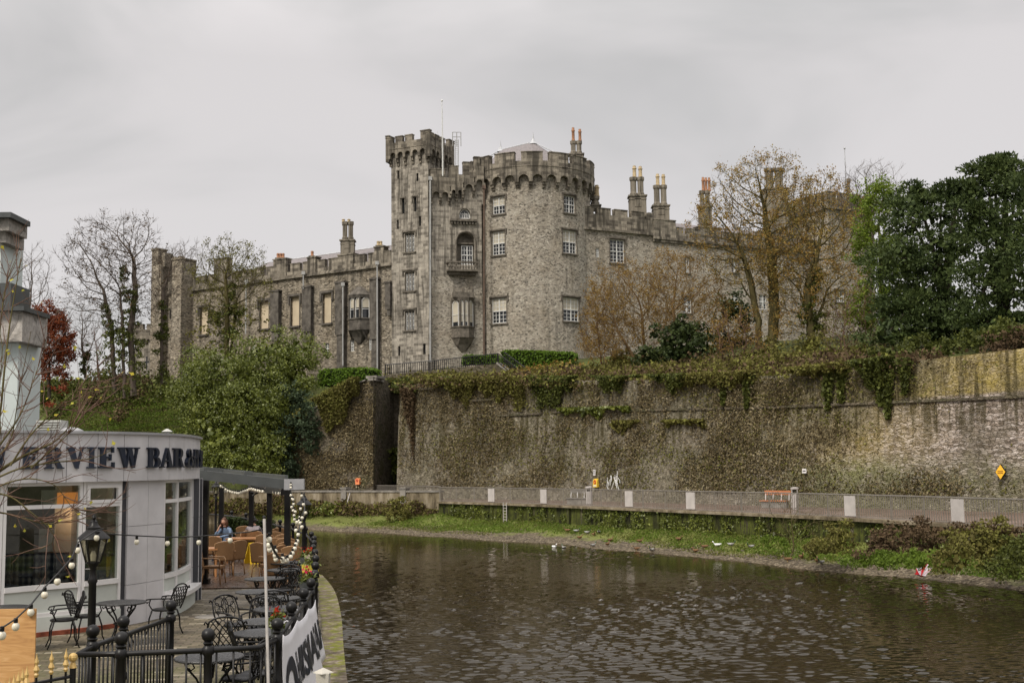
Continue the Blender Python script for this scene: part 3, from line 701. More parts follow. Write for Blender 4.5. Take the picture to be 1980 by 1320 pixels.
# low gatehouse at the far left
gh=empty('gatehouse',P(283,712,152),'low battlemented stone gatehouse left of the ivy covered trunk','gatehouse')
A=P(262,600,151); B=P(318,600,150.5); W3=Wall((A.x,A.y),(B.x,B.y)); z1=zat(283,655,151); z2=zat(283,627,151)
m=MB(); wallgrid(m,W3,0,W3.L,ZG-2,z1); wallgrid(m,Wall(W3(0,0,6),W3(0,0,0)),0,6,ZG-2,z1); mk(m,'wall',M['ash'],gh)
m=MB(); machic(m,W3,0,W3.L,5,z1-.7,z1-.35,z1,.3,.25); crenel(m,W3,-.2,W3.L,z1,z2-.7,z2,-.3,.3,1.4,.5); mk(m,'parapet',M['ashd'],gh)
m=MB(); u=W3.L*.4; mbox(m,W3,u,u+.18,ZG+1.5,ZG+3.2,-.01,.02); mbox(m,W3,u-.2,u+.4,ZG+2.4,ZG+2.6,-.012,.02); mk(m,'arrow_slit',M['wglass'],gh)
# ------------------------------------------------------------------ landscape
rng=np.random.default_rng(7)
def cat(pts,n):
    """Catmull-Rom through pts, n samples evenly by chord"""
    p=np.array([tuple(q) for q in pts],float); p=np.vstack([2*p[0]-p[1],p,2*p[-1]-p[-2]]); o=[]
    for i in range(1,len(p)-2):
        for t in np.linspace(0,1,24,endpoint=False):
            a,b,c,d=p[i-1],p[i],p[i+1],p[i+2]; o.append(.5*((2*b)+(-a+c)*t+(2*a-5*b+4*c-d)*t*t+(-a+3*b-3*c+d)*t**3))
    o.append(p[-2]); o=np.array(o); l=np.r_[0,np.cumsum(np.linalg.norm(np.diff(o[:,:2],axis=0),axis=1))]
    s=np.linspace(0,l[-1],n); return np.stack([np.interp(s,l,o[:,k]) for k in range(o.shape[1])],1),s
class Poly:
    def __init__(s,pts,zb=0,batter=0,du=2.):
        s.p,s.s=cat(pts,max(8,int(60))); s.L=s.s[-1]; s.zb=zb; s.bt=batter; s.du=du
        g=np.gradient(s.p,axis=0); s.t=g[:,:2]/np.linalg.norm(g[:,:2],axis=1)[:,None]
    def base(s,u):
        x=np.interp(u,s.s,s.p[:,0]); y=np.interp(u,s.s,s.p[:,1]); tx=np.interp(u,s.s,s.t[:,0]); ty=np.interp(u,s.s,s.t[:,1]); return x,y,tx,ty
    def __call__(s,u,z,d=0):
        x,y,tx,ty=s.base(u); d=d+(z-s.zb)*s.bt; return Vector((x-ty*d,y+tx*d,z))
    def vec(s,u,z,d):
        x,y,tx,ty=s.base(u); d=d+(z-s.zb)*s.bt; return np.stack([x-ty*d,y+tx*d,z+0*x],1)
    def upx(s,px,py=950):
        d=ray(px,py); b=None
        us=np.linspace(0,s.L,600); xy=np.array([s.base(u)[:2] for u in us]); r=xy[:,0]/xy[:,1]-d.x/d.y
        i=int(np.argmin(abs(r))); return us[i]
def pl(*q): return [(P(px,y,D).x,D) for px,y,D in q]
WW=Poly(pl((766,900,109.5),(850,900,107),(1000,900,102),(1200,900,92),(1500,900,79),(1980,900,64))+[(33,53),(37,40),(39,20)],0,.055)
FF=Poly(pl((848,950,99),(1000,950,90.5),(1200,950,79),(1472,950,67),(1700,950,58.5),(1980,950,49.7))+[(27.5,38),(31,24),(33,10)],0,0)
LW=Poly([(-46,131),(-36,122)]+pl((400,950,114),(590,950,108),(852,955,99.5)),0,0)
def zgrid(name,rows,mat,kind='structure',uvs=True,smooth=True):
    """rows: list of (n,3) arrays"""
    R=np.array(rows); a,b,_=R.shape; idx=np.arange(a*b).reshape(a,b)
    Fq=np.stack([idx[:-1,:-1],idx[:-1,1:],idx[1:,1:],idx[1:,:-1]],-1).reshape(-1,4)
    o=npmesh(name,R.reshape(-1,3),Fq,mat,None,True,smooth)
    if kind: tag(o,kind=kind)
    return o
def nz(x,y,s=1.,seed=0):
    r=np.random.default_rng(seed); v=0
    for k in range(5):
        a=r.uniform(0,6.28); f=s*(1.7**k); v=v+np.sin(f*(x*math.cos(a)+y*math.sin(a))+r.uniform(0,6.28))*np.sin(f*(x*math.sin(a+1)-y*math.cos(a+1))*.8+r.uniform(0,6.28))/(1.5**k)
    return v
# materials of the land
g=G('river_water',.05,.5); c=g.co()
bp=g.n('Bump',{'Height':g.noise(c,9,2),'Distance':.01,'Strength':.3})
df=g.n('BsdfDiffuse',{'Color':(.014,.0105,.006,1)}); gl=g.n('BsdfGlossy',{'Color':(.93,.89,.82,1),'Roughness':.015}); fr=g.n('Fresnel',{0:1.36}); mx=g.n('MixShader',{0:fr.outputs[0]})
for q in (gl,fr): g.set(q.inputs['Normal'],bp.outputs[0])
g.t.links.new(df.outputs[0],mx.inputs[1]); g.t.links.new(gl.outputs[0],mx.inputs[2]); g.t.links.new(mx.outputs[0],g.out.inputs[0]); M['water']=g.m
def groundmat(name,lo,mid,hi,grav,gm):
    g=G(name,.9,.15); c=g.co(); n1=g.noise(c,.45,6,.65); n2=g.noise(c,4,5,.7)
    gr=g.ramp(g.math('ADD',g.math('MULTIPLY',n1,.6),g.math('MULTIPLY',n2,.4)),[(.38,lo),(.5,mid),(.62,hi)])
    if grav:
        z=g.n('SeparateXYZ',{0:g.co()}).outputs[2]; v=g.n('TexVoronoi',{'Vector':c,'Scale':9.}); pv=g.ramp(g.n('SeparateXYZ',{0:v.outputs['Color']}).outputs[0],[(0,(.045,.035,.023)),(.6,(.11,.088,.06)),(1,(.21,.175,.125))])
        m=g.mr(g.math('ADD',z,g.math('MULTIPLY',n1,1.1)),*gm); gr=g.mix(m,pv,gr)
    g.col(gr); g.bump(n2,.8,.15); return g.m
M['bank']=groundmat('river_bank_soil',(.085,.085,.03),(.12,.135,.035),(.16,.18,.05),True,(1.78,2.0))
M['hill']=groundmat('hillside_soil',(.03,.028,.014),(.06,.07,.02),(.1,.12,.03),False,None)
g=G('wet_walkway',.35,.5); n1=g.noise(g.co(),.5,5,.6); g.col(g.ramp(n1,[(.35,(.1,.065,.05)),(.65,(.17,.12,.095))])); g.bump(g.noise(g.co(),14,3),.2,.01); g.rough(g.mr(n1,.4,.6,.25,.6)); M['walk']=g.m
# the big retaining wall: pale pink stone, moss, yellow lichen, dark growth
g=G('river_wall_rubble',.92,.1); c=g.co(); uv=g.co('UV'); su=g.n('SeparateXYZ',{0:uv}); U,V=su.outputs[0],su.outputs[1]
cc=g.n('VectorMath',{0:c,1:g.n('VectorMath',{0:g.n('TexNoise',{'Vector':c,'Scale':1.,'Detail':3}).outputs[1],3:.4},operation='SCALE').outputs[0]},operation='ADD').outputs[0]
mpv=g.n('Mapping',{'Vector':cc,'Scale':(.75,.75,3.1)}).outputs[0]
v1=g.n('TexVoronoi',{'Vector':mpv,'Scale':3.9}); r=g.n('SeparateXYZ',{0:v1.outputs['Color']}).outputs[0]; ed=g.n('TexVoronoi',{'Vector':mpv,'Scale':3.9},feature='DISTANCE_TO_EDGE').outputs['Distance']
st=g.ramp(r,[(0,(.12,.095,.075)),(.35,(.3,.245,.2)),(.7,(.42,.36,.31)),(1,(.52,.46,.42))]); st=g.mix(g.mr(ed,0,.09,.5,0),st,(.11,.092,.065))
fine=g.noise(c,6,6,.7); st=g.mix(.6,st,g.ramp(fine,[(.3,.2),(.7,.85)]),'OVERLAY')
big=g.noise(c,.3,5,.65); med=g.noise(c,1.3,6,.7)
strk=g.noise(g.co(scale=(1.4,1.4,.1)),1.1,5,.65)
ochre=g.math('MULTIPLY',g.mr(U,35,42),g.mr(U,56,48)); ochre=g.math('MULTIPLY',ochre,g.mr(V,2.,4.2)); ochre=g.math('MULTIPLY',ochre,g.mr(strk,.36,.6,.35,1.))
ochre=g.math('MAXIMUM',ochre,g.math('MULTIPLY',g.math('MULTIPLY',g.mr(V,6.5,6.7),g.mr(U,33,44)),g.mr(med,.3,.55,.5,1.)))
st=g.mix(g.math('MULTIPLY',ochre,.7),st,g.mix(.6,st,(.5,.36,.05)))
st=g.mix(g.math('MULTIPLY',ochre,.45),st,g.ramp(med,[(.35,(.2,.17,.04)),(.6,(.4,.33,.09))]))
st=g.mix(g.math('MULTIPLY',g.mr(big,.47,.62),.6),st,g.ramp(med,[(.35,(.07,.062,.04)),(.65,(.2,.175,.12))]))
yg=g.math('MULTIPLY',g.math('MULTIPLY',g.mr(U,42,46),g.mr(U,54,49)),g.mr(V,3.4,2.2)); st=g.mix(g.math('MULTIPLY',g.math('MULTIPLY',yg,g.mr(med,.35,.55)),.7),st,(.27,.28,.09))
green=g.math('MULTIPLY',g.math('MULTIPLY',g.mr(U,38,44),g.mr(V,3.6,1.6)),g.mr(med,.35,.6,.3,1.)); st=g.mix(g.math('MULTIPLY',green,.8),st,g.ramp(fine,[(.35,(.07,.075,.03)),(.65,(.22,.23,.1))]))
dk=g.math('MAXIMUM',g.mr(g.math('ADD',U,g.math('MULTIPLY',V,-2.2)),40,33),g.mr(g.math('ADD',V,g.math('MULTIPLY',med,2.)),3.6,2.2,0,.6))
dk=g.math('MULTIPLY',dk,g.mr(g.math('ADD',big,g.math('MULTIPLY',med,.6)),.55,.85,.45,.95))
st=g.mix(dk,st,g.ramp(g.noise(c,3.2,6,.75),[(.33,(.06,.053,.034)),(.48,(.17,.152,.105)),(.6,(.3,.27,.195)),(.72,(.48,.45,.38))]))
st=g.mix(g.math('MULTIPLY',g.math('MULTIPLY',g.mr(strk,.5,.6),g.mr(V,3.2,5.2)),.75),st,(.06,.05,.02))
g.col(st); g.bump(g.math('ADD',g.mr(ed,0,.12),fine),.9,.09); M['rwall']=g.m
M['garden_wall']=stonemat('mossy_garden_wall',[(.05,.045,.035),(.11,.095,.07),(.17,.145,.11),(.08,.07,.05),(.2,.17,.13)],3.4,1.9,(.08,.07,.05),.5,moss=((.06,.065,.02),.6))
M['quay']=None
g=G('mossy_quay_wall',.8,.2); c=g.co(); s1=g.noise(g.co(scale=(1.3,1.3,.16)),1.6,6,.7); s2=g.noise(c,1.1,6,.7)
q=g.ramp(s1,[(.38,(.01,.009,.006)),(.48,(.045,.05,.012)),(.56,(.095,.11,.02)),(.6,(.03,.028,.012)),(.7,(.16,.14,.1))]); g.col(g.mix(g.mr(s2,.45,.65,0,.7),q,(.03,.035,.01))); g.bump(g.noise(c,5,5,.7),.8,.08); M['quay']=g.m
g=G('low_wall_render',.9,.15); c=g.co(); s1=g.noise(g.co(scale=(1,1,.25)),1.2,5,.7); g.col(g.ramp(s1,[(.34,(.07,.055,.035)),(.52,(.2,.165,.11)),(.68,(.3,.26,.2))])); g.bump(g.noise(c,4,4),.5,.05); M['lowwall']=g.m
M['conc']=plain('weathered_concrete',(.2,.185,.165),.8,.2,var=.35,sc=1.5,bump=.3)
M['panel']=plain('pale_railing_panel',(.42,.39,.37),.6,.3,var=.12,sc=2)
M['rail']=plain('galvanised_rail',(.2,.18,.155),.5,.4,.3,.2)
M['black']=plain('black_iron',(.007,.0065,.0065),.4,.3,0,.3,5)
# water, river bed, far ground
ZW=-2.2; WSL=.036
m=MB(); m.add([(-400,-60,ZW-.07),(160,-60,ZW-.07),(160,240,ZW-.07),(-400,240,ZW-.07)],[(0,1,2,3)]); tag(mk(m,'river',M['water'],base=False),kind='structure')
# wind ripples: real waves, gustier in patches
_r=np.random.default_rng(21); _y=6*1.0025**np.arange(1210); _t=np.linspace(-.34,.56,560); YY,TT=np.meshgrid(_y,_t,indexing='ij'); XX=YY*TT
ZZ=np.zeros_like(XX)
for k in range(64):
    lam=.15*(3.2**_r.random()); th=_r.normal()*.42+math.pi/2; kk=2*math.pi/lam; ZZ+=(WSL*(1.3 if lam<.5 else .8)/kk)*np.sin(kk*(XX*math.cos(th)+YY*math.sin(th))+_r.uniform(0,6.28))
gust=nz(XX*1.,YY*1.,.16,31); gust=np.clip(.78+.34*gust,.35,1.1)*np.interp(YY,[15,38,60,90],[1.12,.92,.58,.45])
ZZ*=gust; ZZ+=.25*ZZ*np.abs(ZZ)/.02
V=np.stack([XX,YY,ZZ+ZW],-1).reshape(-1,3); idx=np.arange(len(V)).reshape(XX.shape); Fq=np.stack([idx[:-1,:-1],idx[:-1,1:],idx[1:,1:],idx[1:,:-1]],-1).reshape(-1,4)
tag(npmesh('river_ripples',V,Fq,M['water'],None,False,True),kind='structure')
m=MB(); m.add([(-3000,-900,-4),(3000,-900,-4),(3000,4000,-4),(-3000,4000,-4)],[(0,1,2,3)]); tag(mk(m,'ground',M['hill'],base=False),kind='structure')
# river bank from the foot of the walls to below the water
we=[(-60,118),(-44,112)]+[(v.x,v.y) for v in (Gz(a,b,ZW) for a,b in ((430,1006),(500,1012),(600,1023),(750,1031),(900,1041),(1040,1050),(1200,1063),(1400,1083),(1560,1099),(1700,1113),(1850,1127),(1980,1141)))]+[(26,31),(29,20),(30,5)]
WE,_=cat(we,200)
top=[tuple(q) for q in LW.p[::6]][:-1]; ft=[tuple(FF(u,0,0))[:2] for u in np.linspace(1,FF.L,14)]
TP,_=cat([(-62,140)]+top+ft,200)
zt_l=np.interp(TP[:,0],[-60,-6,-4,8,21,30],[-.8,-.95,-1.25,-1.25,-1.1,-1.0])
rows=[]
for s_ in np.linspace(-.25,1.6,30):
    xy=TP*(1-s_)+WE*s_; prof=np.clip(s_,0,1)**.8
    z=zt_l+(ZW-zt_l)*prof-np.clip(s_-1,0,1)*1.4+nz(xy[:,0],xy[:,1],.9,3)*.07*(1 if s_>0.05 else .3)
    rows.append(np.c_[xy,z])
BANK=np.array(rows); bank=zgrid('river_bank',rows[::-1],M['bank'])
# walkway
us=np.linspace(0,1,70); rowA=np.array([tuple(LW(u*LW.L,0.0,.1)) for u in us]+[tuple(FF(u*FF.L,0.0,.0)) for u in us]); rowA[:,2]=0
wb,_=cat([(-50,142),(-38,130)]+pl((440,950,123),(560,950,118),(720,950,114.5),(770,950,113))+[tuple(WW(u,0,1))[:2] for u in np.linspace(3,WW.L,14)],140); rowB=np.c_[wb,np.zeros(140)]
zgrid('walkway',[rowA,rowA*.5+rowB*.5,rowB],M['walk'],smooth=False)
# quay wall below the railing
qw=MB()
usq=np.linspace(0,FF.L,120)
for a_,b_ in zip(usq,usq[1:]): qw.add([FF(a_,-1.9,.0),FF(b_,-1.9,.0),FF(b_,-.14,.0),FF(a_,-.14,.0)],[(0,1,2,3)])
o=mk(qw,'quay_wall',M['quay']); tag(o,'mossy green quay wall holding up the riverside walkway','wall')
qw=MB(); FF.du=2.5; mbox(qw,FF,0,FF.L,-.12,.03,-.26,.35); s_=mk(qw,'walkway_edge_slab',M['lowwall'],o)
for u in np.arange(2,60,5.2): qw=MB(); mbox(qw,FF,u,u+.3,-1.9,-.16,-.1,.0); mk(qw,'pier',M['quay'],o)
# low wall with coping on the left of the walkway
m=MB(); mbox(m,LW,0,LW.L,-2.6,.78,0,.35); o=mk(m,'low_wall',M['lowwall']); tag(o,'low rendered wall with stone coping along the left end of the walkway','wall')
m=MB(); LW.du=4; mbox(m,LW,0,LW.L,.78,.92,-.08,.43); mk(m,'coping',M['conc'],o)
for px in (660,775): u=LW.upx(px); m=MB(); mbox(m,LW,u,u+.6,-1.3,1.05,-.12,.47); mbox(m,LW,u-.06,u+.66,1.05,1.2,-.18,.53); mk(m,'pier',M['conc'],o)
LW.du=1.5; FF.du=1.5
# railing of the walkway with pale panels
ro=empty('walkway_railing',FF(15,0,.1),'long galvanised bar railing with pale panels along the far walkway','railing')
m=MB()
for uu0,uu1 in ((0,FF.L),):
    us=np.linspace(uu0,uu1,90); m.tube([FF(u,1.2,.05) for u in us],.035,5); m.tube([FF(u,.1,.05) for u in us],.03,4)
mk(m,'rail',M['rail'],ro)
m=MB()
for u in np.arange(.2,62,.165):
    m.box(FF(u,.65,.05),(.03,.03,1.1)) 
o=mk(m,'baluster',M['rail'],ro); tag(o,kind='stuff')
for u in np.arange(.1,62,2.4): m=MB(); m.box(FF(u,.62,.05),(.06,.06,1.2)); mk(m,'post',M['rail'],ro)
for px in (949,1050,1216,1336,1644,1853):
    u=FF.upx(px,970); m=MB(); mbox(m,FF,u-.42,u+.42,.12,1.14,-.02,.02); mk(m,'panel',M['panel'],ro)
# second run of railing behind the low wall
r2=empty('walkway_railing',LW(LW.L-5,0,2.5),'short bar railing on the walkway behind the low coped wall','railing')
R2=Poly(pl((712,945,112.5),(852,950,100.5)),0,0)
m=MB(); m.tube([R2(0,1.25),R2(R2.L,1.25)],.04,5); m.tube([R2(0,.1),R2(R2.L,.1)],.03,4); mk(m,'rail',M['rail'],r2)
m=MB()
for u in np.arange(0,R2.L,.2): m.box(R2(u,.68),(.035,.035,1.15))
tag(mk(m,'baluster',M['rail'],r2),kind='stuff')
# big retaining wall
rw=empty('retaining_wall',WW(30,0,0),'very long high rubble retaining wall behind the walkway, pale and lichened to the right','wall')
UP=[WW.upx(x,850) for x in (766,1000,1200,1500,1980)]
def ztopw(u): return np.interp(u,UP+[WW.L],[10.6,10.3,9.4,8.7,8.9,8.9])
def zstr(u): return np.interp(u,[0,UP[1],UP[2],UP[3],UP[4]],[7.8,7.4,7.0,6.5,6.2])
us=np.linspace(0,WW.L,140); m=MB()
for a_,b_ in zip(us,us[1:]):
    zs0=np.linspace(-.3,1,9)
    for k in range(8):
        def zz(u,k): return -.3+(zstr(u)+.3)*k/8
        q=[(a_,zz(a_,k)),(b_,zz(b_,k)),(b_,zz(b_,k+1)),(a_,zz(a_,k+1))]; m.add([WW(*x) for x in q],[(0,1,2,3)],[q])
    for k in range(4):
        def zz(u,k): return zstr(u)+(ztopw(u)-zstr(u))*k/4
        q=[(a_,zz(a_,k)),(b_,zz(b_,k)),(b_,zz(b_,k+1)),(a_,zz(a_,k+1))]; m.add([WW(*x,.12) for x in q],[(0,1,2,3)],[q])
    q=[(a_,ztopw(a_)),(b_,ztopw(b_))]; m.add([WW(*q[0],.12),WW(*q[1],.12),WW(*q[1],1.2),WW(*q[0],1.2)],[(0,1,2,3)])
# left return
m.add([WW(0,-.3,6),WW(0,-.3),WW(0,ztopw(0)),WW(0,ztopw(0),6)],[(0,1,2,3)],[[(0,0),(6,0),(6,10),(0,10)]])
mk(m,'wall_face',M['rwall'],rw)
m=MB(); u0=UP[1]+4
us=np.linspace(u0,WW.L,60)
for a_,b_ in zip(us,us[1:]):
    m.hexa([WW(a_,zstr(a_)-.02,-.13),WW(b_,zstr(b_)-.02,-.13),WW(b_,zstr(b_)-.02,.3),WW(a_,zstr(a_)-.02,.3),WW(a_,zstr(a_)+.13,-.13),WW(b_,zstr(b_)+.13,-.13),WW(b_,zstr(b_)+.13,.3),WW(a_,zstr(a_)+.13,.3)])
mk(m,'string_course',M['garden_wall'],rw)
for (x0,x1,y) in ((805,863,752),(890,951,775),(957,1042,803)):
    a_,b_=WW.upx(x0,y),WW.upx(x1,y); z=zat((x0+x1)/2,y,WW((a_+b_)/2,0,.3).y); m=MB(); mbox(m,WW,a_,b_,z,z+.16,-.16,.4); mk(m,'string_course',M['garden_wall'],rw)
# painted graffiti scribble on the wall: white lines laid on the stones
m=MB(); r=random.Random(5); u0=WW.upx(1178,930); z0=zat(1190,945,WW(u0,0).y)
for k in range(13):
    u=u0+r.uniform(0,1.25); pts=[]; z=z0+r.uniform(.5,1.1)
    for j in range(3): pts.append(WW(u,z,-.2)); u+=r.uniform(-.22,.3); z-=r.uniform(.15,.45)
    m.tube(pts,.03,4)
pts=[WW(u0+1.15,z0+1.4,-.2),WW(u0+1.1,z0+.9,-.2),WW(u0+1.0,z0+.4,-.2)]; m.tube(pts,.035,4)
mk(m,'graffiti',M['white'],rw)
# holes (putlog drains)
# left wall section with its pier, in front of the dark recess
g1=empty('buttressed_wall',P(650,940,112),'dark mossy rubble wall with a coped corner pier left of the shadowed recess','wall')
WA=Wall(pl((540,900,115.5))[0],pl((722,900,110.5))[0]); WA.du=3; zA=zat(718,728,110.5)
m=MB(); L=WA.L
us=np.linspace(0,L,14)
def ztA(u): return np.interp(u,[0,L*.3,L*.5,L*.8,L],[5.5,8.2,zA-1.8,zA-.6,zA])
for a_,b_ in zip(us,us[1:]):
    for k in range(6):
        f_=lambda u,k: -.3+(ztA(u)+.3)*k/6
        q=[(a_,f_(a_,k)),(b_,f_(b_,k)),(b_,f_(b_,k+1)),(a_,f_(a_,k+1))]; m.add([WA(x,z,z*.05) for x,z in q],[(0,1,2,3)],[q])
    m.add([WA(a_,ztA(a_),.05*ztA(a_)),WA(b_,ztA(b_),.05*ztA(b_)),WA(b_,ztA(b_),1.3),WA(a_,ztA(a_),1.3)],[(0,1,2,3)])
WRt=Wall((WA(L,0,0).x,WA(L,0,0).y),(WA(L,0,0).x+1.3,WA(L,0,0).y+6)); wallgrid(m,WRt,0,WRt.L,-.3,zA)
WBk=Wall((WRt(WRt.L,0).x,WRt(WRt.L,0).y),(WW(0,0,6).x+.5,WW(0,0,6).y+.3)); wallgrid(m,WBk,0,WBk.L+1,-.3,zA-.8)
mk(m,'wall_face',M['garden_wall'],g1)
m=MB(); mbox(m,WA,L-1.1,L+.12,zA-.1,zA+.14,-.02+.4,1.9); mbox(m,WRt,0.15,2.6,zA-.35,zA-.15,-.2,.6); mk(m,'coping',M['conc'],g1)
m=MB()
for a_,b_ in zip(us[4:-1],us[5:]):
    if b_>L-1.1: b_=L-1.12
    if b_<=a_: continue
    m.hexa([WA(a_,ztA(a_)+.0,.3),WA(b_,ztA(b_),.3),WA(b_,ztA(b_),1.0),WA(a_,ztA(a_),1.0),WA(a_,ztA(a_)+.13,.3),WA(b_,ztA(b_)+.13,.3),WA(b_,ztA(b_)+.13,1.),WA(a_,ztA(a_)+.13,1.)])
mk(m,'coping',M['conc'],g1)
# terrace wall, fence and stair below the round tower
tw=empty('terrace_wall',P(880,735,117),'mossy stone terrace wall with a ramp of steps under the castle','wall')
TWp=[(745,724,119),(840,716,118),(900,709,117),(962,703,115.5)]
m=MB()
for (x0,y0,d0),(x1,y1,d1) in zip(TWp,TWp[1:]):
    a_=P(x0,y0,d0); b_=P(x1,y1,d1); Wq=Wall((a_.x,a_.y),(b_.x,b_.y)); m.hexa([Wq(0,9,0),Wq(Wq.L,9,0),Wq(Wq.L,9,1),Wq(0,9,1),Wq(0,a_.z,0),Wq(Wq.L,b_.z,0),Wq(Wq.L,b_.z,1),Wq(0,a_.z,1)])
e0=P(962,703,115.5); e1=P(1008,740,113); Wq=Wall((e0.x,e0.y),(e1.x,e1.y)); m.hexa([Wq(0,9,0),Wq(Wq.L,9,0),Wq(Wq.L,9,1.),Wq(0,9,1.),Wq(0,e0.z,0),Wq(Wq.L,e1.z,0),Wq(Wq.L,e1.z,1.),Wq(0,e0.z,1.)])
mk(m,'wall_face',M['garden_wall'],tw)
m=MB(); m.hexa([Wq(-.1,e0.z,-.08),Wq(Wq.L,e1.z,-.08),Wq(Wq.L,e1.z,.5),Wq(-.1,e0.z,.5),Wq(-.1,e0.z+.14,-.08),Wq(Wq.L,e1.z+.14,-.08),Wq(Wq.L,e1.z+.14,.5),Wq(-.1,e0.z+.14,.5)]); mk(m,'coping',M['conc'],tw)
fe=empty('iron_fence',P(860,716,118.5),'black iron bar fence along the terrace wall below the castle','fence')
def fence(parent,pts,h,sp,rad=.025,name='baluster'):
    tp=[q+Vector((0,0,h)) for q in pts]; m=MB(); m.tube(tp,.05,5); m.tube([q+Vector((0,0,.12)) for q in pts],.035,4); mk(m,'rail',M['black'],parent)
    m=MB(); n=0
    for a_,b_ in zip(pts,pts[1:]):
        k=max(1,int((b_-a_).length/sp))
        for i in range(k): q=a_.lerp(b_,i/k); m.box(q+Vector((0,0,h/2)),(rad*2,rad*2,h)); n+=1
    o=mk(m,name,M['black'],parent); tag(o,kind='stuff')
fence(fe,[P(x,y,d+.5) for x,y,d in TWp],1.0,.22,.03)
m=MB()
for x,y,d in TWp: m.box(P(x,y,d+.5)+Vector((0,0,.5)),(.12,.12,1.1))
mk(m,'post',M['black'],fe)
sr=empty('stair_railing',P(985,720,114.5),'dark sloping handrail of the steps beside the clipped hedge','railing')
fence(sr,[P(964,703,115.3),P(1004,735,113.2)],1.0,.25,.03)
fence(sr,[P(975,700,117),P(1016,730,115)],1.0,.25,.03)
# hillsides behind the walls
def hill(name,rails,mat):
    R=[cat(r,120)[0] for r in rails]; rows=[]
    for r in R:
        z=r[:,2]+nz(r[:,0],r[:,1],.35,5)*.18; rows.append(np.c_[r[:,:2],z])
    out_=[]
    for a_,b_ in zip(rows,rows[1:]):
        for t in np.linspace(0,1,5,endpoint=False): out_.append(a_*(1-t)+b_*t)
    out_.append(rows[-1]); return zgrid(name,out_,mat)
def off(P_,u,s,z): q=P_(u,0,s); return (q.x,q.y,z)
uu=np.linspace(0,WW.L,12)
HL1=hill('hillside',[[off(WW,u,1.,ztopw(u)-.25) for u in uu],[off(WW,u,5,ztopw(u)+.5) for u in uu],[off(WW,u,13,12.6-.045*u) for u in uu],[(WW(u,0,0).x*1.15+1,WW(u,0,0).y+26+u*.25,14.35) for u in uu],[(WW(u,0,0).x*1.6,WW(u,0,0).y*1.2+60,14.6) for u in uu],[(WW(u,0,0).x*9,1400,15) for u in uu]],M['hill'])
lft=[(-90,150),(-62,141),(-44,131),(-30,123),(-22,119),(-16,116.5),(-11.5,116.5)]
HL2=hill('hillside',[[(x,y,.0) for x,y in lft],[(x*1.0,y+3.5,4.2) for x,y in lft],[(x,y+9,9.5) for x,y in lft],[(x,y+14,13.) for x,y in lft],[(x,y+20,14.3) for x,y in lft],[(x*1.3+5,y+60,14.4) for x,y in lft],[(x*9,1400,15) for x,y in lft]],M['hill'])

from mathutils.bvhtree import BVHTree
def bvh(os_):
    V=[];Fc=[]
    for o in os_:
        b=len(V); V+=[o.location+v.co for v in o.data.vertices]; Fc+=[tuple(b+i for i in p.vertices) for p in o.data.polygons]
    return BVHTree.FromPolygons(V,Fc)
HB=bvh([HL1,HL2])
def onhill(px,py):
    d=ray(px,py).normalized(); h=HB.ray_cast(CAM,d)
    return h[0]
def ground(x,y):
    h=HB.ray_cast(Vector((x,y,60)),Vector((0,0,-1))); return h[0].z if h[0] else 0.
# ------------------------------------------------------------------ foliage
def quads(P0,size,nrm=None,asp=1.6,seed=0,droop=0.,up=0.,dirs=None,curl=True):
    """leaf-sized quads at P0 (n,3); optional preferred long direction dirs"""
    r=np.random.default_rng(seed); n=len(P0)
    s=r.uniform(size[0],size[1],n)[:,None]
    d=r.normal(size=(n,3)); d/=np.linalg.norm(d,axis=1)[:,None]
    if dirs is not None: d=d*.55+dirs; d/=np.linalg.norm(d,axis=1)[:,None]
    d[:,2]+=up-droop; d/=np.linalg.norm(d,axis=1)[:,None]
    k=r.normal(size=(n,3))
    if nrm is not None: k=k*.6+nrm
    b=np.cross(d,k); b/=np.maximum(np.linalg.norm(b,axis=1)[:,None],1e-6)
    a=d*s*asp*.5; b=b*s*.5
    V=np.stack([P0-a,P0-a*.1+b,P0+a,P0-a*.1-b],1).reshape(-1,3); Fq=np.arange(4*n).reshape(n,4); return V,Fq
def clumps(blobs,nper,cr,rng_,low=-.35,flat=.8):
    """points in small clumps seated on the skins of ellipsoid blobs; returns pts, outward normals"""
    pts=[];ns=[]
    for (c,R) in blobs:
        c=np.array(c); R=np.array(R if hasattr(R,'__len__') else (R,R,R)); area=(R[0]*R[1]+R[0]*R[2]+R[1]*R[2])/3
        k=max(8,int(nper[0]*DENS*area)); m=nper[1]
        d=rng_.normal(size=(k*2,3)); d/=np.linalg.norm(d,axis=1)[:,None]; d=d[d[:,2]>low][:k]; k=len(d)
        wob=1+.16*np.sin(d[:,0]*5+c[0])*np.sin(d[:,2]*6+c[2])+.1*np.sin(d[:,1]*9+d[:,2]*7)
        rad=(rng_.uniform(.66,1.05,k)*wob)[:,None]; cc=c+d*R*rad; rc=rng_.uniform(cr[0],cr[1],k)*R.mean()**.3
        e=rng_.normal(size=(k,m,3)); e/=np.linalg.norm(e,axis=2)[...,None]; e=e*.9+d[:,None,:]*.5+np.array([0,0,.25]); e/=np.linalg.norm(e,axis=2)[...,None]
        q=cc[:,None,:]+e*rc[:,None,None]*np.array([1.15,1.15,flat])*rng_.uniform(.4,1.1,(k,m))[...,None]
        pts.append(q.reshape(-1,3)); ns.append(e.reshape(-1,3))
    return np.concatenate(pts),np.concatenate(ns)
DENS=1.7
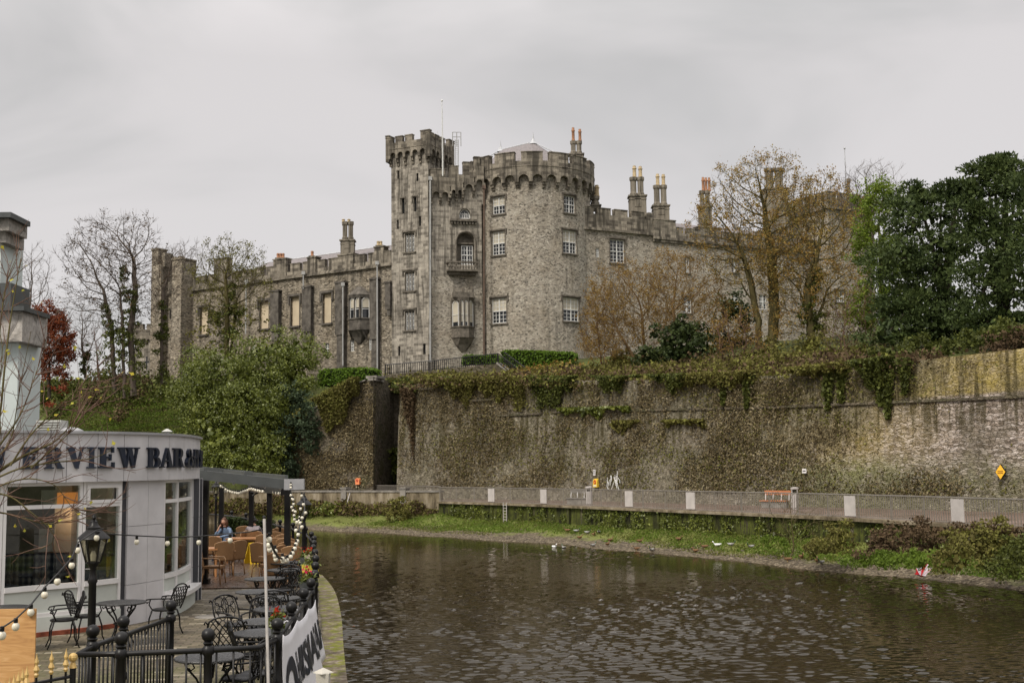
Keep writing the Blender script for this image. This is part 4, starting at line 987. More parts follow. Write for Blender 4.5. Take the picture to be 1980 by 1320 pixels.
def solidblobs(blobs,k=.6,seed=0,name='inner_foliage',mat=None,parent=None):
    """larger, deeper leaves filling the middle of a bush"""
    r=np.random.default_rng(seed+900); pts=[]
    for (c,R) in blobs:
        R=np.array(R if hasattr(R,'__len__') else (R,R,R)); n=int(70*(R[0]*R[1]+R[0]*R[2]+R[1]*R[2])/3*(1 if R.mean()>1.2 else 2.5)); d=r.normal(size=(n,3)); d/=np.linalg.norm(d,axis=1)[:,None]
        pts.append(np.array(c)+d*R*(k*1.15)*r.uniform(.55,1,n)[:,None])
    pts=np.concatenate(pts); mr_=min(1.,float(np.mean([np.mean(b[1]) for b in blobs]))/1.5); V,Fq=quads(pts,(.25*mr_,.5*mr_),None,1.2,seed); return npmesh(name,V,Fq,mat,parent)
def c2(*h): return h
M['laurel']=leafmat('laurel_leaves',[(.03,.038,.008),(.08,.1,.016),(.14,.165,.028),(.24,.26,.05)],.42,.2,.5,.4)
M['ivy']=leafmat('ivy_leaves',[(.022,.027,.008),(.055,.065,.016),(.1,.115,.026),(.17,.185,.045)],.5,.2,.5)
M['bluegreen']=leafmat('blue_green_leaves',[(.018,.03,.016),(.045,.065,.035),(.085,.115,.06)],.5,.2,.6)
M['box']=leafmat('clipped_hedge_leaves',[(.05,.09,.012),(.1,.17,.02),(.16,.25,.035)],.45,.3,1.)
M['darkev']=leafmat('dark_evergreen_leaves',[(.01,.017,.006),(.032,.046,.014),(.07,.09,.026)],.5,.15,.6)
M['yew']=leafmat('yew_needles',[(.012,.022,.008),(.035,.052,.017),(.068,.094,.03),(.12,.15,.045)],.55,.2,.35)
M['lime']=leafmat('pale_green_leaves',[(.07,.11,.015),(.14,.2,.025),(.24,.29,.05)],.5,.35,.5)
M['rust']=leafmat('rust_autumn_leaves',[(.13,.07,.025),(.26,.15,.04),(.3,.22,.06),(.24,.23,.07)],.6,.3,.4)
M['ochre']=leafmat('ochre_autumn_leaves',[(.11,.075,.018),(.24,.15,.04),(.36,.25,.08)],.6,.35,.4)
M['red']=leafmat('red_autumn_leaves',[(.08,.022,.012),(.2,.05,.022),(.3,.11,.04)],.6,.35,.5)
M['yellow']=leafmat('yellow_autumn_leaves',[(.4,.3,.03),(.5,.45,.06),(.36,.4,.08)],.5,.4,2)
M['dry']=leafmat('dry_wall_plants',[(.05,.036,.018),(.11,.084,.044),(.18,.145,.078),(.27,.225,.13),(.42,.37,.27)],.8,.15,.45)
M['drygreen']=leafmat('olive_wall_plants',[(.04,.033,.012),(.1,.088,.026),(.15,.145,.036),(.22,.23,.05)],.7,.2,.5)
M['brushb']=leafmat('brown_brush',[(.04,.027,.016),(.09,.06,.034),(.15,.11,.06)],.8,.1,.5)
M['grass']=leafmat('bright_grass_blades',[(.05,.08,.012),(.1,.15,.02),(.17,.24,.035)],.6,.3,.25)
M['grassdry']=leafmat('olive_grass_blades',[(.06,.06,.02),(.12,.13,.03),(.18,.17,.06)],.7,.25,.3)
def bark(name,a,b): 
    g=G(name,.9,.1); n=g.noise(g.co(scale=(2,2,.5)),2.5,5,.7); g.col(g.ramp(n,[(.35,a),(.65,b)])); g.bump(n,.5,.05); return g.m
M['barkd']=bark('dark_bark',(.03,.024,.018),(.08,.066,.05)); M['barkm']=bark('mossy_bark',(.05,.042,.018),(.13,.11,.05)); M['barkg']=bark('grey_twigs',(.07,.055,.045),(.14,.115,.095)); M['barko']=bark('orange_twigs',(.12,.075,.035),(.24,.16,.085)); M['barkr']=bark('reddish_twigs',(.09,.05,.035),(.17,.11,.085))
M['core']=plain('painted_inner_shade',(.014,.02,.008),.9,.1,var=.4,sc=1)  # near-black green standing in for the shade inside hedges
def bush(name,label,cat_,blobs,mat,leaf=(.22,.42),nper=(2.2,26),cr=(.45,.8),seed=0,group=None,core=.7,stems=True,asp=1.5,low=-.8,part='foliage',droop=0.):
    r=np.random.default_rng(seed); lo=min(b[0][2]-(b[1][2] if hasattr(b[1],'__len__') else b[1]) for b in blobs)
    cx=sum(b[0][0] for b in blobs)/len(blobs); cy=sum(b[0][1] for b in blobs)/len(blobs)
    e=empty(name,(cx,cy,lo),label,cat_,group)
    pts,ns=clumps(blobs,nper,cr,r,low); V,Fq=quads(pts,leaf,ns,asp,seed,droop); npmesh(part,V,Fq,M[mat],e)
    if core: solidblobs(blobs,core,seed,'inner_foliage',M[mat],e)
    return e
def blob(px,py,D,rx,rz,ry=None): 
    """ellipsoid seen centred at the pixel, radii in pixels"""
    c=P(px,py,D); k=D/F; return (tuple(c),(rx*k,(ry or rx)*k,rz*k))
def blobh(px,py,rx,rz,back=1.0):
    h=onhill(px,py) or P(px,py,122); return blob(px,py,h.y-back,rx,rz)
def grow(seed,H,tr,lv=4,kids=(7,6,5,4),ang=(35,38,40,40),lr=(.62,.55,.5,.5),up=.25,trunkfrac=.3,wob=.12,seg=(7,5,4,3),stems=1,stemspread=.25,droop=0):
    """recursive winter tree; returns list of (points, radii, level)"""
    r=random.Random(seed); out_=[]
    def br(p,d,L,rad,l):
        pts=[p]; n=seg[min(l,len(seg)-1)]; rs=[rad]; q=p.copy(); dd=d.copy()
        for i in range(n):
            dd=dd+Vector((r.gauss(0,wob),r.gauss(0,wob),r.gauss(0,wob)+up*.25*(.4,1.,.45,.2,.1)[min(l,4)]-droop*.2*l)); dd.normalize(); q=q+dd*(L/n); pts.append(q.copy())
            rs.append(rad*(1-.75*(i+1)/n) if l>0 else rad*(1-.62*(i+1)/n))
        out_.append((pts,rs,l))
        if l>=lv: return
        k=kids[min(l,len(kids)-1)]; t0=trunkfrac if l==0 else .22
        for i in range(k):
            t=t0+(1-t0)*(i+r.uniform(.1,.9))/k; x=t*n; j=min(int(x),n-1); f=x-j
            bp_=pts[j].lerp(pts[j+1],f); bd=(pts[j+1]-pts[j]).normalized(); rr=(rs[j]*(1-f)+rs[j+1]*f)
            ax=bd.orthogonal().normalized(); ax.rotate(Matrix.Rotation(r.uniform(0,6.28)+i*2.4,3,bd)); nd=bd.copy(); nd.rotate(Matrix.Rotation(math.radians(ang[min(l,3)]*r.uniform(.7,1.25)),3,ax))
            br(bp_,nd,L*lr[min(l,3)]*r.uniform(.75,1.15)*(1.05-.35*t if l==0 else 1.1-.45*t),rr*.62,l+1)
        # leader continues
        br(pts[-1],dd,L*lr[min(l,3)]*.8,rs[-1],l+1)
    for k in range(stems):
        a=2*math.pi*k/stems+r.uniform(0,1); d=Vector((math.cos(a)*stemspread*(stems>1),math.sin(a)*stemspread*(stems>1),1)).normalized()
        br(Vector((0.25*tr*math.cos(a)*(stems>1)*4,0.25*tr*math.sin(a)*(stems>1)*4,0)),d,H*.55,tr,0)
    return out_
def tubesnp(brs,n=4,rmin=.0):
    Vs=[];Fs=[];off_=0
    for pts,rs,l in brs:
        p=np.array([tuple(q) for q in pts]); k=len(p); t=np.gradient(p,axis=0); t/=np.maximum(np.linalg.norm(t,axis=1)[:,None],1e-9)
        ref=np.array([.31,.95,.07]); a=np.cross(t,ref); a/=np.maximum(np.linalg.norm(a,axis=1)[:,None],1e-6); b=np.cross(t,a); rr=np.maximum(np.array(rs),rmin)[:,None]
        ring=[p+(a*math.cos(2*math.pi*i/n)+b*math.sin(2*math.pi*i/n))*rr for i in range(n)]; V=np.stack(ring,1).reshape(-1,3); Vs.append(V)
        idx=np.arange(k*n).reshape(k,n)+off_; nx=np.roll(idx,-1,1); Fs.append(np.stack([idx[:-1],nx[:-1],nx[1:],idx[1:]],-1).reshape(-1,4)); off_+=k*n
    return np.concatenate(Vs),np.concatenate(Fs)
def colonise(trunks,ells,natt,step,seed,up=.12,infl=99,shell=.35):
    """grow branches from the trunk polylines towards points spread through the crown ellipsoids; returns nodes, parents"""
    r=np.random.default_rng(seed); N=[];par=[]
    for tk in trunks:
        prev=-1
        for a_,b_ in zip(tk,tk[1:]):
            k=max(1,int((b_-a_).length/step))
            for i in range(k): N.append(tuple(a_.lerp(b_,i/k)+Vector((r.normal()*.03,r.normal()*.03,0)))); par.append(prev); prev=len(N)-1
        N.append(tuple(tk[-1])); par.append(prev)
    A=[]; vol=np.array([e[1][0]*e[1][1]*e[1][2] for e in ells]); cnt=(natt*vol/vol.sum()).astype(int)
    for (c,R),k in zip(ells,cnt):
        d=r.normal(size=(k,3)); d/=np.linalg.norm(d,axis=1)[:,None]; rad=(r.random(k)**shell)*(1+.1*np.sin(d[:,0]*6+c[0])*np.sin(d[:,2]*7)+.06*np.sin(d[:,0]*13+d[:,2]*11)); A.append(np.array(c)+d*rad[:,None]*np.array(R))
    A=np.concatenate(A); N=np.array(N); par=list(par)
    D_=np.full(len(A),1e9); J=np.zeros(len(A),int)
    def upd(i0):
        nonlocal D_,J
        M_=N[i0:]; 
        for q in range(0,len(M_),256):
            dd=np.linalg.norm(A[:,None,:]-M_[None,q:q+256],axis=2); j=dd.argmin(1); v=dd[np.arange(len(A)),j]; better=v<D_; D_=np.where(better,v,D_); J=np.where(better,j+i0+q,J)
    upd(0)
    for it in range(120):
        keep=D_>step*1.15; A,D_,J=A[keep],D_[keep],J[keep]
        if len(A)<natt*.01: break
        v=A-N[J]; v/=np.maximum(np.linalg.norm(v,axis=1)[:,None],1e-9); acc=np.zeros((len(N),3)); np.add.at(acc,J,v); ids=np.unique(J); g_=acc[ids]; g_/=np.maximum(np.linalg.norm(g_,axis=1)[:,None],1e-9)
        # keep some of the parent's direction so limbs sweep
        pd=np.array([N[i]-N[par[i]] if par[i]>=0 else (0,0,step) for i in ids]); pd/=np.maximum(np.linalg.norm(pd,axis=1)[:,None],1e-9)
        g_=g_+pd*.55+r.normal(size=g_.shape)*.13+np.array([0,0,up]); g_/=np.linalg.norm(g_,axis=1)[:,None]; nw=N[ids]+g_*step
        k0=len(N); ok=np.array([np.min(np.linalg.norm(N[max(0,k0-1500):]-q,axis=1))>step*.3 for q in nw])
        if not ok.any(): break
        # attractors whose node is stuck are dropped
        stuck=np.isin(J,ids[~ok]); 
        N=np.concatenate([N,nw[ok]]); par+=list(ids[ok]); A,D_,J=A[~stuck],D_[~stuck],J[~stuck]; upd(k0)
    return N,np.array(par)
def tree(name,label,base,top_py,wpx,D,seed,barkm='barkd',leafm=None,leafn=0,leaf=(.1,.2),group=None,tr=.3,twig=.018,ivy=None,leafpart='leaves',trunks=None,ells=None,natt=1500,step=.55,twn=5,twl=.9,low=.42,up=.12,shell=.4,lowleaf=0,**kw):
    """bare or thinly leaved tree fitted to its base, top and width"""
    b=P(base[0],base[1],D); k=D/F; r=np.random.default_rng(seed)
    if ells is None:
        cx=(wpx[0]+wpx[1])/2; h=base[1]-top_py; rz=h*(1-low)/2; ells=[blob(cx,top_py+rz,D,(wpx[1]-wpx[0])/2,rz)]
    else: ells=[blob(*(e_[:2]),D+(e_[4] if len(e_)>4 else 0),e_[2],e_[3],e_[2]*.8) for e_ in ells]
    if trunks is None: trunks=[[base,((base[0]+wpx[0]*.5+wpx[1]*.5)/2,base[1]-(base[1]-top_py)*(low-.05))]]
    tk=[[P(x,y,D+j*.6) for x,y in t] for j,t in enumerate(trunks)]
    N,par=colonise(tk,ells,natt,step,seed,up,shell=shell)
    n=len(N); tips=np.ones(n); ch=np.zeros(n,int)
    for i in range(n-1,-1,-1):
        if par[i]>=0: ch[par[i]]+=1
    tips=np.where(ch==0,1.,0.)
    order=np.arange(n)[::-1]
    # parents always come before children except trunk tops, so one reverse sweep adds the tips up
    for i in order:
        if par[i]>=0: tips[par[i]]+=tips[i]
    ex=math.log(max(3,tips.max()))/math.log(max(1.5,tr/twig)); R=twig*np.maximum(tips,1)**(1/ex)
    kids=[[] for _ in range(n)]
    for i in range(n):
        if par[i]>=0: kids[par[i]].append(i)
    big=[];small=[]; st=[(i,None) for i in range(n) if par[i]<0]
    while st:
        i,frm=st.pop(); pts=[] if frm is None else [N[frm]]; rs=[] if frm is None else [min(R[frm],R[i]*1.15)]
        while True:
            pts.append(N[i]); rs.append(R[i])
            if not kids[i]: break
            c=sorted(kids[i],key=lambda q:-R[q]); st+= [(q,i) for q in c[1:]]; i=c[0]
        if len(pts)>1: (big if max(rs)>twig*3.2 else small).append((pts,rs,0))
    # fine twigs
    cand=np.where(R<twig*2.2)[0]; tw=[]; c0_=np.array(ells[0][0])
    for i in cand:
        if par[i]<0: continue
        pdv=N[i]-N[par[i]]; pdv/=max(1e-6,np.linalg.norm(pdv))
        for _ in range(twn if ch[i]==0 else max(1,twn//2)):
            d=pdv+r.normal(size=3)*.5+np.array([0,0,.15]); d/=np.linalg.norm(d); L=twl*r.uniform(.5,1.2); m_=N[i]+d*L*.5+r.normal(size=3)*.04*L; d2=d+r.normal(size=3)*.35+np.array([0,0,.2]); e_=m_+d2/np.linalg.norm(d2)*L*.5
            tw.append(([N[i],m_,e_],[twig*.7,twig*.55,twig*.3],0))
    e=empty(name,b,label,'tree',group)
    V,Fq=tubesnp(big,6); npmesh('trunk',V,Fq,M[barkm],e,smooth=True)
    V,Fq=tubesnp(small+tw,3); npmesh('crown',V,Fq,M[barkm],e)
    if leafm:
        tp=np.array([t[0][j] for t in tw for j in (1,2)]); nc=max(30,leafn//5); pts=tp[np.resize(r.choice(len(tp),nc),leafn)]+r.normal(size=(leafn,3))*.16; V,Fq=quads(pts,leaf,None,1.3,seed); npmesh(leafpart,V,Fq,M[leafm],e)
    if ivy:
        pts_,ns_=clumps([blob(x,y,D,rx,rz) for x,y,rx,rz in ivy],(3.2,46),(.35,.6),np.random.default_rng(seed+5),-1.); V,Fq=quads(pts_,(.11,.22),ns_,1.3,seed,.3); npmesh('ivy',V,Fq,M['ivy'],e)
    return e
# --- hedges: clipped boxes of leaves
def hedge(label,corners,h,D,seed,wd=1.6):
    a_=P(*corners[0],D[0]); b_=P(*corners[1],D[1]); W_=Wall((a_.x,a_.y),(b_.x,b_.y)); r=np.random.default_rng(seed); L=W_.L
    z0=lambda u: a_.z+(b_.z-a_.z)*u/L
    e=empty('hedge',((a_.x+b_.x)/2,(a_.y+b_.y)/2,min(a_.z,b_.z)-h),label,'hedge','clipped hedges below the castle')
    pts=[];n=int(L*(h+wd)*95)
    for _ in range(n):
        u=r.uniform(0,L); 
        s=r.random()
        if s<h/(h+wd): p=(u,r.uniform(-h,0),0)
        else: p=(u,0,r.uniform(0,wd))
        if r.random()<.12: p=(0 if r.random()<.5 else L,r.uniform(-h,0),r.uniform(0,wd))
        w=W_(p[0],z0(p[0])+p[1]-.12*(1 if (p[0]<.25 or p[0]>L-.25) else 0),p[2]); pts.append((w.x+r.normal()*.05,w.y+r.normal()*.05,w.z+r.normal()*.05))
    V,Fq=quads(np.array(pts),(.12,.24),None,1.3,seed); npmesh('foliage',V,Fq,M['box'],e)
    m=MB(); m.hexa([W_(.12,z0(0)-h,.12),W_(L-.12,z0(L)-h,.12),W_(L-.12,z0(L)-h,wd-.1),W_(.12,z0(0)-h,wd-.1),W_(.12,z0(0)-.12,.12),W_(L-.12,z0(L)-.12,.12),W_(L-.12,z0(L)-.12,wd-.1),W_(.12,z0(0)-.12,wd-.1)]); mk(m,'dark_filler',M['core'],e)  # solid box blocks see-through; inner shade is put into its dark colour
hedge('bright clipped hedge left of the corner pier, beside the big laurel',((614,715),(712,711)),1.6,(117.5,115),1,2.4)
hedge('low clipped hedge strip behind the black iron fence',((894,687),(966,686)),.9,(121,121),2)
hedge('tall clipped hedge at the foot of the round tower by the steps',((968,677),(1110,681)),1.7,(120,118),3,2.)
# --- big laurel mass on the left, bushes
B=[blob(430,735,117,80,70),blob(520,705,119,72,54),blob(580,690,119,46,38),blob(400,775,116,58,46),blob(480,785,115,76,55),blob(380,725,119,35,42),blob(560,745,117,50,45),blob(350,760,119,24,30)]
bush('laurel_bush','huge rounded green laurel bush in front of the left castle wing','bush',B,'laurel',(.09,.19),(3.4,80),(.45,.9),11)
B=[blob(430,860,113,50,50),blob(480,835,114,60,52),blob(540,800,115,45,58),blob(400,815,114,40,35),blob(465,895,112,50,30),blob(400,900,113,50,34),blob(520,880,113,44,44),blob(350,880,114,40,40)]
bush('laurel_bush','lower dark green bush spreading between bar roof and mossy wall','bush',B,'laurel',(.09,.18),(3.2,70),(.45,.8),12)
B=[blob(585,805,114,30,42),blob(600,850,113.5,20,36),blob(565,770,115,26,24),blob(548,860,114,26,50),blob(560,910,113.5,22,26)]
bush('ivy_curtain','grey green ivy curtain hanging on the left end of the mossy wall','ivy',B,'bluegreen',(.1,.2),(5,44),(.4,.7),13,droop=.5)
B=[blob(1310,665,104,45,42),blob(1280,700,103,45,35),blob(1350,690,103,42,45),blob(1325,640,104,24,24),blob(1255,715,103,22,18)]
bush('evergreen_shrub','dark dense evergreen shrub standing on the wall top below the orange trees','bush',B,'darkev',(.13,.26),(3.6,46),(.4,.7),14,asp=1.7)
B=[blob(1410,600,112,32,38),blob(1440,625,112,22,36),blob(1395,650,112,22,40),blob(1430,668,111,28,30)]
bush('evergreen_shrub','dark bronze green shrub against the right wing left of the twin trunks','bush',B,'darkev',(.12,.24),(2.6,40),(.5,.9),15,core=.5)
B=[blob(1050,745,105,42,20),blob(1085,738,105,28,16),blob(1010,752,105,26,14),blob(1060,765,104,40,18)]
bush('ivy_mound','low blue green ivy mound below the steps','bush',B,'bluegreen',(.1,.2),(5,40),(.35,.6),16)
B=[blob(1100,716,112,28,13),blob(1140,720,111,28,14),blob(1175,722,111,20,12)]
bush('low_shrub','small dark leafy shrub right of the tall clipped hedge','bush',B,'ivy',(.18,.32),(3,30),(.35,.6),17)
B=[blob(x,y,D,rx,rz) for x,y,D,rx,rz in ((1200,705,110,26,30),(1230,725,105,26,20),(1160,735,104,26,14),(1185,740,103,30,14))]
bush('low_shrub','brownish green shrub at the foot of the orange trees','bush',B,'drygreen',(.18,.34),(2.2,26),(.4,.7),18)
# bushes behind the wall top to the right
rr=random.Random(3)
B=[blob(1480,690,99,34,30),blob(1530,700,96,34,32),blob(1440,700,99,28,26),blob(1600,690,92,40,30),blob(1660,700,88,36,28),blob(1570,670,98,22,28)]
bush('scrub','tangled olive scrub under the twin trunked tree','bush',B,'drygreen',(.1,.2),(3.4,36),(.5,.95),19,core=.6)
B=[blob(1700,690,80,34,28),blob(1750,690,79,38,26),blob(1725,720,76,40,24),blob(1660,730,77,30,14),blob(1780,672,80,32,22)]
bush('ivy_mound','dark ivy mound spilling over the wall top below the pale green tree','bush',B,'ivy',(.1,.19),(4.5,44),(.4,.7),20)
B=[blob(1840,672,74,46,20),blob(1900,655,72,44,18),blob(1960,640,70,40,18),blob(1800,690,75,30,14)]
bush('ivy_mound','green ivy bank on top of the wall under the yew trees','bush',B,'ivy',(.1,.19),(4.5,44),(.35,.6),21)
B=[blob(1950,672,69,44,20),blob(1985,650,68,30,16)]
bush('bramble','reddish bramble patch on the wall top at the right edge','bush',B,'brushb',(.09,.18),(4.,40),(.35,.6),22)
# creepers hanging over the wall top and growing on its faces
def strip(W_,u0,u1,zf,dep,n,seed,thick=.5,hang=None):
    r=np.random.default_rng(seed); u=r.uniform(u0,u1,n); zt_=zf(u)+0*u; h=dep*(.45+.75*nz(u,0*u,.7,seed)); t=r.random(n)**1.3*h; ok=h>0
    d=.02-abs(r.normal(size=n))*thick*(1-t/(np.abs(h)+.2)*.6)
    return W_.vec(u[ok],(zt_-t+.35)[ok],d[ok])
def hangivy(label,W_,u0,u1,zf,dep,n,seed,mat,leaf=(.16,.3),thick=.5,name='hanging_ivy'):
    p_=strip(W_,u0,u1,zf,dep,n,seed,thick); V,Fq=quads(p_,leaf,None,1.3,seed,.5); o=npmesh(name,V,Fq,M[mat]); return tag(o,label,'ivy','creepers hanging over the big wall')
UX=lambda x: WW.upx(x,800)
hangivy('brownish green creeper over the wall top left of the blue green mound',WW,UX(800),UX(1010),ztopw,2.4,9000,31,'drygreen',(.1,.2))
hangivy('dark green creeper over the wall top below the evergreen shrub',WW,UX(1020),UX(1330),ztopw,1.9,13000,32,'ivy',(.1,.2))
hangivy('long pale green creeper strands over the wall top below the twin trunked tree',WW,UX(1320),UX(1640),ztopw,1.2,9000,33,'drygreen',(.09,.19))
hangivy('dark pointed ivy curtain hanging past the dark string course',WW,UX(1655),UX(1785),ztopw,2.2,12000,34,'ivy',(.1,.2))
p_=[]
for k,(x,l,n_) in enumerate(((1712,3.4,900),(1700,2.6,700),(1600,2.6,500),(1625,2.2,350),(1395,2.,400),(1440,2.2,500),(1745,2.,500))):
    r=np.random.default_rng(60+k); u=UX(x)+r.normal(size=n_)*.3*(1-np.linspace(0,1,n_)*.8); z=ztopw(UX(x))-np.linspace(-.2,l,n_); p_+= [tuple(WW(a_,b_,-.1-abs(r.normal())*.12)) for a_,b_ in zip(u,z)]
V,Fq=quads(np.array(p_),(.14,.26),None,1.3,5,.5); tag(npmesh('ivy_strands',V,Fq,M['ivy']),'narrow ivy strands trailing down the face of the big wall','ivy','creepers hanging over the big wall')
hangivy('leafy green creeper row along the middle ledge of the big wall',WW,UX(1075),UX(1215),lambda u: zstr(u)+.0,.9,1800,35,'laurel',(.14,.26),.3)
hangivy('bright green creeper patch low on the big wall beneath the ledge',WW,UX(1180),UX(1360),lambda u: zstr(u)-1.1,.9,2200,36,'drygreen',(.14,.26),.25)
hangivy('green creeper on the dark recess beside the corner pier',WBk,-1,WBk.L+1,lambda u:4.4,4.4,5200,37,'laurel',(.16,.3),.8)
hangivy('brown creeper column on the left edge of the big wall',WW,-.6,UX(800),lambda u:9.8,9.0,9000,38,'brushb',(.08,.2),.45)
hangivy('green creeper cap over the mossy wall left of the corner pier',WA,L*.2 if False else 1.,WA.L-1.5,lambda u: ztA(u)+.1,3.2,12000,39,'drygreen',(.1,.2),.5)
hangivy('shrubby green growth at the top of the dark recess',WBk,-1.5,WBk.L+1,lambda u:zA-.2,1.6,2600,40,'ivy',(.17,.3),.9)
# plants rooted all over the wall face: uncountable
def wallplants(W_,n,seed,umax,mat,frac=1,zmax=None,size=(.12,.3)):
    r=np.random.default_rng(seed); N=n*4; u=r.uniform(.2,umax,N); z=r.uniform(.1,1,N)*(zmax(u) if zmax else 7)
    ok=nz(u,z*1.2,.45,seed)>r.normal(size=N)*.35+.0
    if W_ is WW: ok&=~((u-2.2*z>38+r.normal(size=N)*2.5)&(z>1.9+r.normal(size=N)*.7))
    u,z=u[ok][:n],z[ok][:n]; d=-.02-abs(r.normal(size=len(u)))*.1+(z*.05 if W_ is WA else 0)
    V,Fq=quads(W_.vec(u,z,d),size,None,1.7,seed,.35); return npmesh('wall_plants',V,Fq,M[mat])
tag(wallplants(WW,44000,41,WW.L-12,'dry',zmax=lambda u: ztopw(u)-.2,size=(.05,.13)),kind='stuff')
tag(wallplants(WW,14000,42,WW.L-12,'drygreen',zmax=lambda u: ztopw(u)-.2,size=(.05,.13)),kind='stuff')
tag(wallplants(WA,14000,43,WA.L,'dry',zmax=lambda u: ztA(u)-.2,size=(.06,.15)),kind='stuff')
# scrub on the slope between wall and terrace
r=np.random.default_rng(9)
def slope_scrub(name,regions,mat,seed,n,size=(.12,.24),H=.9):
    n=int(n*1.7)
    """growth standing on the slope wherever the slope shows in these stretches"""
    r=np.random.default_rng(seed); pts=[]
    for (x0,x1,y0,y1,*_) in regions:
        g_=[]
        for i in range(24):
            for j in range(7):
                h=onhill(x0+(x1-x0)*(i+r.random())/24,y0+(y1-y0)*(j+r.random())/7)
                if h and h.y<175: g_.append((h.x,h.y,h.z))
        if not g_: continue
        g_=np.array(g_); k=n; q=g_[r.integers(0,len(g_),k)]+r.normal(size=(k,3))*np.array([.9,.9,.1]); kk=nz(q[:,0],q[:,1],.9,seed); q[:,2]+=-.15+r.random(k)*H*(.7+.5*kk)
        pts.append(q)
    pts=np.concatenate(pts); V,Fq=quads(pts,size,None,1.5,seed,-.2); return tag(npmesh(name,V,Fq,M[mat]),kind='stuff')
slope_scrub('slope_scrub',[(760,900,718,752,116.5,107.5),(880,1000,742,750,112,104.5),(960,1180,722,752,113,103.5)],'drygreen',51,6500)
slope_scrub('slope_scrub',[(800,1010,738,756,112.5,106),(1000,1240,724,758,111,101)],'brushb',52,3500)
slope_scrub('slope_scrub',[(1180,1500,705,742,108,92),(1480,1700,690,735,100,80)],'drygreen',53,6000)
slope_scrub('slope_scrub',[(1240,1700,700,738,104,85),(1600,1800,700,728,84,74)],'brushb',54,4500)
slope_scrub('slope_scrub',[(1000,1110,708,735,114,108)],'rust',55,900,(.14,.25),.9)
slope_scrub('hillside_grass',[(120,400,742,835,127,109)],'grass',56,22000,(.07,.16),.4)
slope_scrub('hillside_grass',[(120,400,742,835,127,109)],'grassdry',59,14000,(.07,.16),.5)
slope_scrub('hillside_scrub',[(80,360,718,778,131,121)],'ivy',57,9000,(.2,.4),1.6)
slope_scrub('hillside_scrub',[(90,330,725,800,130,115)],'brushb',58,1500,(.1,.2),1.)
# trees -----------------------------------------------------------
bush('scrub','dark brown and green thicket at the foot of the ivy wrapped bare tree','bush',[blobh(235,750,52,42),blobh(195,775,34,26),blobh(270,765,38,30),blobh(240,800,30,18)],'brushb',(.13,.26),(2.4,34),(.5,.9),23,core=.6)
bush('red_shrub','orange red shrub on the slope above the bar roof','bush',[blobh(122,765,24,22),blobh(108,790,18,14)],'red',(.18,.3),(1.8,20),(.4,.7),24,core=.3)
bush('scrub','dark green thicket beside the grey building left of the slope','bush',[blobh(90,765,30,32),blobh(110,800,26,28),blobh(160,752,34,24),blobh(90,830,30,26)],'ivy',(.2,.36),(1.8,24),(.5,.9),25,core=.6)
bush('scrub','pale olive shrubby growth behind the big laurel','bush',[blob(480,640,121,34,26),blob(400,655,121,34,24)],'drygreen',(.15,.28),(1.3,20),(.5,.9),26,core=0)
def yew(label,base,D,blobs,seed,mat='yew'):
    b=P(base[0],base[1],D); e=empty('yew_tree',b,label,'tree','dark yew trees at the right'); r=np.random.default_rng(seed)
    m=MB(); tops=[Vector(bb[0]) for bb in blobs]
    t=max(tops,key=lambda v:v.z); m.tube([b,b.lerp(t,.4)+Vector((.3,0,0)),t],[.5,.35,.08],8)
    for q in tops: s_=b.lerp(t,.15+.5*random.Random(q.x).random()); m.tube([s_,s_.lerp(q,.5)+Vector((0,0,.4)),q],[.2,.14,.05],6)
    mk(m,'trunk',M['barkd'],e)
    # sprays: long narrow quads pointing outwards and up
    pts,ns=clumps(blobs,(2.6,130),(.7,1.3),r,-.9,.42); V,Fq=quads(pts,(.08,.16),None,2.,seed,0,.25,dirs=ns*.9); npmesh('crown',V,Fq,M[mat],e)
    solidblobs(blobs,.66,seed,'inner_foliage',M[mat],e)
yew('left yew with a ragged flat top beside the pale green tree',(1800,720),86,[blob(1760,420,86,45,50),blob(1820,400,88,50,52),blob(1740,500,85,55,52),blob(1810,500,86,58,60),blob(1770,580,85,60,48),blob(1720,590,86,34,40),blob(1840,590,85,50,45),blob(1865,460,86,34,50),blob(1790,630,84,60,40),blob(1850,640,84,50,34),blob(1720,640,84,36,34),blob(1775,380,87,28,34),blob(1850,375,87,26,34)],201)
yew('tallest yew filling the right edge of the picture',(1930,720),80,[blob(1925,350,80,42,44),blob(1965,360,79,40,52),blob(1900,430,80,48,50),blob(1960,450,78,50,56),blob(1905,520,79,50,50),blob(1965,550,77,52,56),blob(1890,600,79,46,40),blob(1950,622,77,50,30),blob(1900,640,79,46,28),blob(1880,380,80,26,50),blob(1945,320,80,22,30),blob(1905,330,80,18,26)],202)
m_=[blob(1998,420,76,50,90),blob(2040,520,74,60,110)]
yew('part of a third yew crown cut by the right edge',(2030,720),76,m_,203)
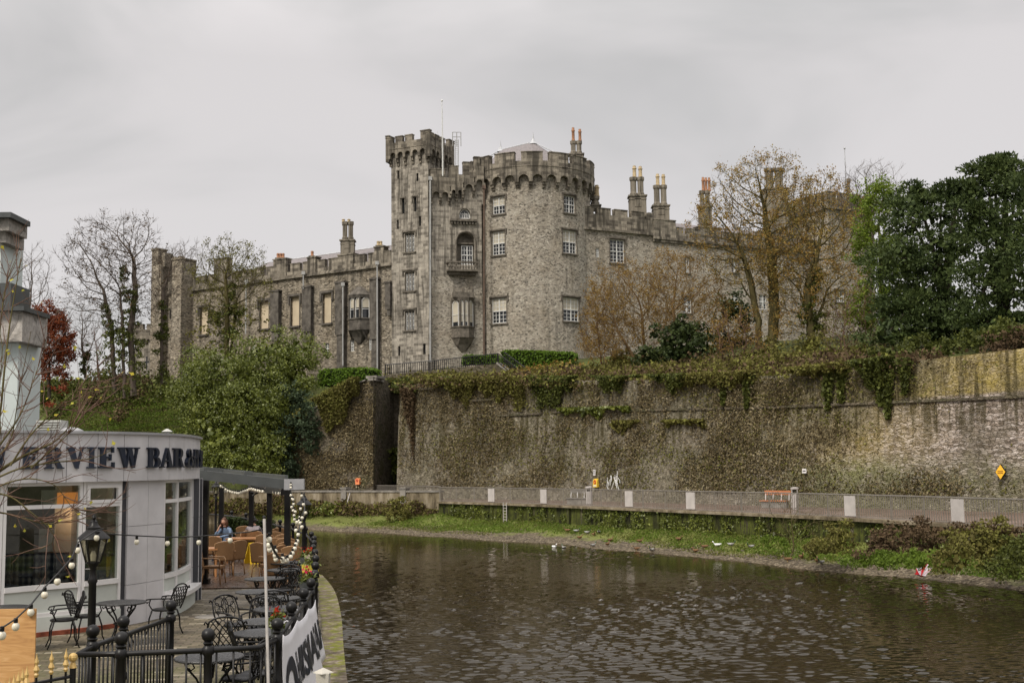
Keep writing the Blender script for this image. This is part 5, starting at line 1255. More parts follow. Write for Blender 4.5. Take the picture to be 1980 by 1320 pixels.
# bank vegetation
def at_bank(s_,t):
    """s_ along (0..1), t across (0 top..1 water)"""
    a_=s_*199; b_=(t+.25)/1.85*29; i=int(a_); j=int(b_); i=min(i,198); j=min(j,28); fa,fb=a_-i,b_-j
    return BANK[j,i]*(1-fa)*(1-fb)+BANK[j,i+1]*fa*(1-fb)+BANK[j+1,i]*(1-fa)*fb+BANK[j+1,i+1]*fa*fb
def bankscatter(name,mat,n,t0,t1,seed,size,up=1.,thr=-.2):
    r=np.random.default_rng(seed); N=n*4; s_=r.uniform(.12,.97,N); t=r.uniform(t0,t1,N); ok=nz(s_*60,t*4,1.,seed)>thr+r.normal(size=N)*.25; s_,t=s_[ok][:n],t[ok][:n]
    a_=s_*199; b_=(t+.25)/1.85*29; i=np.clip(a_.astype(int),0,198); j=np.clip(b_.astype(int),0,28); fa,fb=(a_-i)[:,None],(b_-j)[:,None]
    q=BANK[j,i]*(1-fa)*(1-fb)+BANK[j,i+1]*fa*(1-fb)+BANK[j+1,i]*(1-fa)*fb+BANK[j+1,i+1]*fa*fb; q[:,2]+=size[1]*.25
    V,Fq=quads(q,size,None,2.4,seed,0,up); return tag(npmesh(name,V,Fq,M[mat]),kind='stuff')
bankscatter('bank_grass','grass',42000,-.05,.66,71,(.035,.09)); bankscatter('bank_grass','grassdry',22000,-.05,.8,72,(.035,.09),1.,.0)
g_=plain('river_pebbles',(.13,.11,.085),.8,.3,var=.5,sc=4); r=random.Random(8); m=MB()
for k in range(1500):
    q=at_bank(r.uniform(.12,.97),min(1.05,r.gauss(.85,.12))); s_=r.uniform(.03,.09)*(1 if r.random()<.97 else 2); m.box((q[0],q[1],q[2]+s_*.1),(s_*1.5,s_,s_*.7),r.uniform(0,3))
tag(mk(m,'pebbles',g_),kind='stuff')
# hanging plants on the quay wall and left low wall
r=np.random.default_rng(77); u=r.uniform(0,58,14000); z=-.1-r.random(14000)**.8*1.6; ok=nz(u,z,1.5,4)>-.1
V,Fq=quads(FF.vec(u[ok],z[ok],-.05-abs(r.normal(size=ok.sum()))*.12),(.05,.12),None,1.8,77,.8); tag(npmesh('quay_weeds',V,Fq,M['laurel']),kind='stuff')
u=r.uniform(LW.L*.3,LW.L,14000); z=-1.2+r.random(14000)*(1.15+.5*nz(u,0*u,.9,6)); p_=LW.vec(u,z,-.2-abs(r.normal(size=14000))*.6)
V,Fq=quads(p_[:7000],(.09,.2),None,1.6,78,-.3); tag(npmesh('bank_weeds',V,Fq,M['drygreen']),kind='stuff'); V,Fq=quads(p_[7000:],(.09,.2),None,1.6,79,-.3); tag(npmesh('bank_weeds',V,Fq,M['brushb']),kind='stuff')
def bb(px,py,D,rx,rz): return blob(px,py,D,rx,rz)
GB='bushes along the far river bank'
bush('bank_bush','rounded olive willow bush on the bank below the litter bin','bush',[bb(1605,1050,55,32,28),bb(1625,1035,56,24,26),bb(1580,1062,56,18,16)],'drygreen',(.04,.1),(22,60),(.25,.45),81,GB,core=.6,asp=2.4)
bush('bank_bush','dark tangled bramble under the walkway right of the willow bush','bush',[bb(1730,1045,50,36,26),bb(1780,1040,49,40,30),bb(1700,1070,50,36,20)],'brushb',(.05,.11),(16,60),(.25,.45),82,GB,core=.7)
bush('bank_bush','large dark green and brown bramble mass near the right edge of the bank','bush',[bb(1880,1050,46,46,34),bb(1850,1080,45,40,26),bb(1930,1040,46,36,36)],'drygreen',(.05,.11),(16,60),(.25,.45),83,GB,core=.7)
bush('bank_bush','bushy dark bramble at the right edge above the gravel','bush',[bb(1965,1070,45,40,34),bb(1940,1100,44,34,20),bb(2010,1080,43,40,34)],'ivy',(.05,.11),(16,60),(.25,.45),84,GB,core=.7)
bush('bank_bush','rust brown bramble tangle hanging from the walkway near the right edge','bush',[bb(1820,1030,48,46,16),bb(1905,1028,47,46,14),bb(1960,1035,46,30,14)],'brushb',(.04,.1),(18,55),(.2,.4),85,GB,core=.5)
bush('bank_grass_tuft','bright long grass hummock beside the red and white umbrella','grass tuft',[bb(1740,1085,48,50,16),bb(1800,1085,47,36,18),bb(1690,1082,50,30,10)],'grass',(.03,.07),(24,60),(.2,.35),86,None,core=.8,asp=3,droop=-.6)
bush('bank_grass_tuft','bright long grass hummock below the willow bush at the waterside','grass tuft',[bb(1650,1085,52,26,10),bb(1500,1050,61,22,12)],'grass',(.03,.07),(24,60),(.2,.35),87,None,core=.8,asp=3,droop=-.6)
bush('bank_bush','small round shrub against the low wall near the left end of the quay','bush',[bb(765,985,98,20,22),bb(785,995,98,14,14)],'drygreen',(.08,.16),(9,40),(.3,.5),88,GB,core=.6)
bush('bank_bush','green shrub on the bank below the low wall right of the lamp','bush',[bb(640,985,105,24,14),bb(600,990,106,16,12)],'laurel',(.08,.16),(9,40),(.3,.5),89,GB,core=.6)

tree('bare_tree','tall bare tree with ivy wrapped stems left of the castle',(238,770),408,(112,318),124,101,'barkg','brushb',2500,(.09,.17),tr=.36,twig=.018,natt=2300,step=.6,
     trunks=[[(240,770),(238,640),(232,560)],[(258,765),(252,640),(262,560),(258,500)],[(222,760),(216,640),(200,560)]],ells=[(215,500,98,92),(230,560,90,90),(160,580,48,60),(270,470,46,62)],shell=.5,twn=6,
     ivy=[(238,725,34,46),(220,690,24,40),(252,680,24,48),(236,660,18,30),(232,640,18,36),(255,620,12,34),(214,640,9,28),(246,580,8,26),(260,570,6,28),(240,530,4,18),(206,605,6,14)])
tree('bare_tree','slim bare tree with ivied trunk between the tall bare tree and the castle',(312,745),470,(295,372),128,102,'barkg',None,0,tr=.2,natt=420,trunks=[[(312,745),(313,640),(316,560)]],ells=[(335,510,36,34),(325,560,26,50)],ivy=[(312,715,9,26),(310,670,8,24),(316,640,6,20),(313,600,4,22)])
tree('bare_tree','bare wispy tree beside the grey building at the left',(60,720),478,(22,120),135,103,'barkg',None,0,tr=.2,natt=650,trunks=[[(60,720),(55,620)]],ells=[(60,550,46,75),(75,610,40,50)])
tree('bare_tree','small bare tree with dark ivy stem right of the red tree',(165,730),590,(120,200),132,107,'barkg',None,0,tr=.15,natt=300,ivy=[(165,710,6,16),(167,682,4,14)],low=.3)
tree('bare_tree','small upright bare tree in front of the low gatehouse',(192,735),630,(150,225),130,109,'barkr',None,0,tr=.12,natt=260,low=.2)
tree('bare_tree','low bare tree whose crown shows above the end of the left wing',(350,690),466,(320,400),150,125,'barkg',None,0,tr=.2,natt=420,low=.6)
tree('red_tree','autumn tree with deep red leaves beside the grey building',(95,770),592,(52,138),128,104,'barkd','red',15000,(.1,.2),tr=.2,natt=600,low=.15)
tree('autumn_tree','olive tinged tree with ivied trunk in front of the left wing',(437,690),462,(372,520),124,105,'barkm','drygreen',5000,(.08,.16),tr=.3,twig=.018,natt=1500,trunks=[[(437,690),(440,590),(436,540)],[(445,690),(458,580)]],ells=[(445,530,72,66),(435,590,56,50),(490,560,34,50)],shell=.5,
     ivy=[(440,660,26,30),(452,625,16,24),(430,615,15,26),(440,585,10,22),(462,600,8,16),(415,610,8,14),(447,560,5,14)])
tree('autumn_tree','spreading bush like tree with orange twigs against the round tower base',(1225,748),495,(1128,1300),109,106,'barko','ochre',8500,(.07,.14),tr=.16,twig=.018,natt=1700,trunks=[[(1235,748),(1225,690),(1195,640)],[(1240,748),(1245,660),(1240,600)],[(1228,748),(1190,690)]],ells=[(1205,600,72,98),(1180,660,52,50),(1260,610,48,90)],shell=.55,twn=6)
tree('autumn_tree','orange twigged tree in front of the right wing windows',(1320,745),478,(1240,1400),107,116,'barko','ochre',5500,(.07,.14),tr=.17,twig=.018,natt=1300,trunks=[[(1318,745),(1312,660),(1300,590)],[(1325,745),(1338,650)]],ells=[(1305,570,62,88),(1355,590,52,66)],shell=.55,twn=5)
tree('autumn_tree','small arching shrub tree with orange leaves at the tower foot',(1180,735),560,(1118,1200),111,117,'barkr','ochre',2500,(.07,.14),tr=.1,natt=420,low=.1)
tree('sycamore_tree','tallest twin trunked tree with rusty thinning leaves before the right wing',(1478,720),299,(1335,1600),103,108,'barkm','rust',13000,(.07,.15),tr=.46,twig=.018,natt=3300,step=.6,
     trunks=[[(1470,715),(1466,620),(1452,545),(1436,490)],[(1492,715),(1497,600),(1492,500),(1480,420)],[(1466,600),(1440,560)]],ells=[(1470,400,112,102),(1400,450,72,80),(1530,420,60,84),(1470,500,105,70),(1380,430,40,50)],shell=.5,twn=5)
tree('sycamore_tree','rusty leaved tree with ivy black trunk right of the twin trunks',(1575,735),335,(1470,1680),101,109,'barkm','rust',12000,(.07,.15),tr=.36,twig=.018,natt=2600,step=.6,
     trunks=[[(1575,735),(1568,640),(1560,560),(1580,490)],[(1572,640),(1600,560)],[(1570,620),(1545,560)]],ells=[(1590,430,84,98),(1570,520,98,92),(1620,560,54,84),(1530,600,50,60)],shell=.5,twn=5,ivy=[(1574,690,10,34),(1568,640,14,26),(1562,600,12,26),(1572,560,9,22),(1590,620,8,18),(1580,530,4,16)])
tree('bare_tree','bare grey tree behind the far end of the right wing',(1680,640),307,(1605,1760),145,110,'barkg',None,0,tr=.32,natt=1500,ells=[(1685,385,72,78),(1640,400,40,60),(1720,430,40,60)],trunks=[[(1680,640),(1684,470)]],shell=.5)
tree('pale_green_tree','open tree with fresh pale green leaves left of the yews',(1710,700),352,(1640,1770),92,111,'barkm','lime',15000,(.09,.19),tr=.22,natt=900,ells=[(1705,400,46,50),(1690,470,40,60),(1720,540,46,90),(1690,600,40,60)],trunks=[[(1710,700),(1705,560),(1700,450)]],shell=.5)
tree('bare_tree','tangle of thin brown stems between the ivy trunk tree and the pale green tree',(1640,740),560,(1590,1720),92,112,'barkr','drygreen',2500,(.08,.15),tr=.1,natt=800,low=.05)
tree('bare_tree','thin brown winter shrub tree left of the twin trunks',(1420,735),600,(1370,1470),100,118,'barkr','ochre',2200,(.07,.14),tr=.1,natt=600,low=.05)
tree('bank_sapling','sparse leaning sapling with arching bare stems on the bank',(1530,1075),955,(1470,1600),58,120,'barkm',None,0,tr=.04,twig=.008,natt=120,step=.4,low=.1,twl=.5)

for i,(x,y,D_,rx,rz,mt,lb) in enumerate(((905,738,109,22,16,'drygreen','olive shrub on the slope left of the steps'),(860,742,108.5,18,12,'laurel','small bright shrub on the wall top left of the steps'),(1130,748,99,30,14,'brushb','brown twiggy shrub on the wall top below the tower hedge'),(1190,752,96,26,14,'ivy','dark shrub on the wall top beneath the left orange tree'),
    (1390,728,90,30,20,'drygreen','olive shrub on the wall top right of the dark evergreen'),(1450,735,86,30,16,'ochre','straw coloured shrub on the wall top under the twin trunks'),(1545,728,84,34,20,'brushb','brown thorny shrub on the wall top under the ivy black trunk'),(1610,735,80,26,16,'lime','yellow green shrub on the wall top before the dark ivy mound'),(785,748,110,20,14,'ivy','dark ferny shrub at the left corner of the big wall'))):
    bush('wall_top_shrub',lb,'bush',[blob(x,y,D_,rx,rz),blob(x+rx*.7,y+4,D_-.5,rx*.6,rz*.7),blob(x-rx*.6,y+5,D_,rx*.6,rz*.6)],mt,(.09,.19),(5,34),(.35,.7),300+i,'shrubs along the big wall top')
# ------------------------------------------------------------------ terrace, bar and their furniture
M['render']=plain('pale_green_render',(.48,.5,.46),.8,.2,var=.12,sc=1.2)
M['lilac']=plain('grey_facade_panel',(.5,.485,.49),.55,.3,var=.14,sc=1.6)
M['lilacd']=plain('dark_joint',(.05,.05,.055),.8,.2)  # even dark colour of the backing behind the facade panels
M['upvc']=plain('white_window_frame',(.66,.64,.63),.4,.4,var=.05)
M['navy']=plain('navy_letters',(.008,.014,.03),.35,.5,var=.2)
M['copper']=plain('coping_metal',(.3,.3,.31),.4,.5,var=.15)
M['dgrey']=plain('anthracite_metal',(.06,.065,.065),.45,.4,var=.2)
M['plank']=None
g=G('wicker',.6,.3); uv=g.co(); wv=g.n('TexWave',{'Vector':uv,'Scale':14.,'Distortion':1.5}); g.col(g.ramp(wv.outputs[0],[(.1,(.13,.065,.027)),(.8,(.33,.19,.09))])); g.bump(wv.outputs[0],.5,.01); M['wicker']=g.m
M['cane']=plain('cane_frame',(.3,.17,.08),.45,.4,var=.3,sc=6)
M['wood']=plain('orange_table_wood',(.36,.17,.07),.4,.4,var=.25,sc=4)
g=G('wet_deck',.28,.5); c=g.co('UV'); br=g.n('TexBrick',{'Vector':g.n('Mapping',{'Vector':c,'Rotation':(0,0,.25)}).outputs[0],'Color1':(0,0,0),'Color2':(1,1,1),'Scale':1.,'Mortar Size':.006,'Brick Width':.14,'Row Height':3.0}); nn=g.noise(g.co(scale=(6,1,1)),3,5,.7); g.col(g.mix(br.outputs[1],g.ramp(g.math('ADD',g.math('MULTIPLY',br.outputs[0],.4),g.math('MULTIPLY',nn,.6)),[(.2,(.035,.022,.015)),(.8,(.11,.066,.044))]),(.01,.008,.006))); g.rough(g.mr(nn,.3,.7,.15,.5)); M['deck']=g.m
g=G('block_paving',.6,.35); c=g.co('UV'); br=g.n('TexBrick',{'Vector':g.n('Mapping',{'Vector':c,'Rotation':(0,0,-.12)}).outputs[0],'Color1':(0,0,0),'Color2':(1,1,1),'Scale':1.,'Mortar Size':.012,'Mortar Smooth':.3,'Brick Width':.3,'Row Height':.16}); n1=g.noise(g.co(),.9,5,.65); n2=g.noise(g.co(),7,4,.7)
pv=g.ramp(br.outputs[0],[(0,(.07,.052,.036)),(.5,(.115,.09,.062)),(.85,(.15,.12,.085)),(1,(.3,.26,.2))]); pv=g.mix(.5,pv,g.ramp(n2,[(.3,.25),(.7,.85)]),'OVERLAY'); pv=g.mix(g.math('MULTIPLY',br.outputs[1],.85),pv,(.035,.035,.012)); 
sy=g.n('SeparateXYZ',{0:g.co()}).outputs[1]
ms=g.math('MULTIPLY',g.mr(g.math('ADD',n1,g.math('MULTIPLY',br.outputs[1],.16)),.38,.56),g.mr(sy,20.,13.,.12,.95)); pv=g.mix(ms,pv,g.ramp(n2,[(.35,(.045,.05,.012)),(.7,(.12,.13,.03))])); g.col(pv); g.bump(g.math('SUBTRACT',n2,br.outputs[1]),.5,.015); g.rough(g.mr(n1,.3,.6,.35,.75)); M['pave']=g.m
g=G('mossy_ledge',.85,.2); n1=g.noise(g.co(),3.2,6,.75); n2=g.noise(g.co(),5,6,.75); g.col(g.mix(g.mr(n1,.47,.57),g.ramp(n2,[(.3,(.07,.05,.035)),(.5,(.15,.12,.085)),(.68,(.34,.29,.24))]),g.ramp(n2,[(.35,(.09,.1,.012)),(.65,(.2,.2,.035))]))); g.bump(n2,.7,.04); M['ledge']=g.m
def glassmat(name,tint=(.82,.85,.83)):
    g=G(name); tr=g.n('BsdfTransparent',{0:(*tint,1)}); gl=g.n('BsdfGlossy',{'Color':(1,1,1,1),'Roughness':.02}); fr=g.n('Fresnel',{0:1.6}); f=g.math('ADD',g.math('MULTIPLY',fr.outputs[0],.35),.01)
    ms=g.n('MixShader',{0:f}); g.t.links.new(tr.outputs[0],ms.inputs[1]); g.t.links.new(gl.outputs[0],ms.inputs[2]); g.t.links.new(ms.outputs[0],g.out.inputs[0]); return g.m
M['glass']=glassmat('window_glass'); M['lglass']=glassmat('lantern_glass',(.75,.72,.6))
# terrace floor and quay edge
outl=[Gz(a,b,-.02) for a,b in ((690,1420),(672,1320),(664,1245),(659,1185),(645,1138),(618,1107))]; EDG,_=cat([(-1.6,4),(-1.9,8)]+[(v.x,v.y) for v in outl]+[(-5.3,32),(-7.1,38),(-10.6,46.5),(-14,51.5),(-30,60)],60)
EDG[EDG[:,1]<10,0]=np.maximum(EDG[EDG[:,1]<10,0],-2.2)
m=MB(); e=[Vector((x,y,-.02)) for x,y in EDG]; lf=[Vector((min(-14.,x-18),y,-.02)) for x,y in EDG]
for i in range(len(e)-1): m.add([lf[i],e[i],e[i+1],lf[i+1]],[(0,1,2,3)])
tag(mk(m,'terrace_ledge',M['ledge'],base=False),kind='structure')
m=MB()
for i in range(len(e)-1): 
    for z0,z1 in ((-2.8,-1.4),(-1.4,-.02)): m.add([Vector((e[i].x+.1*(z1<-1),e[i].y,z0)),Vector((e[i].x,e[i].y,z1)),Vector((e[i+1].x,e[i+1].y,z1)),Vector((e[i+1].x+.1*(z1<-1),e[i+1].y,z0))],[(0,1,2,3)])
o=tag(mk(m,'near_quay_wall',M['garden_wall']),'rough stone quay wall dropping from the mossy ledge of the terrace to the water','wall')
RPTS=[(-2.55,12.85),(-2.69,14.4),(-2.82,15.95),(-2.97,17.4),(-3.15,18.8),(-3.41,20.4),(-3.67,22.0),(-3.95,23.6),(-4.24,25.1),(-4.48,26.6),(-4.76,28.3),(-5.15,30.2),(-5.75,32.8),(-6.6,35.5),(-7.4,37.6),(-8.6,40.9),(-9.9,43.9),(-11.0,46.3),(-11.8,47.8),(-12.6,48.9),(-13.8,50)]
inn=[Vector((x+.12,y,.0)) for x,y in [(-2.3,4),(-2.42,8)]+RPTS]
m=MB()
for a_,b_ in zip(inn,inn[1:]): m.add([Vector((-22,a_.y,0)),a_,b_,Vector((-22,b_.y,0))],[(0,1,2,3)])
for a_,b_ in zip(inn,inn[1:]): m.add([a_,b_,b_+Vector((0,0,-.3)),a_+Vector((0,0,-.3))],[(0,3,2,1)])
tag(mk(m,'terrace_paving',M['pave'],uv=True,base=False),kind='structure')
m=MB(); d0=29.4
dk=[(-22,d0),(-5.1,d0)]+[(x+.05,y) for x,y in RPTS if y>30]
pp=[Vector((x,y,.02)) for x,y in dk]
for a_,b_ in zip(pp[1:],pp[2:]): m.add([Vector((-22,a_.y,.02)),a_,b_,Vector((-22,b_.y,.02))],[(0,1,2,3)])
m.box((-13.5,d0-.05,.0),(17,.12,.07)); tag(mk(m,'timber_deck',M['deck'],uv=True,base=False),kind='structure')
# manhole cover in the paving
m=MB(); q=Gz(410,1192,0); m.lathe([(.34,.004),(.34,.012),(.3,.014)],q,20); tag(mk(m,'manhole_cover',M['conc']),'round manhole cover set in the block paving','manhole cover')
# railing builders
bme=None
def rpost(parent,p,h=1.25,r=.042,ballr=.07):
    m=MB(); m.lathe([(r*1.3,0),(r*1.3,.05),(r,.08),(r,h*.5),(r*1.25,h*.5+.02),(r*1.25,h*.5+.06),(r,h*.5+.09),(r,h-.2),(r*1.5,h-.18),(r*1.5,h-.13),(r*.9,h-.1),(r*1.3,h-.075),(r*.7,h-.05)],p,10)
    for dz in (h-.15,): m.ball(p+Vector((0,0,dz)),r*1.5,8)
    o=mk(m,'post',M['black'],parent,50); m=MB(); m.ball(p+Vector((0,0,h+ballr*.6-.04)),ballr,14); mk(m,'ball_finial',M['black'],o,True)
def bar_objs(parent,pts,h0,h1,sp,rad=.011,lim=100):
    n=0; proto=None
    for a_,b_ in zip(pts,pts[1:]):
        L_=(b_-a_).length; k=max(1,int(L_/sp))
        for i in range(k):
            if n>=lim: return
            q=a_.lerp(b_,(i+.5)/k)
            if proto is None:
                m=MB(); m.tube([Vector((0,0,h0)),Vector((0,0,h1))],rad,6); sv=parent.location.copy(); parent.location=(0,0,0); proto=mk(m,'baluster',M['black'],parent,True); parent.location=sv; o=proto
            else: o=proto.copy(); COL.objects.link(o); o.parent=parent
            o.location=q-wloc(parent); n+=1
def railing(label,pts,posts,sp,h=1.1,low=.18,lim=100,extra=()):
    pts=[Vector((x,y,0)) for x,y in pts]; e=empty('terrace_railing',pts[0],label,'railing','black ball topped railings around the terrace')
    for z_,r_ in ((h,.028),(low,.02)):
        m=MB(); m.tube([q+Vector((0,0,z_)) for q in pts],r_,8); mk(m,'top_rail' if z_==h else 'bottom_rail',M['black'],e,True)
    for x,y in posts: rpost(e,Vector((x,y,0)))
    bar_objs(e,pts,low,h,sp,lim=lim); return e
f0=P(148,1232,11.9); fr=[(-4.72,12.0),(-4.2,12.0),(-3.3,12.1),(-2.55,12.85)]
pa=P(235,1210,11.95); pb=P(403,1206,12.1)
railing('front railing with a kinked left end, nearest to the camera, white pole tied to it',[(f0.x,11.95),(pa.x,11.95),(pb.x,12.1),(-2.62,12.25),(-2.55,12.85)],[(pa.x,11.95),(pb.x,12.1),(-2.55,12.85)],.135)
q1=P(180,1197,12.5); q2=P(236,1181,13.2); q3=P(331,1154,14.75)
railing('side railing running back from the left end of the front railing',[(f0.x,11.95),(q1.x,12.5),(q2.x,13.25),(q3.x,14.75)],[(q1.x,12.5),(q2.x,13.25),(q3.x,14.75)],.1)
railing('long curved riverside railing with a row of ball posts above the mossy ledge',RPTS,RPTS[1:],.17)
# gold tipped spear fence at lower left
def spear(label,pts,htip,hr):
    e=empty('spear_fence',(*pts[0],0),label,'fence','gold tipped fence by the plywood sheet'); ('gold' in M) or M.setdefault('gold',plain('gold_paint',(.45,.3,.1),.45,.5,var=.25))
    P3=[Vector((x,y,0)) for x,y in pts]; m=MB(); m.tube([q+Vector((0,0,hr)) for q in P3],.015,6); mk(m,'rail',M['black'],e)
    for a_,b_ in zip(P3,P3[1:]):
        k=max(1,int((b_-a_).length/.13))
        for i in range(k):
            q=a_.lerp(b_,(i+.5)/k); m=MB(); m.tube([q,q+Vector((0,0,hr+.05))],.011,6); o=mk(m,'bar',M['black'],e)
            m=MB(); m.lathe([(.012,0),(.022,.02),(.013,.035),(.028,.06),(.012,.1),(.02,.125),(.006,.17),(.001,.2)],q+Vector((0,0,hr+.05)),6); mk(m,'gilt_tip',M['gold'],o)
    return e
s0=P(142,1250,10.6); s1=P(66,1262,10.3); sf=spear('short spear fence with gilt tips left of the front railing',[(s0.x,10.6),(s1.x,10.2)],1.2,1.12)
m=MB(); q=Vector((s0.x,10.6,0)); m.tube([q,q+Vector((0,0,1.2))],.028,8); o=mk(m,'post',M['black'],sf); m=MB(); m.ball(q+Vector((0,0,1.28)),.04,10); m.lathe([(.035,0),(.02,.05)],q+Vector((0,0,1.19)),8); mk(m,'gilt_ball',M['gold'],o)
s2=P(-20,1300,8.9); spear('gilt tipped spear fence slanting to the lower left corner before the plywood',[(s1.x,10.2),(s2.x,8.7)],1.1,1.04)
# plywood sheet
g=G('plywood',.6,.3); wv=g.n('TexNoise',{'Vector':g.co(scale=(1.2,1.2,9)),'Scale':2.2,'Distortion':1.5,'Detail':8.}); g.col(g.ramp(wv.outputs[0],[(.3,(.34,.17,.065)),(.5,(.47,.26,.1)),(.7,(.55,.33,.15))])); a_=P(0,1178,10.9); b_=P(66,1179,10.9)
m=MB(); m.box(((b_.x-.8),10.95,a_.z/2),(1.6,.02,a_.z)); o=tag(mk(m,'plywood_sheet',g.m),'upright orange plywood sheet at the lower left edge','plywood sheet')
# facade -----------------------------------------------------------
fb=[(-13,17.2)]+[(v.x,v.y) for v in (Gz(-60,1246),Gz(68,1231),Gz(160,1221),Gz(235,1210),Gz(290,1199),Gz(333,1187),Gz(360,1172),Gz(374,1156))]+[(-7.35,26.8),(-8.2,28.6)]
FB=Poly(fb,0,0); FB.du=.3
def U(px,d=-.0,z=2.2):
    best=None; us=_UU.setdefault(d,(np.linspace(0,FB.L,900),None))[0]; v=FB.vec(us,np.full(900,z),np.full(900,d)); r_=ray(px,910); e=np.abs(v[:,0]/v[:,1]-r_.x/r_.y); rat=v[:,0]/v[:,1]; e[int(rat.argmax())+1:]=9
    return float(us[int(e.argmin())])
_UU={}
def zF(px,py): return zat(px,py,FB(U(px),0).y)
zfb=zF(120,932); ztp=zF(120,838)
bar=empty('bar_building',FB(U(200),0,2),'single storey bar with curved grey fascia, navy lettering and large white framed windows','building')
m=MB(); ul=0.0; ue=FB.L
us=[ul]+[U(p,-.12,3.) for p in (-70,0,71,129,188,239,286,327,355,373,382)]+[ue]
for a_,b_ in zip(us,us[1:]): mbox(m,FB,a_+.006,b_-.006,zfb,ztp,-.12,-.02)
mk(m,'fascia',M['lilac'],bar)
m=MB(); mbox(m,FB,ul,ue,zfb+.01,ztp-.01,-.1,.12); mk(m,'fascia_backing',M['lilacd'],bar)
m=MB(); mbox(m,FB,ul,ue,ztp,ztp+.045,-.17,.15); mk(m,'coping',M['copper'],bar)
m=MB(); n=50; P_=[FB(u,ztp-.25,-.0) for u in steps(ul,ue,.5)]; m.add(P_+[Vector((-24,33,ztp-.25)),Vector((-24,15,ztp-.25))],[tuple(range(len(P_)+2))]); mk(m,'roof',M['dgrey'],bar)
# walls between the windows
uA1=U(238); uP0=U(248); uP1=U(318); uB1=U(372)
m=MB()
for a_,b_ in zip([uP0,U(286)],[U(286),uP1]):
    for z0,z1 in ((0,.75),(.75,1.85),(1.85,zfb)): mbox(m,FB,a_+.004,b_-.004,z0+.004,z1-.004,-.02,.2)
mk(m,'wall_panels',M['lilac'],bar); m=MB(); mbox(m,FB,uB1,uB1+.12,0,zfb-.002,-.0,.2)
for z0,z1 in ((0,.75),(.75,1.85),(1.85,zfb)): mbox(m,FB,uB1+.14,ue,z0+.004,z1-.004,-.02,.2)
mk(m,'wall_panels',M['lilac'],bar); m=MB(); mbox(m,FB,uA1,uP1,0,zfb-.01,.03,.21); mk(m,'wall',M['lilacd'],bar); m=MB(); mbox(m,FB,uB1,ue,0,zfb-.01,.01,.21); mk(m,'wall',M['lilacd'],bar)
zs1=zF(120,1132); zp0=zF(120,1184); 
m=MB(); mbox(m,FB,ul,uA1,0.08,zp0-.05,-.02,.15); mk(m,'plinth',M['render'],bar); m=MB(); mbox(m,FB,uP1,uB1,0.0,.34,-.1,.2); mk(m,'plinth',M['render'],bar)
m=MB(); mbox(m,FB,ul,uA1,0,.08,-.06,.1); mk(m,'brick_footing',plain('old_red_brick',(.2,.06,.035),.9,.1,var=.5,sc=6),bar)
m=MB(); mbox(m,FB,uP1-.05,uB1+.1,.34,.42,-.22,.1); mk(m,'sill',M['upvc'],bar)
def bigwin(ua,ub,zlo,zsill,ztr,ztop,s=.055):
    f=MB(); d0,d1=-.0,.09
    mbox(f,FB,ua,ua+s,zlo,ztop,d0,d1); mbox(f,FB,ub-s,ub,zlo,ztop,d0,d1)
    for z in (zlo,zsill-.05,ztr-.04,ztop-.06): mbox(f,FB,ua+s,ub-s,z,z+(.07 if z!=zsill-.05 else .09),d0-.01,d1-.003)
    o=mk(f,'window',M['upvc'],bar)
    g_=MB(); mbox(g_,FB,ua+s,ub-s,zsill+.04,ztr-.04,.04,.05); mk(g_,'pane',M['glass'],o); g_=MB(); mbox(g_,FB,ua+s,ub-s,ztr+.03,ztop-.06,.04,.05); mk(g_,'pane',M['glass'],o)
    g_=MB(); mbox(g_,FB,ua+s,ub-s,zlo+.07,zsill-.05,.03,.06); mk(g_,'infill_panel',M['render'],o); return o
zt1=zF(80,979)
bigwin(U(-95),U(8),zp0-.05,zs1,zt1,zfb); bigwin(U(8)+.01,U(161),zp0-.05,zs1,zt1,zfb); o=bigwin(U(161)+.01,uA1,zp0-.05,zs1,zt1,zfb)
f=MB(); ua,ub=U(161)+.07,uA1-.06
for a_,b_ in ((ua,ua+.06),(ub-.06,ub)): mbox(f,FB,a_,b_,zt1+.03,zfb-.06,-.03,.03)
for z in (zt1+.03,zfb-.12): mbox(f,FB,ua+.06,ub-.06,z,z+.06,-.03,.03)
mk(f,'vent_light',M['upvc'],o)
zsB=zF(335,1113) if False else .95
bigwin(uP1+.02,U(345),.42,zF(335,1110),zF(335,967),zfb,.05); bigwin(U(345)+.01,uB1-.01,.42,zF(335,1110),zF(335,967),zfb,.05)
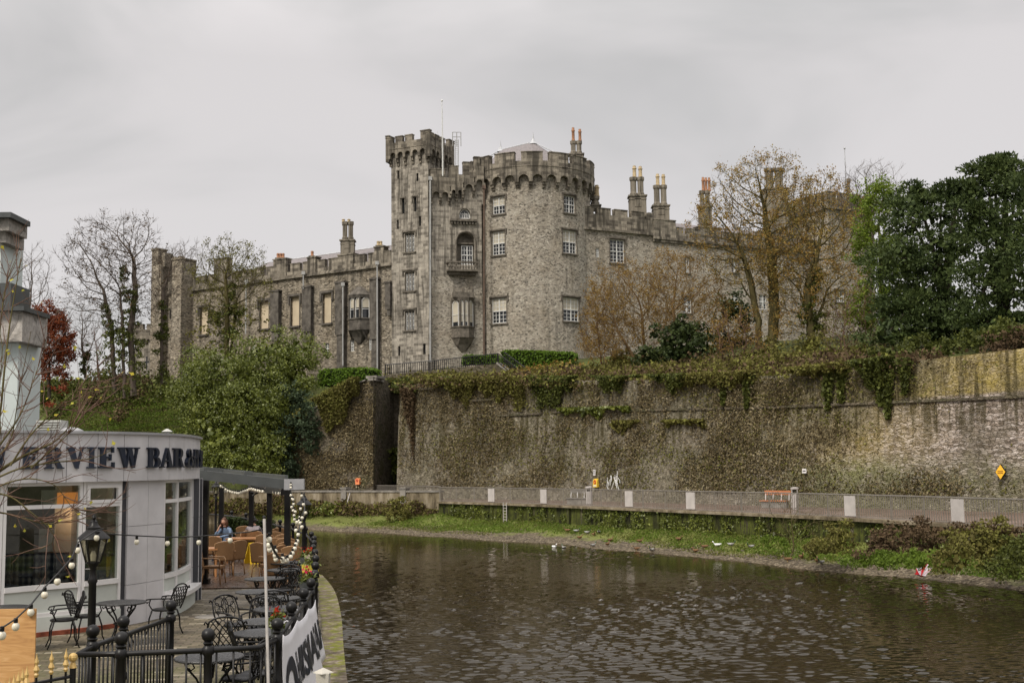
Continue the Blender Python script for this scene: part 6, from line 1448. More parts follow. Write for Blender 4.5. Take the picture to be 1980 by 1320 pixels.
# letters
def arcband(cx,cy,rx,ry,a0,a1,tx,ty,n=8):
    o=[]
    for i in range(n):
        t0=math.radians(a0+(a1-a0)*i/n); t1=math.radians(a0+(a1-a0)*(i+1)/n)
        o.append([(cx+rx*math.cos(t0),cy+ry*math.sin(t0)),(cx+rx*math.cos(t1),cy+ry*math.sin(t1)),(cx+(rx-tx)*math.cos(t1),cy+(ry-ty)*math.sin(t1)),(cx+(rx-tx)*math.cos(t0),cy+(ry-ty)*math.sin(t0))])
    return o
def R_(a,b,c,d): return [(a,c),(b,c),(b,d),(a,d)]
GL={'I':[R_(.28,.72,0,1),R_(.0,1,0,.07),R_(.0,1,.93,1)],
'E':[R_(.12,.42,0,1),R_(0,.95,0,.09),R_(0,.9,.91,1),R_(.42,.7,.47,.56),R_(.83,.95,0,.28),R_(.8,.9,.74,1),R_(.66,.74,.36,.67)],
'V':[[(.05,.95),(.4,.95),(.66,0),(.48,0)],[(.76,.95),(.88,.95),(.62,0),(.52,0)],R_(0,.46,.93,1),R_(.68,1,.93,1)],
'W':[[(.04,.95),(.27,.95),(.42,0),(.3,0)],[(.47,.95),(.53,.95),(.4,0),(.34,0)],[(.4,.95),(.62,.95),(.78,0),(.66,0)],[(.86,.95),(.93,.95),(.76,0),(.7,0)],R_(0,.32,.93,1),R_(.36,.67,.93,1),R_(.8,1,.93,1)],
'B':[R_(.12,.4,0,1),R_(0,.6,0,.07),R_(0,.55,.93,1),R_(.4,.6,.49,.55)]+arcband(.55,.74,.36,.26,-90,90,.27,.07)+arcband(.58,.27,.42,.27,-90,90,.3,.07),
'R':[R_(.12,.38,0,1),R_(0,.5,0,.07),R_(0,.52,.93,1),R_(.38,.55,.46,.53)]+arcband(.5,.73,.36,.27,-90,90,.27,.07)+[[(.45,.5),(.64,.5),(.98,0),(.7,0)],R_(.68,1.02,0,.06)],
'A':[[(.46,1),(.58,1),(.92,.0),(.63,.0)],[(.44,1),(.5,.94),(.18,0),(.08,0)],R_(.24,.7,.3,.37),R_(0,.3,0,.06),R_(.56,1,0,.06)],
'&':arcband(.42,.76,.24,.24,0,360,.13,.08,10)+arcband(.38,.27,.36,.29,0,360,.22,.09,12)+[[(.28,.72),(.45,.66),(.98,.06),(.75,0)],R_(.68,1,0,.06),[(.68,.3),(.76,.3),(.88,.58),(.82,.58)],R_(.66,.98,.54,.6)],
'S':arcband(.5,.74,.42,.27,20,270,.25,.08)+arcband(.5,.27,.45,.28,-160,90,.27,.08)+[R_(.8,.9,.68,.98),R_(.08,.18,.0,.32)],'T':[R_(.36,.64,0,1),R_(0,1,.9,1),R_(.22,.78,0,.07),R_(0,.1,.7,1),R_(.9,1,.7,1)],'O':arcband(.5,.5,.5,.5,0,360,.26,.08,14)}
zl0=zF(220,904.5); zl1=zF(220,864.5)
def letter(ch,u0,u1):
    m=MB(); k=0
    for poly in GL[ch]:
        e=.0012*k; k+=1
        a2=sum(x0*y1-x1*y0 for (x0,y0),(x1,y1) in zip(poly,poly[1:]+poly[:1]))
        if a2<0: poly=poly[::-1]
        m.prism(poly,lambda x,y: FB(u0+(u1-u0)*x,zl0+(zl1-zl0)*y,-.175-e),lambda x,y: FB(u0+(u1-u0)*x,zl0+(zl1-zl0)*y,-.125+e))
    mk(m,'letter',M['navy'],bar)
for ch,a_,b_ in (('R',-290,-215),('I',-205,-165),('V',-150,-70),('E',-60,10),):
    pass
k=4.95
for ch,a_,b_ in (('V',-90,68),('E',205,375),('R',430,608),('V',635,815),('I',840,925),('E',950,1105),('W',1130,1335),('B',1418,1530),('A',1542,1662),('R',1664,1757),('&',1785,1856)):
    letter(ch,U(a_/k,-.17,3.),U(b_/k,-.17,3.))
ux=U(1864/k,-.17,3.)
for ch,w_ in (('B',.36),('I',.2),('S',.3),('T',.36),('R',.38),('O',.4)): letter(ch,ux,ux+w_); ux+=w_+.07
# inside the bar
m=MB(); m.box((-14.6,26.,.1),(12.6,6.5,.06)); m.box((-12.5,23.0,.1),(7.,2.4,.06)); mk(m,'floor',plain('bar_floor',(.08,.05,.035),.4,.4),bar)
M['inwall']=plain('dark_bar_wall',(.16,.14,.12),.8,.2,var=.3); M['incol']=plain('pale_column',(.45,.45,.42),.7,.2)
m=MB(); m.box((-14.5,29.3,1.4),(12.8,.1,2.7)); m.box((-13.5,25.2,zfb+.15),(10,7,.05)); mk(m,'inner_wall',M['inwall'],bar)
for px,D_,w_ in ((128,27,.38),(92,26.5,.3)): q=P(px,1000,D_); m=MB(); m.box((q.x,q.y,1.4),(w_,w_,2.7) if px==128 else (.35,.04,.5)); mk(m,'column' if px==128 else 'wall_picture',M['incol'],bar)
g=G('lit_orange_lampshade',.6); g.col((.6,.2,.05)); g.b.inputs['Emission Color'].default_value=(1,.35,.08,1); g.b.inputs['Emission Strength'].default_value=.25
q=P(142,963,26.5); m=MB(); m.lathe([(.34,0),(.34,.26),(.33,.26)],(q.x,q.y,q.z-.13),20); tag(mk(m,'pendant_lamp',g.m),'orange drum lampshade seen through the bar window','lamp')
for px,py,D_,w_ in ((100,961,28.9,.5),(190,956,29.1,.9)): q=P(px,py,D_); m=MB(); m.box((q.x,q.y,q.z),(w_,.04,.35)); mk(m,'far_window',plain('painted_daylight',(.5,.5,.42),.4,.5),bar)  # opaque pale plates; daylight beyond is put into their colour
g=G('plaid_fabric',.9,.1); c=g.co(); w1=g.n('TexWave',{'Vector':c,'Scale':2.4,'Distortion':.6},bands_direction='X').outputs[0]; w2=g.n('TexWave',{'Vector':c,'Scale':2.,'Distortion':.6},bands_direction='Z').outputs[0]; g.col(g.ramp(g.math('ADD',g.math('MULTIPLY',w1,.5),g.math('MULTIPLY',w2,.5)),[(.2,(.02,.025,.04)),(.6,(.08,.09,.11)),(.9,(.22,.22,.2))])); M['plaid']=g.m
M['cloth']=plain('grey_tablecloth',(.22,.25,.29),.8,.2,var=.2,sc=2)
q=P(52,1118,24.6); sfa=empty('sofa',(q.x,q.y,.13),'plaid tufted sofa behind the left bar window','sofa')
m=MB(); m.box((q.x,q.y,.42),(1.35,.75,.3)); mk(m,'seat',M['plaid'],sfa); m=MB()
for i in range(6): m.box((q.x-.56+.225*i,q.y+.38+.03*(i%2),.85),(.21,.2,.75))
mk(m,'backrest',M['plaid'],sfa)
for s_ in (-1,1): m=MB(); m.box((q.x+s_*.72,q.y,.55),(.18,.8,.5)); m.tube([(q.x+s_*.72,q.y-.4,.8),(q.x+s_*.72,q.y+.4,.8)],.11,8); mk(m,'armrest',M['plaid'],sfa)
def draped(label,px,py,D_,w_,h_=.75):
    q=P(px,py,D_); e=empty('dining_table',(q.x,q.y,.13),label,'table'); m=MB(); z=.13+h_
    m.box((q.x,q.y,z),(w_,w_,.03)); mk(m,'tablecloth',M['cloth'],e); m=MB()
    for k_ in range(4):
        a=math.pi/2*k_; c_,s_=math.cos(a),math.sin(a); pts=[]
        for i in range(9): x=-w_/2+w_*i/8; y=w_/2+.02+.03*math.sin(i*1.9); zz=z-.28-.08*abs(x)/w_; pts.append((Vector((q.x+x*c_-w_/2*s_,q.y+x*s_+w_/2*c_,z)),Vector((q.x+x*c_-y*s_,q.y+x*s_+y*c_,zz))))
        for (a0,a1),(b0,b1) in zip(pts,pts[1:]): m.add([a1,b1,b0,a0],[(0,1,2,3)])
    mk(m,'cloth_drop',M['cloth'],e); m=MB(); m.lathe([(.25,0),(.05,.05),(.04,h_)],(q.x,q.y,.13),8); mk(m,'pedestal',M['black'],e)
draped('square table under a grey cloth behind the plaid sofa inside the bar',118,1078,26.2,.9); draped('square table under a grey cloth inside the bar near the low window corner',203,1105,25.0,.8); draped('small cloth covered table in front of the plaid sofa',62,1128,23.5,.7,.5)
# vents on the bar roof
m=MB(); q=P(101,830,24); m.box((q.x,q.y,q.z),(.5,.4,.36))
for i in range(7): m.box((q.x,q.y-.22,q.z-.15+.05*i),(.46,.03,.02))
tag(mk(m,'roof_vent',M['incol']),'white louvred vent box on the bar roof beside the grey building','vent')
m=MB(); q=P(135,838,24); m.ball(q,.3,12,.45); tag(mk(m,'roof_dome',M['copper']),'low grey domed cap on the bar roof beside the louvred vent','roof vent'); m=MB(); q=P(323,836,25); m.lathe([(.05,-.2),(.05,0),(.12,.02),(.02,.08)],q,10); tag(mk(m,'roof_cowl',M['incol']),'tiny white cowl near the right end of the bar roof','roof vent')
# tall grey neighbour
M['pale']=plain('pale_blue_grey_render',(.5,.55,.54),.8,.2,var=.07,sc=.8); M['slab']=stonemat('cornice_slabs',[(.26,.25,.235),(.32,.305,.285),(.38,.36,.34)],1.2,1.,(.12,.11,.1),.4,mw=.02)
nb_=empty('grey_building',(-14,33,0),'tall pale grey rendered building with stone cornices at the left edge','building')
def blk(x1,y0,y1,D_,mat,name,dep=6): 
    dep=dep*.25; a_=P(x1,y0,D_+dep); b_=P(x1,y1,D_+dep); m=MB(); m.box((a_.x-5,D_+dep/2,(a_.z+b_.z)/2),(10,dep,a_.z-b_.z)); mk(m,name,M[mat],nb_)
blk(80,668,980,31,'pale','lower_wall'); blk(92,615,672,30.6,'slab','cornice',6.6); blk(97,608,616,30.4,'dgrey','cornice_cap',7); blk(84,650,668.5,30.8,'slab','frieze')
blk(45,483,640,33,'pale','upper_wall'); blk(53,438,462,32.6,'slab','cornice',5); blk(47,461,484,32.8,'slab','frieze',5); blk(59,429,438.5,32.4,'dgrey','cornice_cap',5.4)
blk(58,560,609,31.5,'dgrey','slate_eave',5)
pl_=bpy.data.lights.new('pendant_bulb','POINT'); pl_.energy=9; pl_.color=(1,.6,.3); pl_.shadow_soft_size=.15; po=bpy.data.objects.new('pendant_bulb',pl_); COL.objects.link(po); q=P(142,975,26.5); po.location=q-Vector((0,0,.1))
# ------------------------------------------------------------------ terrace furniture
def glue(m,base):  # local builder helper
    return m
def iron_chair(lat=0):
    """cast iron armchair facing +Y, origin on the floor under the seat"""
    e=empty('iron_chair',(0,0,0)); B=M['black']
    m=MB(); m.lathe([(.001,.43),(.2,.43),(.215,.44),(.215,.455),(.2,.465),(.001,.46)],(0,.0,0),18,1.0,.98); mk(m,'seat',B,e,50)
    m=MB(); w=.235
    out_=[Vector((-.19,-.2,.45))]+[Vector((-w-.02*math.sin(t*3.14),-.21-.1*t,.5+.3*t)) for t in (.1,.5,.9)]+[Vector((-w*math.cos(math.pi*k/8),-.315,.8+.1*math.sin(math.pi*k/8))) for k in range(9)]+[Vector((w+.02*math.sin(t*3.14),-.21-.1*t,.5+.3*t)) for t in (.9,.5,.1)]+[Vector((.19,-.2,.45))]
    m.tube(out_,.014,6)
    for s in (-1,1): m.tube([Vector((s*w,-.315,.8)),Vector((s*(w+.04),-.33,.84)),Vector((s*(w+.05),-.33,.8))],.014,6)
    def bp(x,z):
        t=(z-.47)/.33; return Vector((x,-.21-.1*min(t,1.05),z))
    if lat==0:
        for k in range(-5,6):
            for s in (-1,1):
                pts=[]
                for i in range(9):
                    z=.5+.4*i/8; x=k*.085+s*(z-.7)*.75
                    if abs(x)<w-.005 and z<.8+.1*math.sqrt(max(0,1-(x/w)**2)): pts.append(bp(x,z))
                if len(pts)>1: m.tube(pts,.0085,4)
    else:
        for s in (-1,1):
            for (cx,cz,rx,rz) in ((.09,.62,.08,.11),(.1,.8,.09,.07),(.0,.72,.07,.13),(.16,.7,.05,.09)):
                m.tube([bp(s*cx+rx*math.cos(a*.7),cz+rz*math.sin(a*.7)) for a in range(9)],.009,4,closed=True)
        m.tube([bp(0,.47),bp(0,.88)],.01,4)
    mk(m,'backrest',B,e,True)
    for s in (-1,1):
        m=MB(); m.tube([Vector((s*.225,-.25,.66)),Vector((s*.27,-.08,.66)),Vector((s*.285,.1,.655)),Vector((s*.28,.2,.64)),Vector((s*.275,.22,.6)),Vector((s*.27,.18,.585)),Vector((s*.27,.165,.61))],.013,6); m.tube([Vector((s*.28,.12,.65)),Vector((s*.25,.16,.55)),Vector((s*.2,.12,.45))],.012,6); mk(m,'armrest',B,e,True)
        for f in (-1,1):
            m=MB(); m.tube([Vector((s*.17,f*.15,.44)),Vector((s*.19,f*.19,.3)),Vector((s*.2,f*.2,.12)),Vector((s*.22,f*.25,.0))],[.015,.014,.012,.012],6); mk(m,'leg',B,e,True)
    return e
def iron_table(r=.4,h=.73):
    e=empty('iron_table',(0,0,0)); B=M['black']
    g=M.get('ttop')
    m=MB(); m.lathe([(.001,h-.025),(r-.02,h-.03),(r,h-.028),(r+.004,h-.01),(r-.004,h),(r-.02,h-.004),(.001,h-.004)],(0,0,0),32); mk(m,'tabletop',M['ttop'],e,50)
    for k in range(4):
        a=math.pi/4+k*math.pi/2; c,s=math.cos(a),math.sin(a); m=MB()
        m.tube([Vector((c*x,s*x,z)) for x,z in ((.3,h-.03),(.26,.6),(.15,.48),(.1,.38),(.13,.26),(.2,.12),(.27,0.01))],.014,6)
        m.tube([Vector((c*x,s*x,z)) for x,z in ((.27,.64),(.2,.66),(.17,.6),(.21,.57),(.24,.6))],.011,5); mk(m,'leg',B,e,True)
    m=MB(); m.tube([Vector((.12*math.cos(i),.12*math.sin(i),.38)) for i in np.linspace(0,6.28,13)[:-1]],.012,5,closed=True); mk(m,'ring_brace',B,e,True)
    return e
g=G('cast_iron_top',.42,.5); v=g.n('TexVoronoi',{'Vector':g.co(),'Scale':38.}); f=g.mr(v.outputs['Distance'],.35,.5); g.col(g.ramp(f,[(0,(.008,.008,.008)),(1,(.035,.035,.036))])); g.bump(f,.8,.01); M['ttop']=g.m
def place(proto,first,loc,rz,label,group,name=None):
    o=proto if first else copy_tree(proto)
    o.location=loc; o.rotation_euler=(0,0,rz); tag(o,label,None,group); return o
def at0(px,py,z): q=Gz(px,py,z); return Vector((q.x,q.y,0))
tp=iron_table(); tp['category']='table'
TB=[(405,1268,'round black iron table behind the front railing, nearest to the camera'),(235,1163,'round iron table between two chairs in front of the bar pier'),(8,1173,'round iron table behind the plywood at the left edge'),
(508,1221,'round iron table second from the front in the riverside row'),(514,1199,'round iron table third from the front in the riverside row'),(540,1175,'round iron table beside the banner rail under the patterned bench back'),
(535,1155,'round iron table in the middle of the riverside row behind the white pole'),(499,1142,'round iron table standing furthest left in the riverside row'),(512,1117,'speckled iron table at the edge of the timber deck'),
(553,1100,'round iron table next to last before the deck chairs by the rail'),(552,1086,'last round iron table of the row under the hanging bulbs')]
for i,(px,py,l) in enumerate(TB): place(tp,i==0,at0(px,py,.73),random.Random(i).random(),l,'round iron terrace tables')
c0=iron_chair(0); c0['category']='chair'; c1=iron_chair(1); c1['category']='chair'
# (px,py of the seat centre at z .45), facing
CH=[(122,1197,2.0,1,'curly armed iron chair left of the lamp post by the bar window'),(168,1190,-.9,0,'iron chair just behind the lamp post with its back to the pier'),(318,1177,1.35,0,'lattice backed iron chair right of the table at the bar pier'),
(440,1250,.15,0,'wide lattice backed iron chair behind the front railing, facing the river row'),(462,1310,1.9,1,'ornate iron chair at the bottom of the picture beside the nearest table'),(458,1207,-2.2,1,'scroll backed iron chair facing the camera left of the row of tables'),
(505,1212,3.1,1,'low backed iron chair tucked between two tables behind the white pole'),(490,1266,-1.2,1,'ornate iron chair behind the front railing, right of the wide lattice chair'),(500,1300,.8,0,'iron chair in the front corner close to the banner rail'),
(548,1140,.5,0,'lattice iron chair against the riverside rail beside the speckled table'),(575,1130,-.3,1,'rounded iron chair under the rail beside the flower pot'),(572,1116,.6,0,'lattice iron chair half hidden by the yellow planter'),
(566,1160,2.6,0,'iron chair pushed to the riverside rail in the middle of the row'),(528,1190,.2,1,'iron chair in front of the third riverside table')]
fst={0:True,1:True}
for px,py,rz,k,l in CH:
    place((c0,c1)[k],fst[k],at0(px,py,.45),rz,l,'black iron terrace chairs'); fst[k]=False
def rattan():
    e=empty('wicker_chair',(0,0,0)); e['category']='chair'
    m=MB(); m.box((0,0,.43),(.5,.46,.06)); mk(m,'seat',M['wicker'],e)
    m=MB(); n=8
    for i in range(n):
        x0=-.24+.48*i/n; x1=-.24+.48*(i+1)/n; b=lambda x:-.23-.05*(1-(x/.24)**2); t=lambda x:.88+.05*(1-(x/.24)**2)
        m.hexa([Vector((x0,b(x0)-.015,.44)),Vector((x1,b(x1)-.015,.44)),Vector((x1,b(x1)+.015,.44)),Vector((x0,b(x0)+.015,.44)),Vector((x0,b(x0)-.095,t(x0))),Vector((x1,b(x1)-.095,t(x1))),Vector((x1,b(x1)-.065,t(x1))),Vector((x0,b(x0)-.065,t(x0)))])
    mk(m,'backrest',M['wicker'],e)
    m=MB(); m.tube([Vector((-.25,-.23,.42)),Vector((-.25,-.31,.88))]+[Vector((x,-.31-.05*(1-(x/.24)**2),.885+.055*(1-(x/.24)**2))) for x in (-.2,-.1,0,.1,.2)]+[Vector((.25,-.31,.88)),Vector((.25,-.23,.42))],.018,6); mk(m,'back_frame',M['cane'],e,True)
    for s in (-1,1):
        m=MB(); m.tube([Vector((s*.26,-.26,.66)),Vector((s*.3,-.05,.66)),Vector((s*.3,.18,.65)),Vector((s*.27,.22,.6)),Vector((s*.25,.21,.4))],.018,6); mk(m,'armrest',M['cane'],e,True)
        for f in (-1,1): m=MB(); m.tube([Vector((s*.23,f*.2,.42)),Vector((s*.25,f*.24,0))],.018,6); m.tube([Vector((s*.23,f*.19,.25)),Vector((s*.1,f*.2,.4))],.01,5); mk(m,'leg',M['cane'],e,True)
    return e
rc=rattan()
RC_=[(396,1036,-.3,'wicker chair cut off by the bar corner at the back'),(414,1038,.1,'wicker chair behind the nearest wooden table by the bar corner'),(433,1048,.3,'large wicker chair with its back to the camera beside the wet floor sign'),(449,1046,.9,'wicker chair half hidden behind the large back turned wicker chair'),
(459,1028,1.2,'wicker chair seen from the side below the woman'),(414,1059,-1.6,'nearest wicker chair, seen from the side against the bar corner'),(472,1018,.2,'wicker chair beyond the long wooden table'),(492,1027,.1,'wicker chair in front of the person in grey'),
(538,1022,.2,'rearmost wicker chair of the riverside stack of chairs'),(531,1029,.15,'wicker chair second from the back in the riverside group'),(549,1034,.2,'wicker chair under the corner post of the awning'),(533,1041,.1,'wicker chair in the middle of the riverside group'),
(553,1041,.15,'wicker chair next to nearest in the riverside group'),(560,1048,.1,'nearest wicker chair of the riverside group, by the rail'),(527,1056,1.0,'wicker chair behind the white pole'),(540,1070,.0,'low wicker chair beneath the hanging loop of bulbs'),(566,1057,.1,'wicker chair tucked against the rail below the riverside group'),(512,1034,.2,'wicker chair beside the left end of the riverside group'),(512,1050,-.4,'wicker chair just left of the top of the white pole')]
for i,(px,py,rz,l) in enumerate(RC_):
    q=Gz(px,py,.92); place(rc,i==0,(q.x,q.y,.02),rz+.0,l,'brown wicker chairs under the awning')
q=P(105,1046,27.6); i_=0
for px,py,D_ in ((108,1046,27.4),(122,1046,27.0),(84,1050,27.8)):
    q=P(px,py,D_); place(rc,False,(q.x,q.y,.13),2.9,['wicker chair inside the bar behind the sofa, middle one','wicker chair inside the bar in front of the pale column','leftmost wicker chair inside the bar'][i_],'wicker chairs inside the bar'); i_+=1
def wtable(px,py,w,d,label,rz=0):
    q=Gz(px,py,.77); e=empty('wooden_table',(q.x,q.y,.02),label,'table','orange wooden tables under the awning'); m=MB(); m.box((q.x,q.y,.755),(w,d,.04),rz); mk(m,'tabletop',M['wood'],e)
    for sx in (-1,1):
        for sy in (-1,1): m=MB(); m.box((q.x+sx*(w/2-.06),q.y+sy*(d/2-.06),.38),(.05,.05,.72)); mk(m,'leg',M['wood'],e)
wtable(488,1039,1.5,.8,'long orange wooden table between the two seated people'); wtable(400,1059,.8,.8,'square wooden table touching the bar corner'); wtable(564,1066,.9,.7,'wooden table by the riverside rail under the bulbs'); wtable(535,1050,.7,.7,'wooden table hidden among the riverside wicker chairs')
# awning --------------------------------------------------------------
aw_=empty('awning',P(556,1040,31),'dark grey beamed awning frame on black posts over the timber deck','awning')
pA=P(392,915,30.2); pB=P(540,931,30.2); pC=P(577,935,30.0)
def beam(a_,b_,h_,w_,mat,name,par=aw_):
    m=MB(); d=(b_-a_).normalized(); n=Vector((-d.y,d.x,0)).normalized()*w_/2; u=Vector((0,0,h_/2))
    m.hexa([a_-n-u,b_-n-u,b_+n-u,a_+n-u,a_-n+u,b_-n+u,b_+n+u,a_+n+u]); return mk(m,name,M[mat],par)
beam(pA+Vector((-1.2,0,.11)),pC+Vector((-.35,0,.0)),.24,.12,'dgrey','front_beam'); m=MB(); m.box(pC+Vector((-.1,-.0,-.01)),(.5,.16,.27)); mk(m,'beam_end',M['copper'],aw_)
v=Vector((-3.6,12.5,.05)); a0=pA+Vector((-2,0,.3)); b0=pC+Vector((-.3,0,.16))
for k_ in range(5): q=b0.lerp(a0,k_/4); beam(q,q+v,.12,.07,'dgrey','rafter')
beam(a0+v,b0+v,.2,.1,'dgrey','rear_beam')
for k_ in range(1,6): q=P(392+30*k_,928+3.3*k_,30.1); m=MB(); m.ball(q,.035,8); mk(m,'bulb',M['white'],aw_)
for px,D_ in ((397,30.6),(556,30.7),(486,39),(521,36.2),(428,42)):
    q=P(px,1000,D_); zt_=zat(px,930 if D_<32 else 945,D_)
    m=MB(); m.box((q.x,q.y,(zt_+.1)/2),(.15,.15,zt_-.02)); m.box((q.x,q.y,.08),(.25,.25,.12)); mk(m,'post',M['black'],aw_)
a_=P(486,945,39); b_=P(521,946,36.2); c_=P(560,948,33.); beam(a_,c_,.2,.1,'black','side_beam')
m=MB(); q=P(488,958,38.5); m.tube([q,q+Vector((.6,0,.35))],.03,5); mk(m,'brace',M['black'],aw_)
m=MB(); q=P(549,957,32); m.lathe([(.1,0),(.1,.2),(.06,.25)],q,8); q=P(512,953,35); mk(m,'spotlight',M['black'],aw_)
# lamps ---------------------------------------------------------------
def lamp(px,ytop,D_,s,label,zb=0.):
    t=P(px,ytop,D_); e=empty('street_lamp',(t.x,t.y,zb),label,'lamp','black lantern lamps on the terrace'); H=t.z; B=M['black']
    m=MB(); hb=H-.68*s; m.lathe([(.08,0),(.08,.1),(.05,.16),(.045,hb-zb-.25),(.06,hb-zb-.22),(.045,hb-zb-.18),(.03,hb-zb-.08),(.07*s/.6*.8,hb-zb)],(t.x,t.y,zb),12); mk(m,'pole',B,e,50)
    m=MB(); r0,r1=.1*s,.19*s
    for k in range(6):
        a=math.pi/3*k+.3; a2=a+math.pi/3; m.tube([(t.x+r0*math.cos(a),t.y+r0*math.sin(a),hb),(t.x+r1*math.cos(a),t.y+r1*math.sin(a),hb+.34*s)],.009,5)
        m.tube([(t.x+r1*math.cos(a),t.y+r1*math.sin(a),hb+.34*s),(t.x+r1*math.cos(a2),t.y+r1*math.sin(a2),hb+.34*s)],.012,5)
    m.lathe([(.11*s,-.01),(.11*s,.01)],(t.x,t.y,hb),6)
    m.lathe([(.235*s,0),(.22*s,.025*s),(.1*s,.13*s),(.1*s,.16*s),(.06*s,.2*s),(.05*s,.25*s),(.015*s,.27*s),(.03*s,.3*s),(.004,.36*s)],(t.x,t.y,hb+.34*s),12)
    mk(m,'lantern_frame',B,e,40)
    m=MB()
    for k in range(6):
        a=math.pi/3*k+.3; a2=a+math.pi/3; m.add([(t.x+.97*r*math.cos(b),t.y+.97*r*math.sin(b),z) for r,b,z in ((r0,a,hb),(r0,a2,hb),(r1,a2,hb+.34*s),(r1,a,hb+.34*s))],[(0,1,2,3)])
    mk(m,'lantern_glass',M['lglass'],e)
    m=MB(); m.lathe([(.03,0),(.045*s,.08*s),(.02,.14*s)],(t.x,t.y,hb+.02),8); mk(m,'lamp_bulb',M['white'],e)
    m=MB(); m.tube([(t.x-.12*s,t.y,hb-.08),(t.x+.05*s,t.y,hb-.08)],.012,5); mk(m,'ladder_bar',B,e); return t
tl=lamp(182,995,14.2,.82,'black lantern lamp post left, in front of the bar windows'); t2=lamp(588,952,26.6,.78,'black lantern lamp post at the riverside rail wrapped by bulb strings'); lamp(418,927,46,.8,'small distant lantern lamp post seen under the awning')
# festoon strings -------------------------------------------------------
M['bulbw']=plain('milky_bulb',(.62,.58,.47),.2,.5,var=.06)
def festoon(label,cord,bulbs,rb,D_=None,rc_=.008):
    """cord: (px,py,D); bulbs: (px,py) of bulb centres with depth looked up along the cord by x or given"""
    pts=[P(*c) for c in cord]; e=empty('string_lights',pts[0],label,'string lights','festoon bulb strings'); m=MB(); m.tube(pts,rc_,5); mk(m,'cord',M['black'],e,True)
    for (px,py,D_) in bulbs:
        q=P(px,py,D_); m=MB(); m.lathe([(.012,rb*2.2),(rb*.55,rb*2.1),(rb*.55,rb*.95),(rb*.4,rb*.8)],q,8); s_=mk(m,'socket',M['black'],e); m=MB(); m.ball(q,rb,10,1.12); mk(m,'bulb',M['bulbw'],e,True)
def c2(x,y): return x/2.64,820+y/2.64
b1=[(10,1075),(80,1030),(157,957),(228,868),(293,800),(366,718),(397,640),(493,577)]
dp=np.linspace(9.7,14.0,len(b1)); bl_=[(*c2(x,y+2),d) for (x,y),d in zip(b1,dp)]
festoon('bulb string rising from the lower left corner to the left lantern',[(-30,1240,9.3)]+[(c2(x,y)[0],c2(x,y)[1]-14,d) for (x,y),d in zip(b1,dp)]+[(200,1022,14.1)],bl_,.034)
b2=[(540,592,14.3),(698,600,14.8),(855,607,15.2),(1015,602,15.3)]; c3=lambda x,y:(340+x/3,880+y/3)
bl_=[(*c2(x,y),d) for x,y,d in b2]+[(*c3(315,492),14.4)]
festoon('bulb string stretched from the left lantern across to the white pole',[(190,1028,14.1),(212,1032,14.4),(265,1035,14.8),(325,1038,15.2),(385,1036.5,15.3),(445,1031,14.4),(480,1028,13.6),(511,1022,12.9)],bl_,.032)
g3=[(541,488),(541,520),(545,545),(575,557),(577,580),(581,602),(618,600),(622,612),(645,608),(667,588),(677,567),(690,540),(697,515),(705,497),(710,460),(697,435),(731,415),(703,388),(722,392),(716,380),(733,362),(753,333),(740,285),(724,310),(730,235)]
dd=np.linspace(13.0,26.3,len(g3)); bl_=[(*c3(x,y),d) for (x,y),d in zip(g3,dd)]
festoon('thick loop of bulbs hanging from the white pole up to the riverside lantern',[(513,1033,12.9),(523,1048,13.3),(531,1066,14.2),(538,1077,15.4),(548,1080,16.8),(558,1074,18.4),(566,1064,20),(573,1050,21.2),(577,1034,22.5),(580,1015,23.5),(584,1000,24.5),(589,985,25.4),(588,962,26.3)],bl_,.034,rc_=.016)
g4=[(667,172),(667,187),(668,232),(676,253),(680,256),(683,283),(672,300),(680,320),(693,327),(686,348),(688,372),(710,385),(718,360)]
dd=np.linspace(29.9,26.6,len(g4)); bl_=[(*c3(x,y),d) for (x,y),d in zip(g4,dd)]
festoon('bulb string dropping from the end of the awning beam to the riverside lantern',[(562,938,29.9),(563,960,29.4),(567,975,28.8),(568,990,28.2),(572,1005,27.6),(580,1003,27.2),(588,985,26.7),(590,965,26.6)],bl_,.034)
g5=[(187,168),(262,175),(275,185),(290,195),(303,203),(317,207),(330,211),(345,214),(358,217),(367,217),(380,212),(393,207),(405,204),(418,200),(428,193),(440,192),(452,195),(464,199),(478,202),(490,205),(505,207),(570,212),(585,216),(600,218),(612,215),(625,213),(640,212)]
dd=np.linspace(44,33,len(g5)); bl_=[(*c3(x,y+3),d) for (x,y),d in zip(g5,dd)]
festoon('far string of small bulbs sagging under the awning',[(*c3(x,y-5),d) for (x,y),d in zip(g5,dd)],bl_,.05)
# white pole tied to the front railing
m=MB(); a_=P(519,1330,12.2); b_=P(511,1003,12.8); m.tube([Vector((a_.x,a_.y,0)),a_,b_],.016,8); pw=mk(m,'white_pole',plain('weathered_white_pole',(.33,.31,.29),.6,.2,var=.2,sc=6)); tag(pw,'tall thin white pole tied to the front railing','pole')
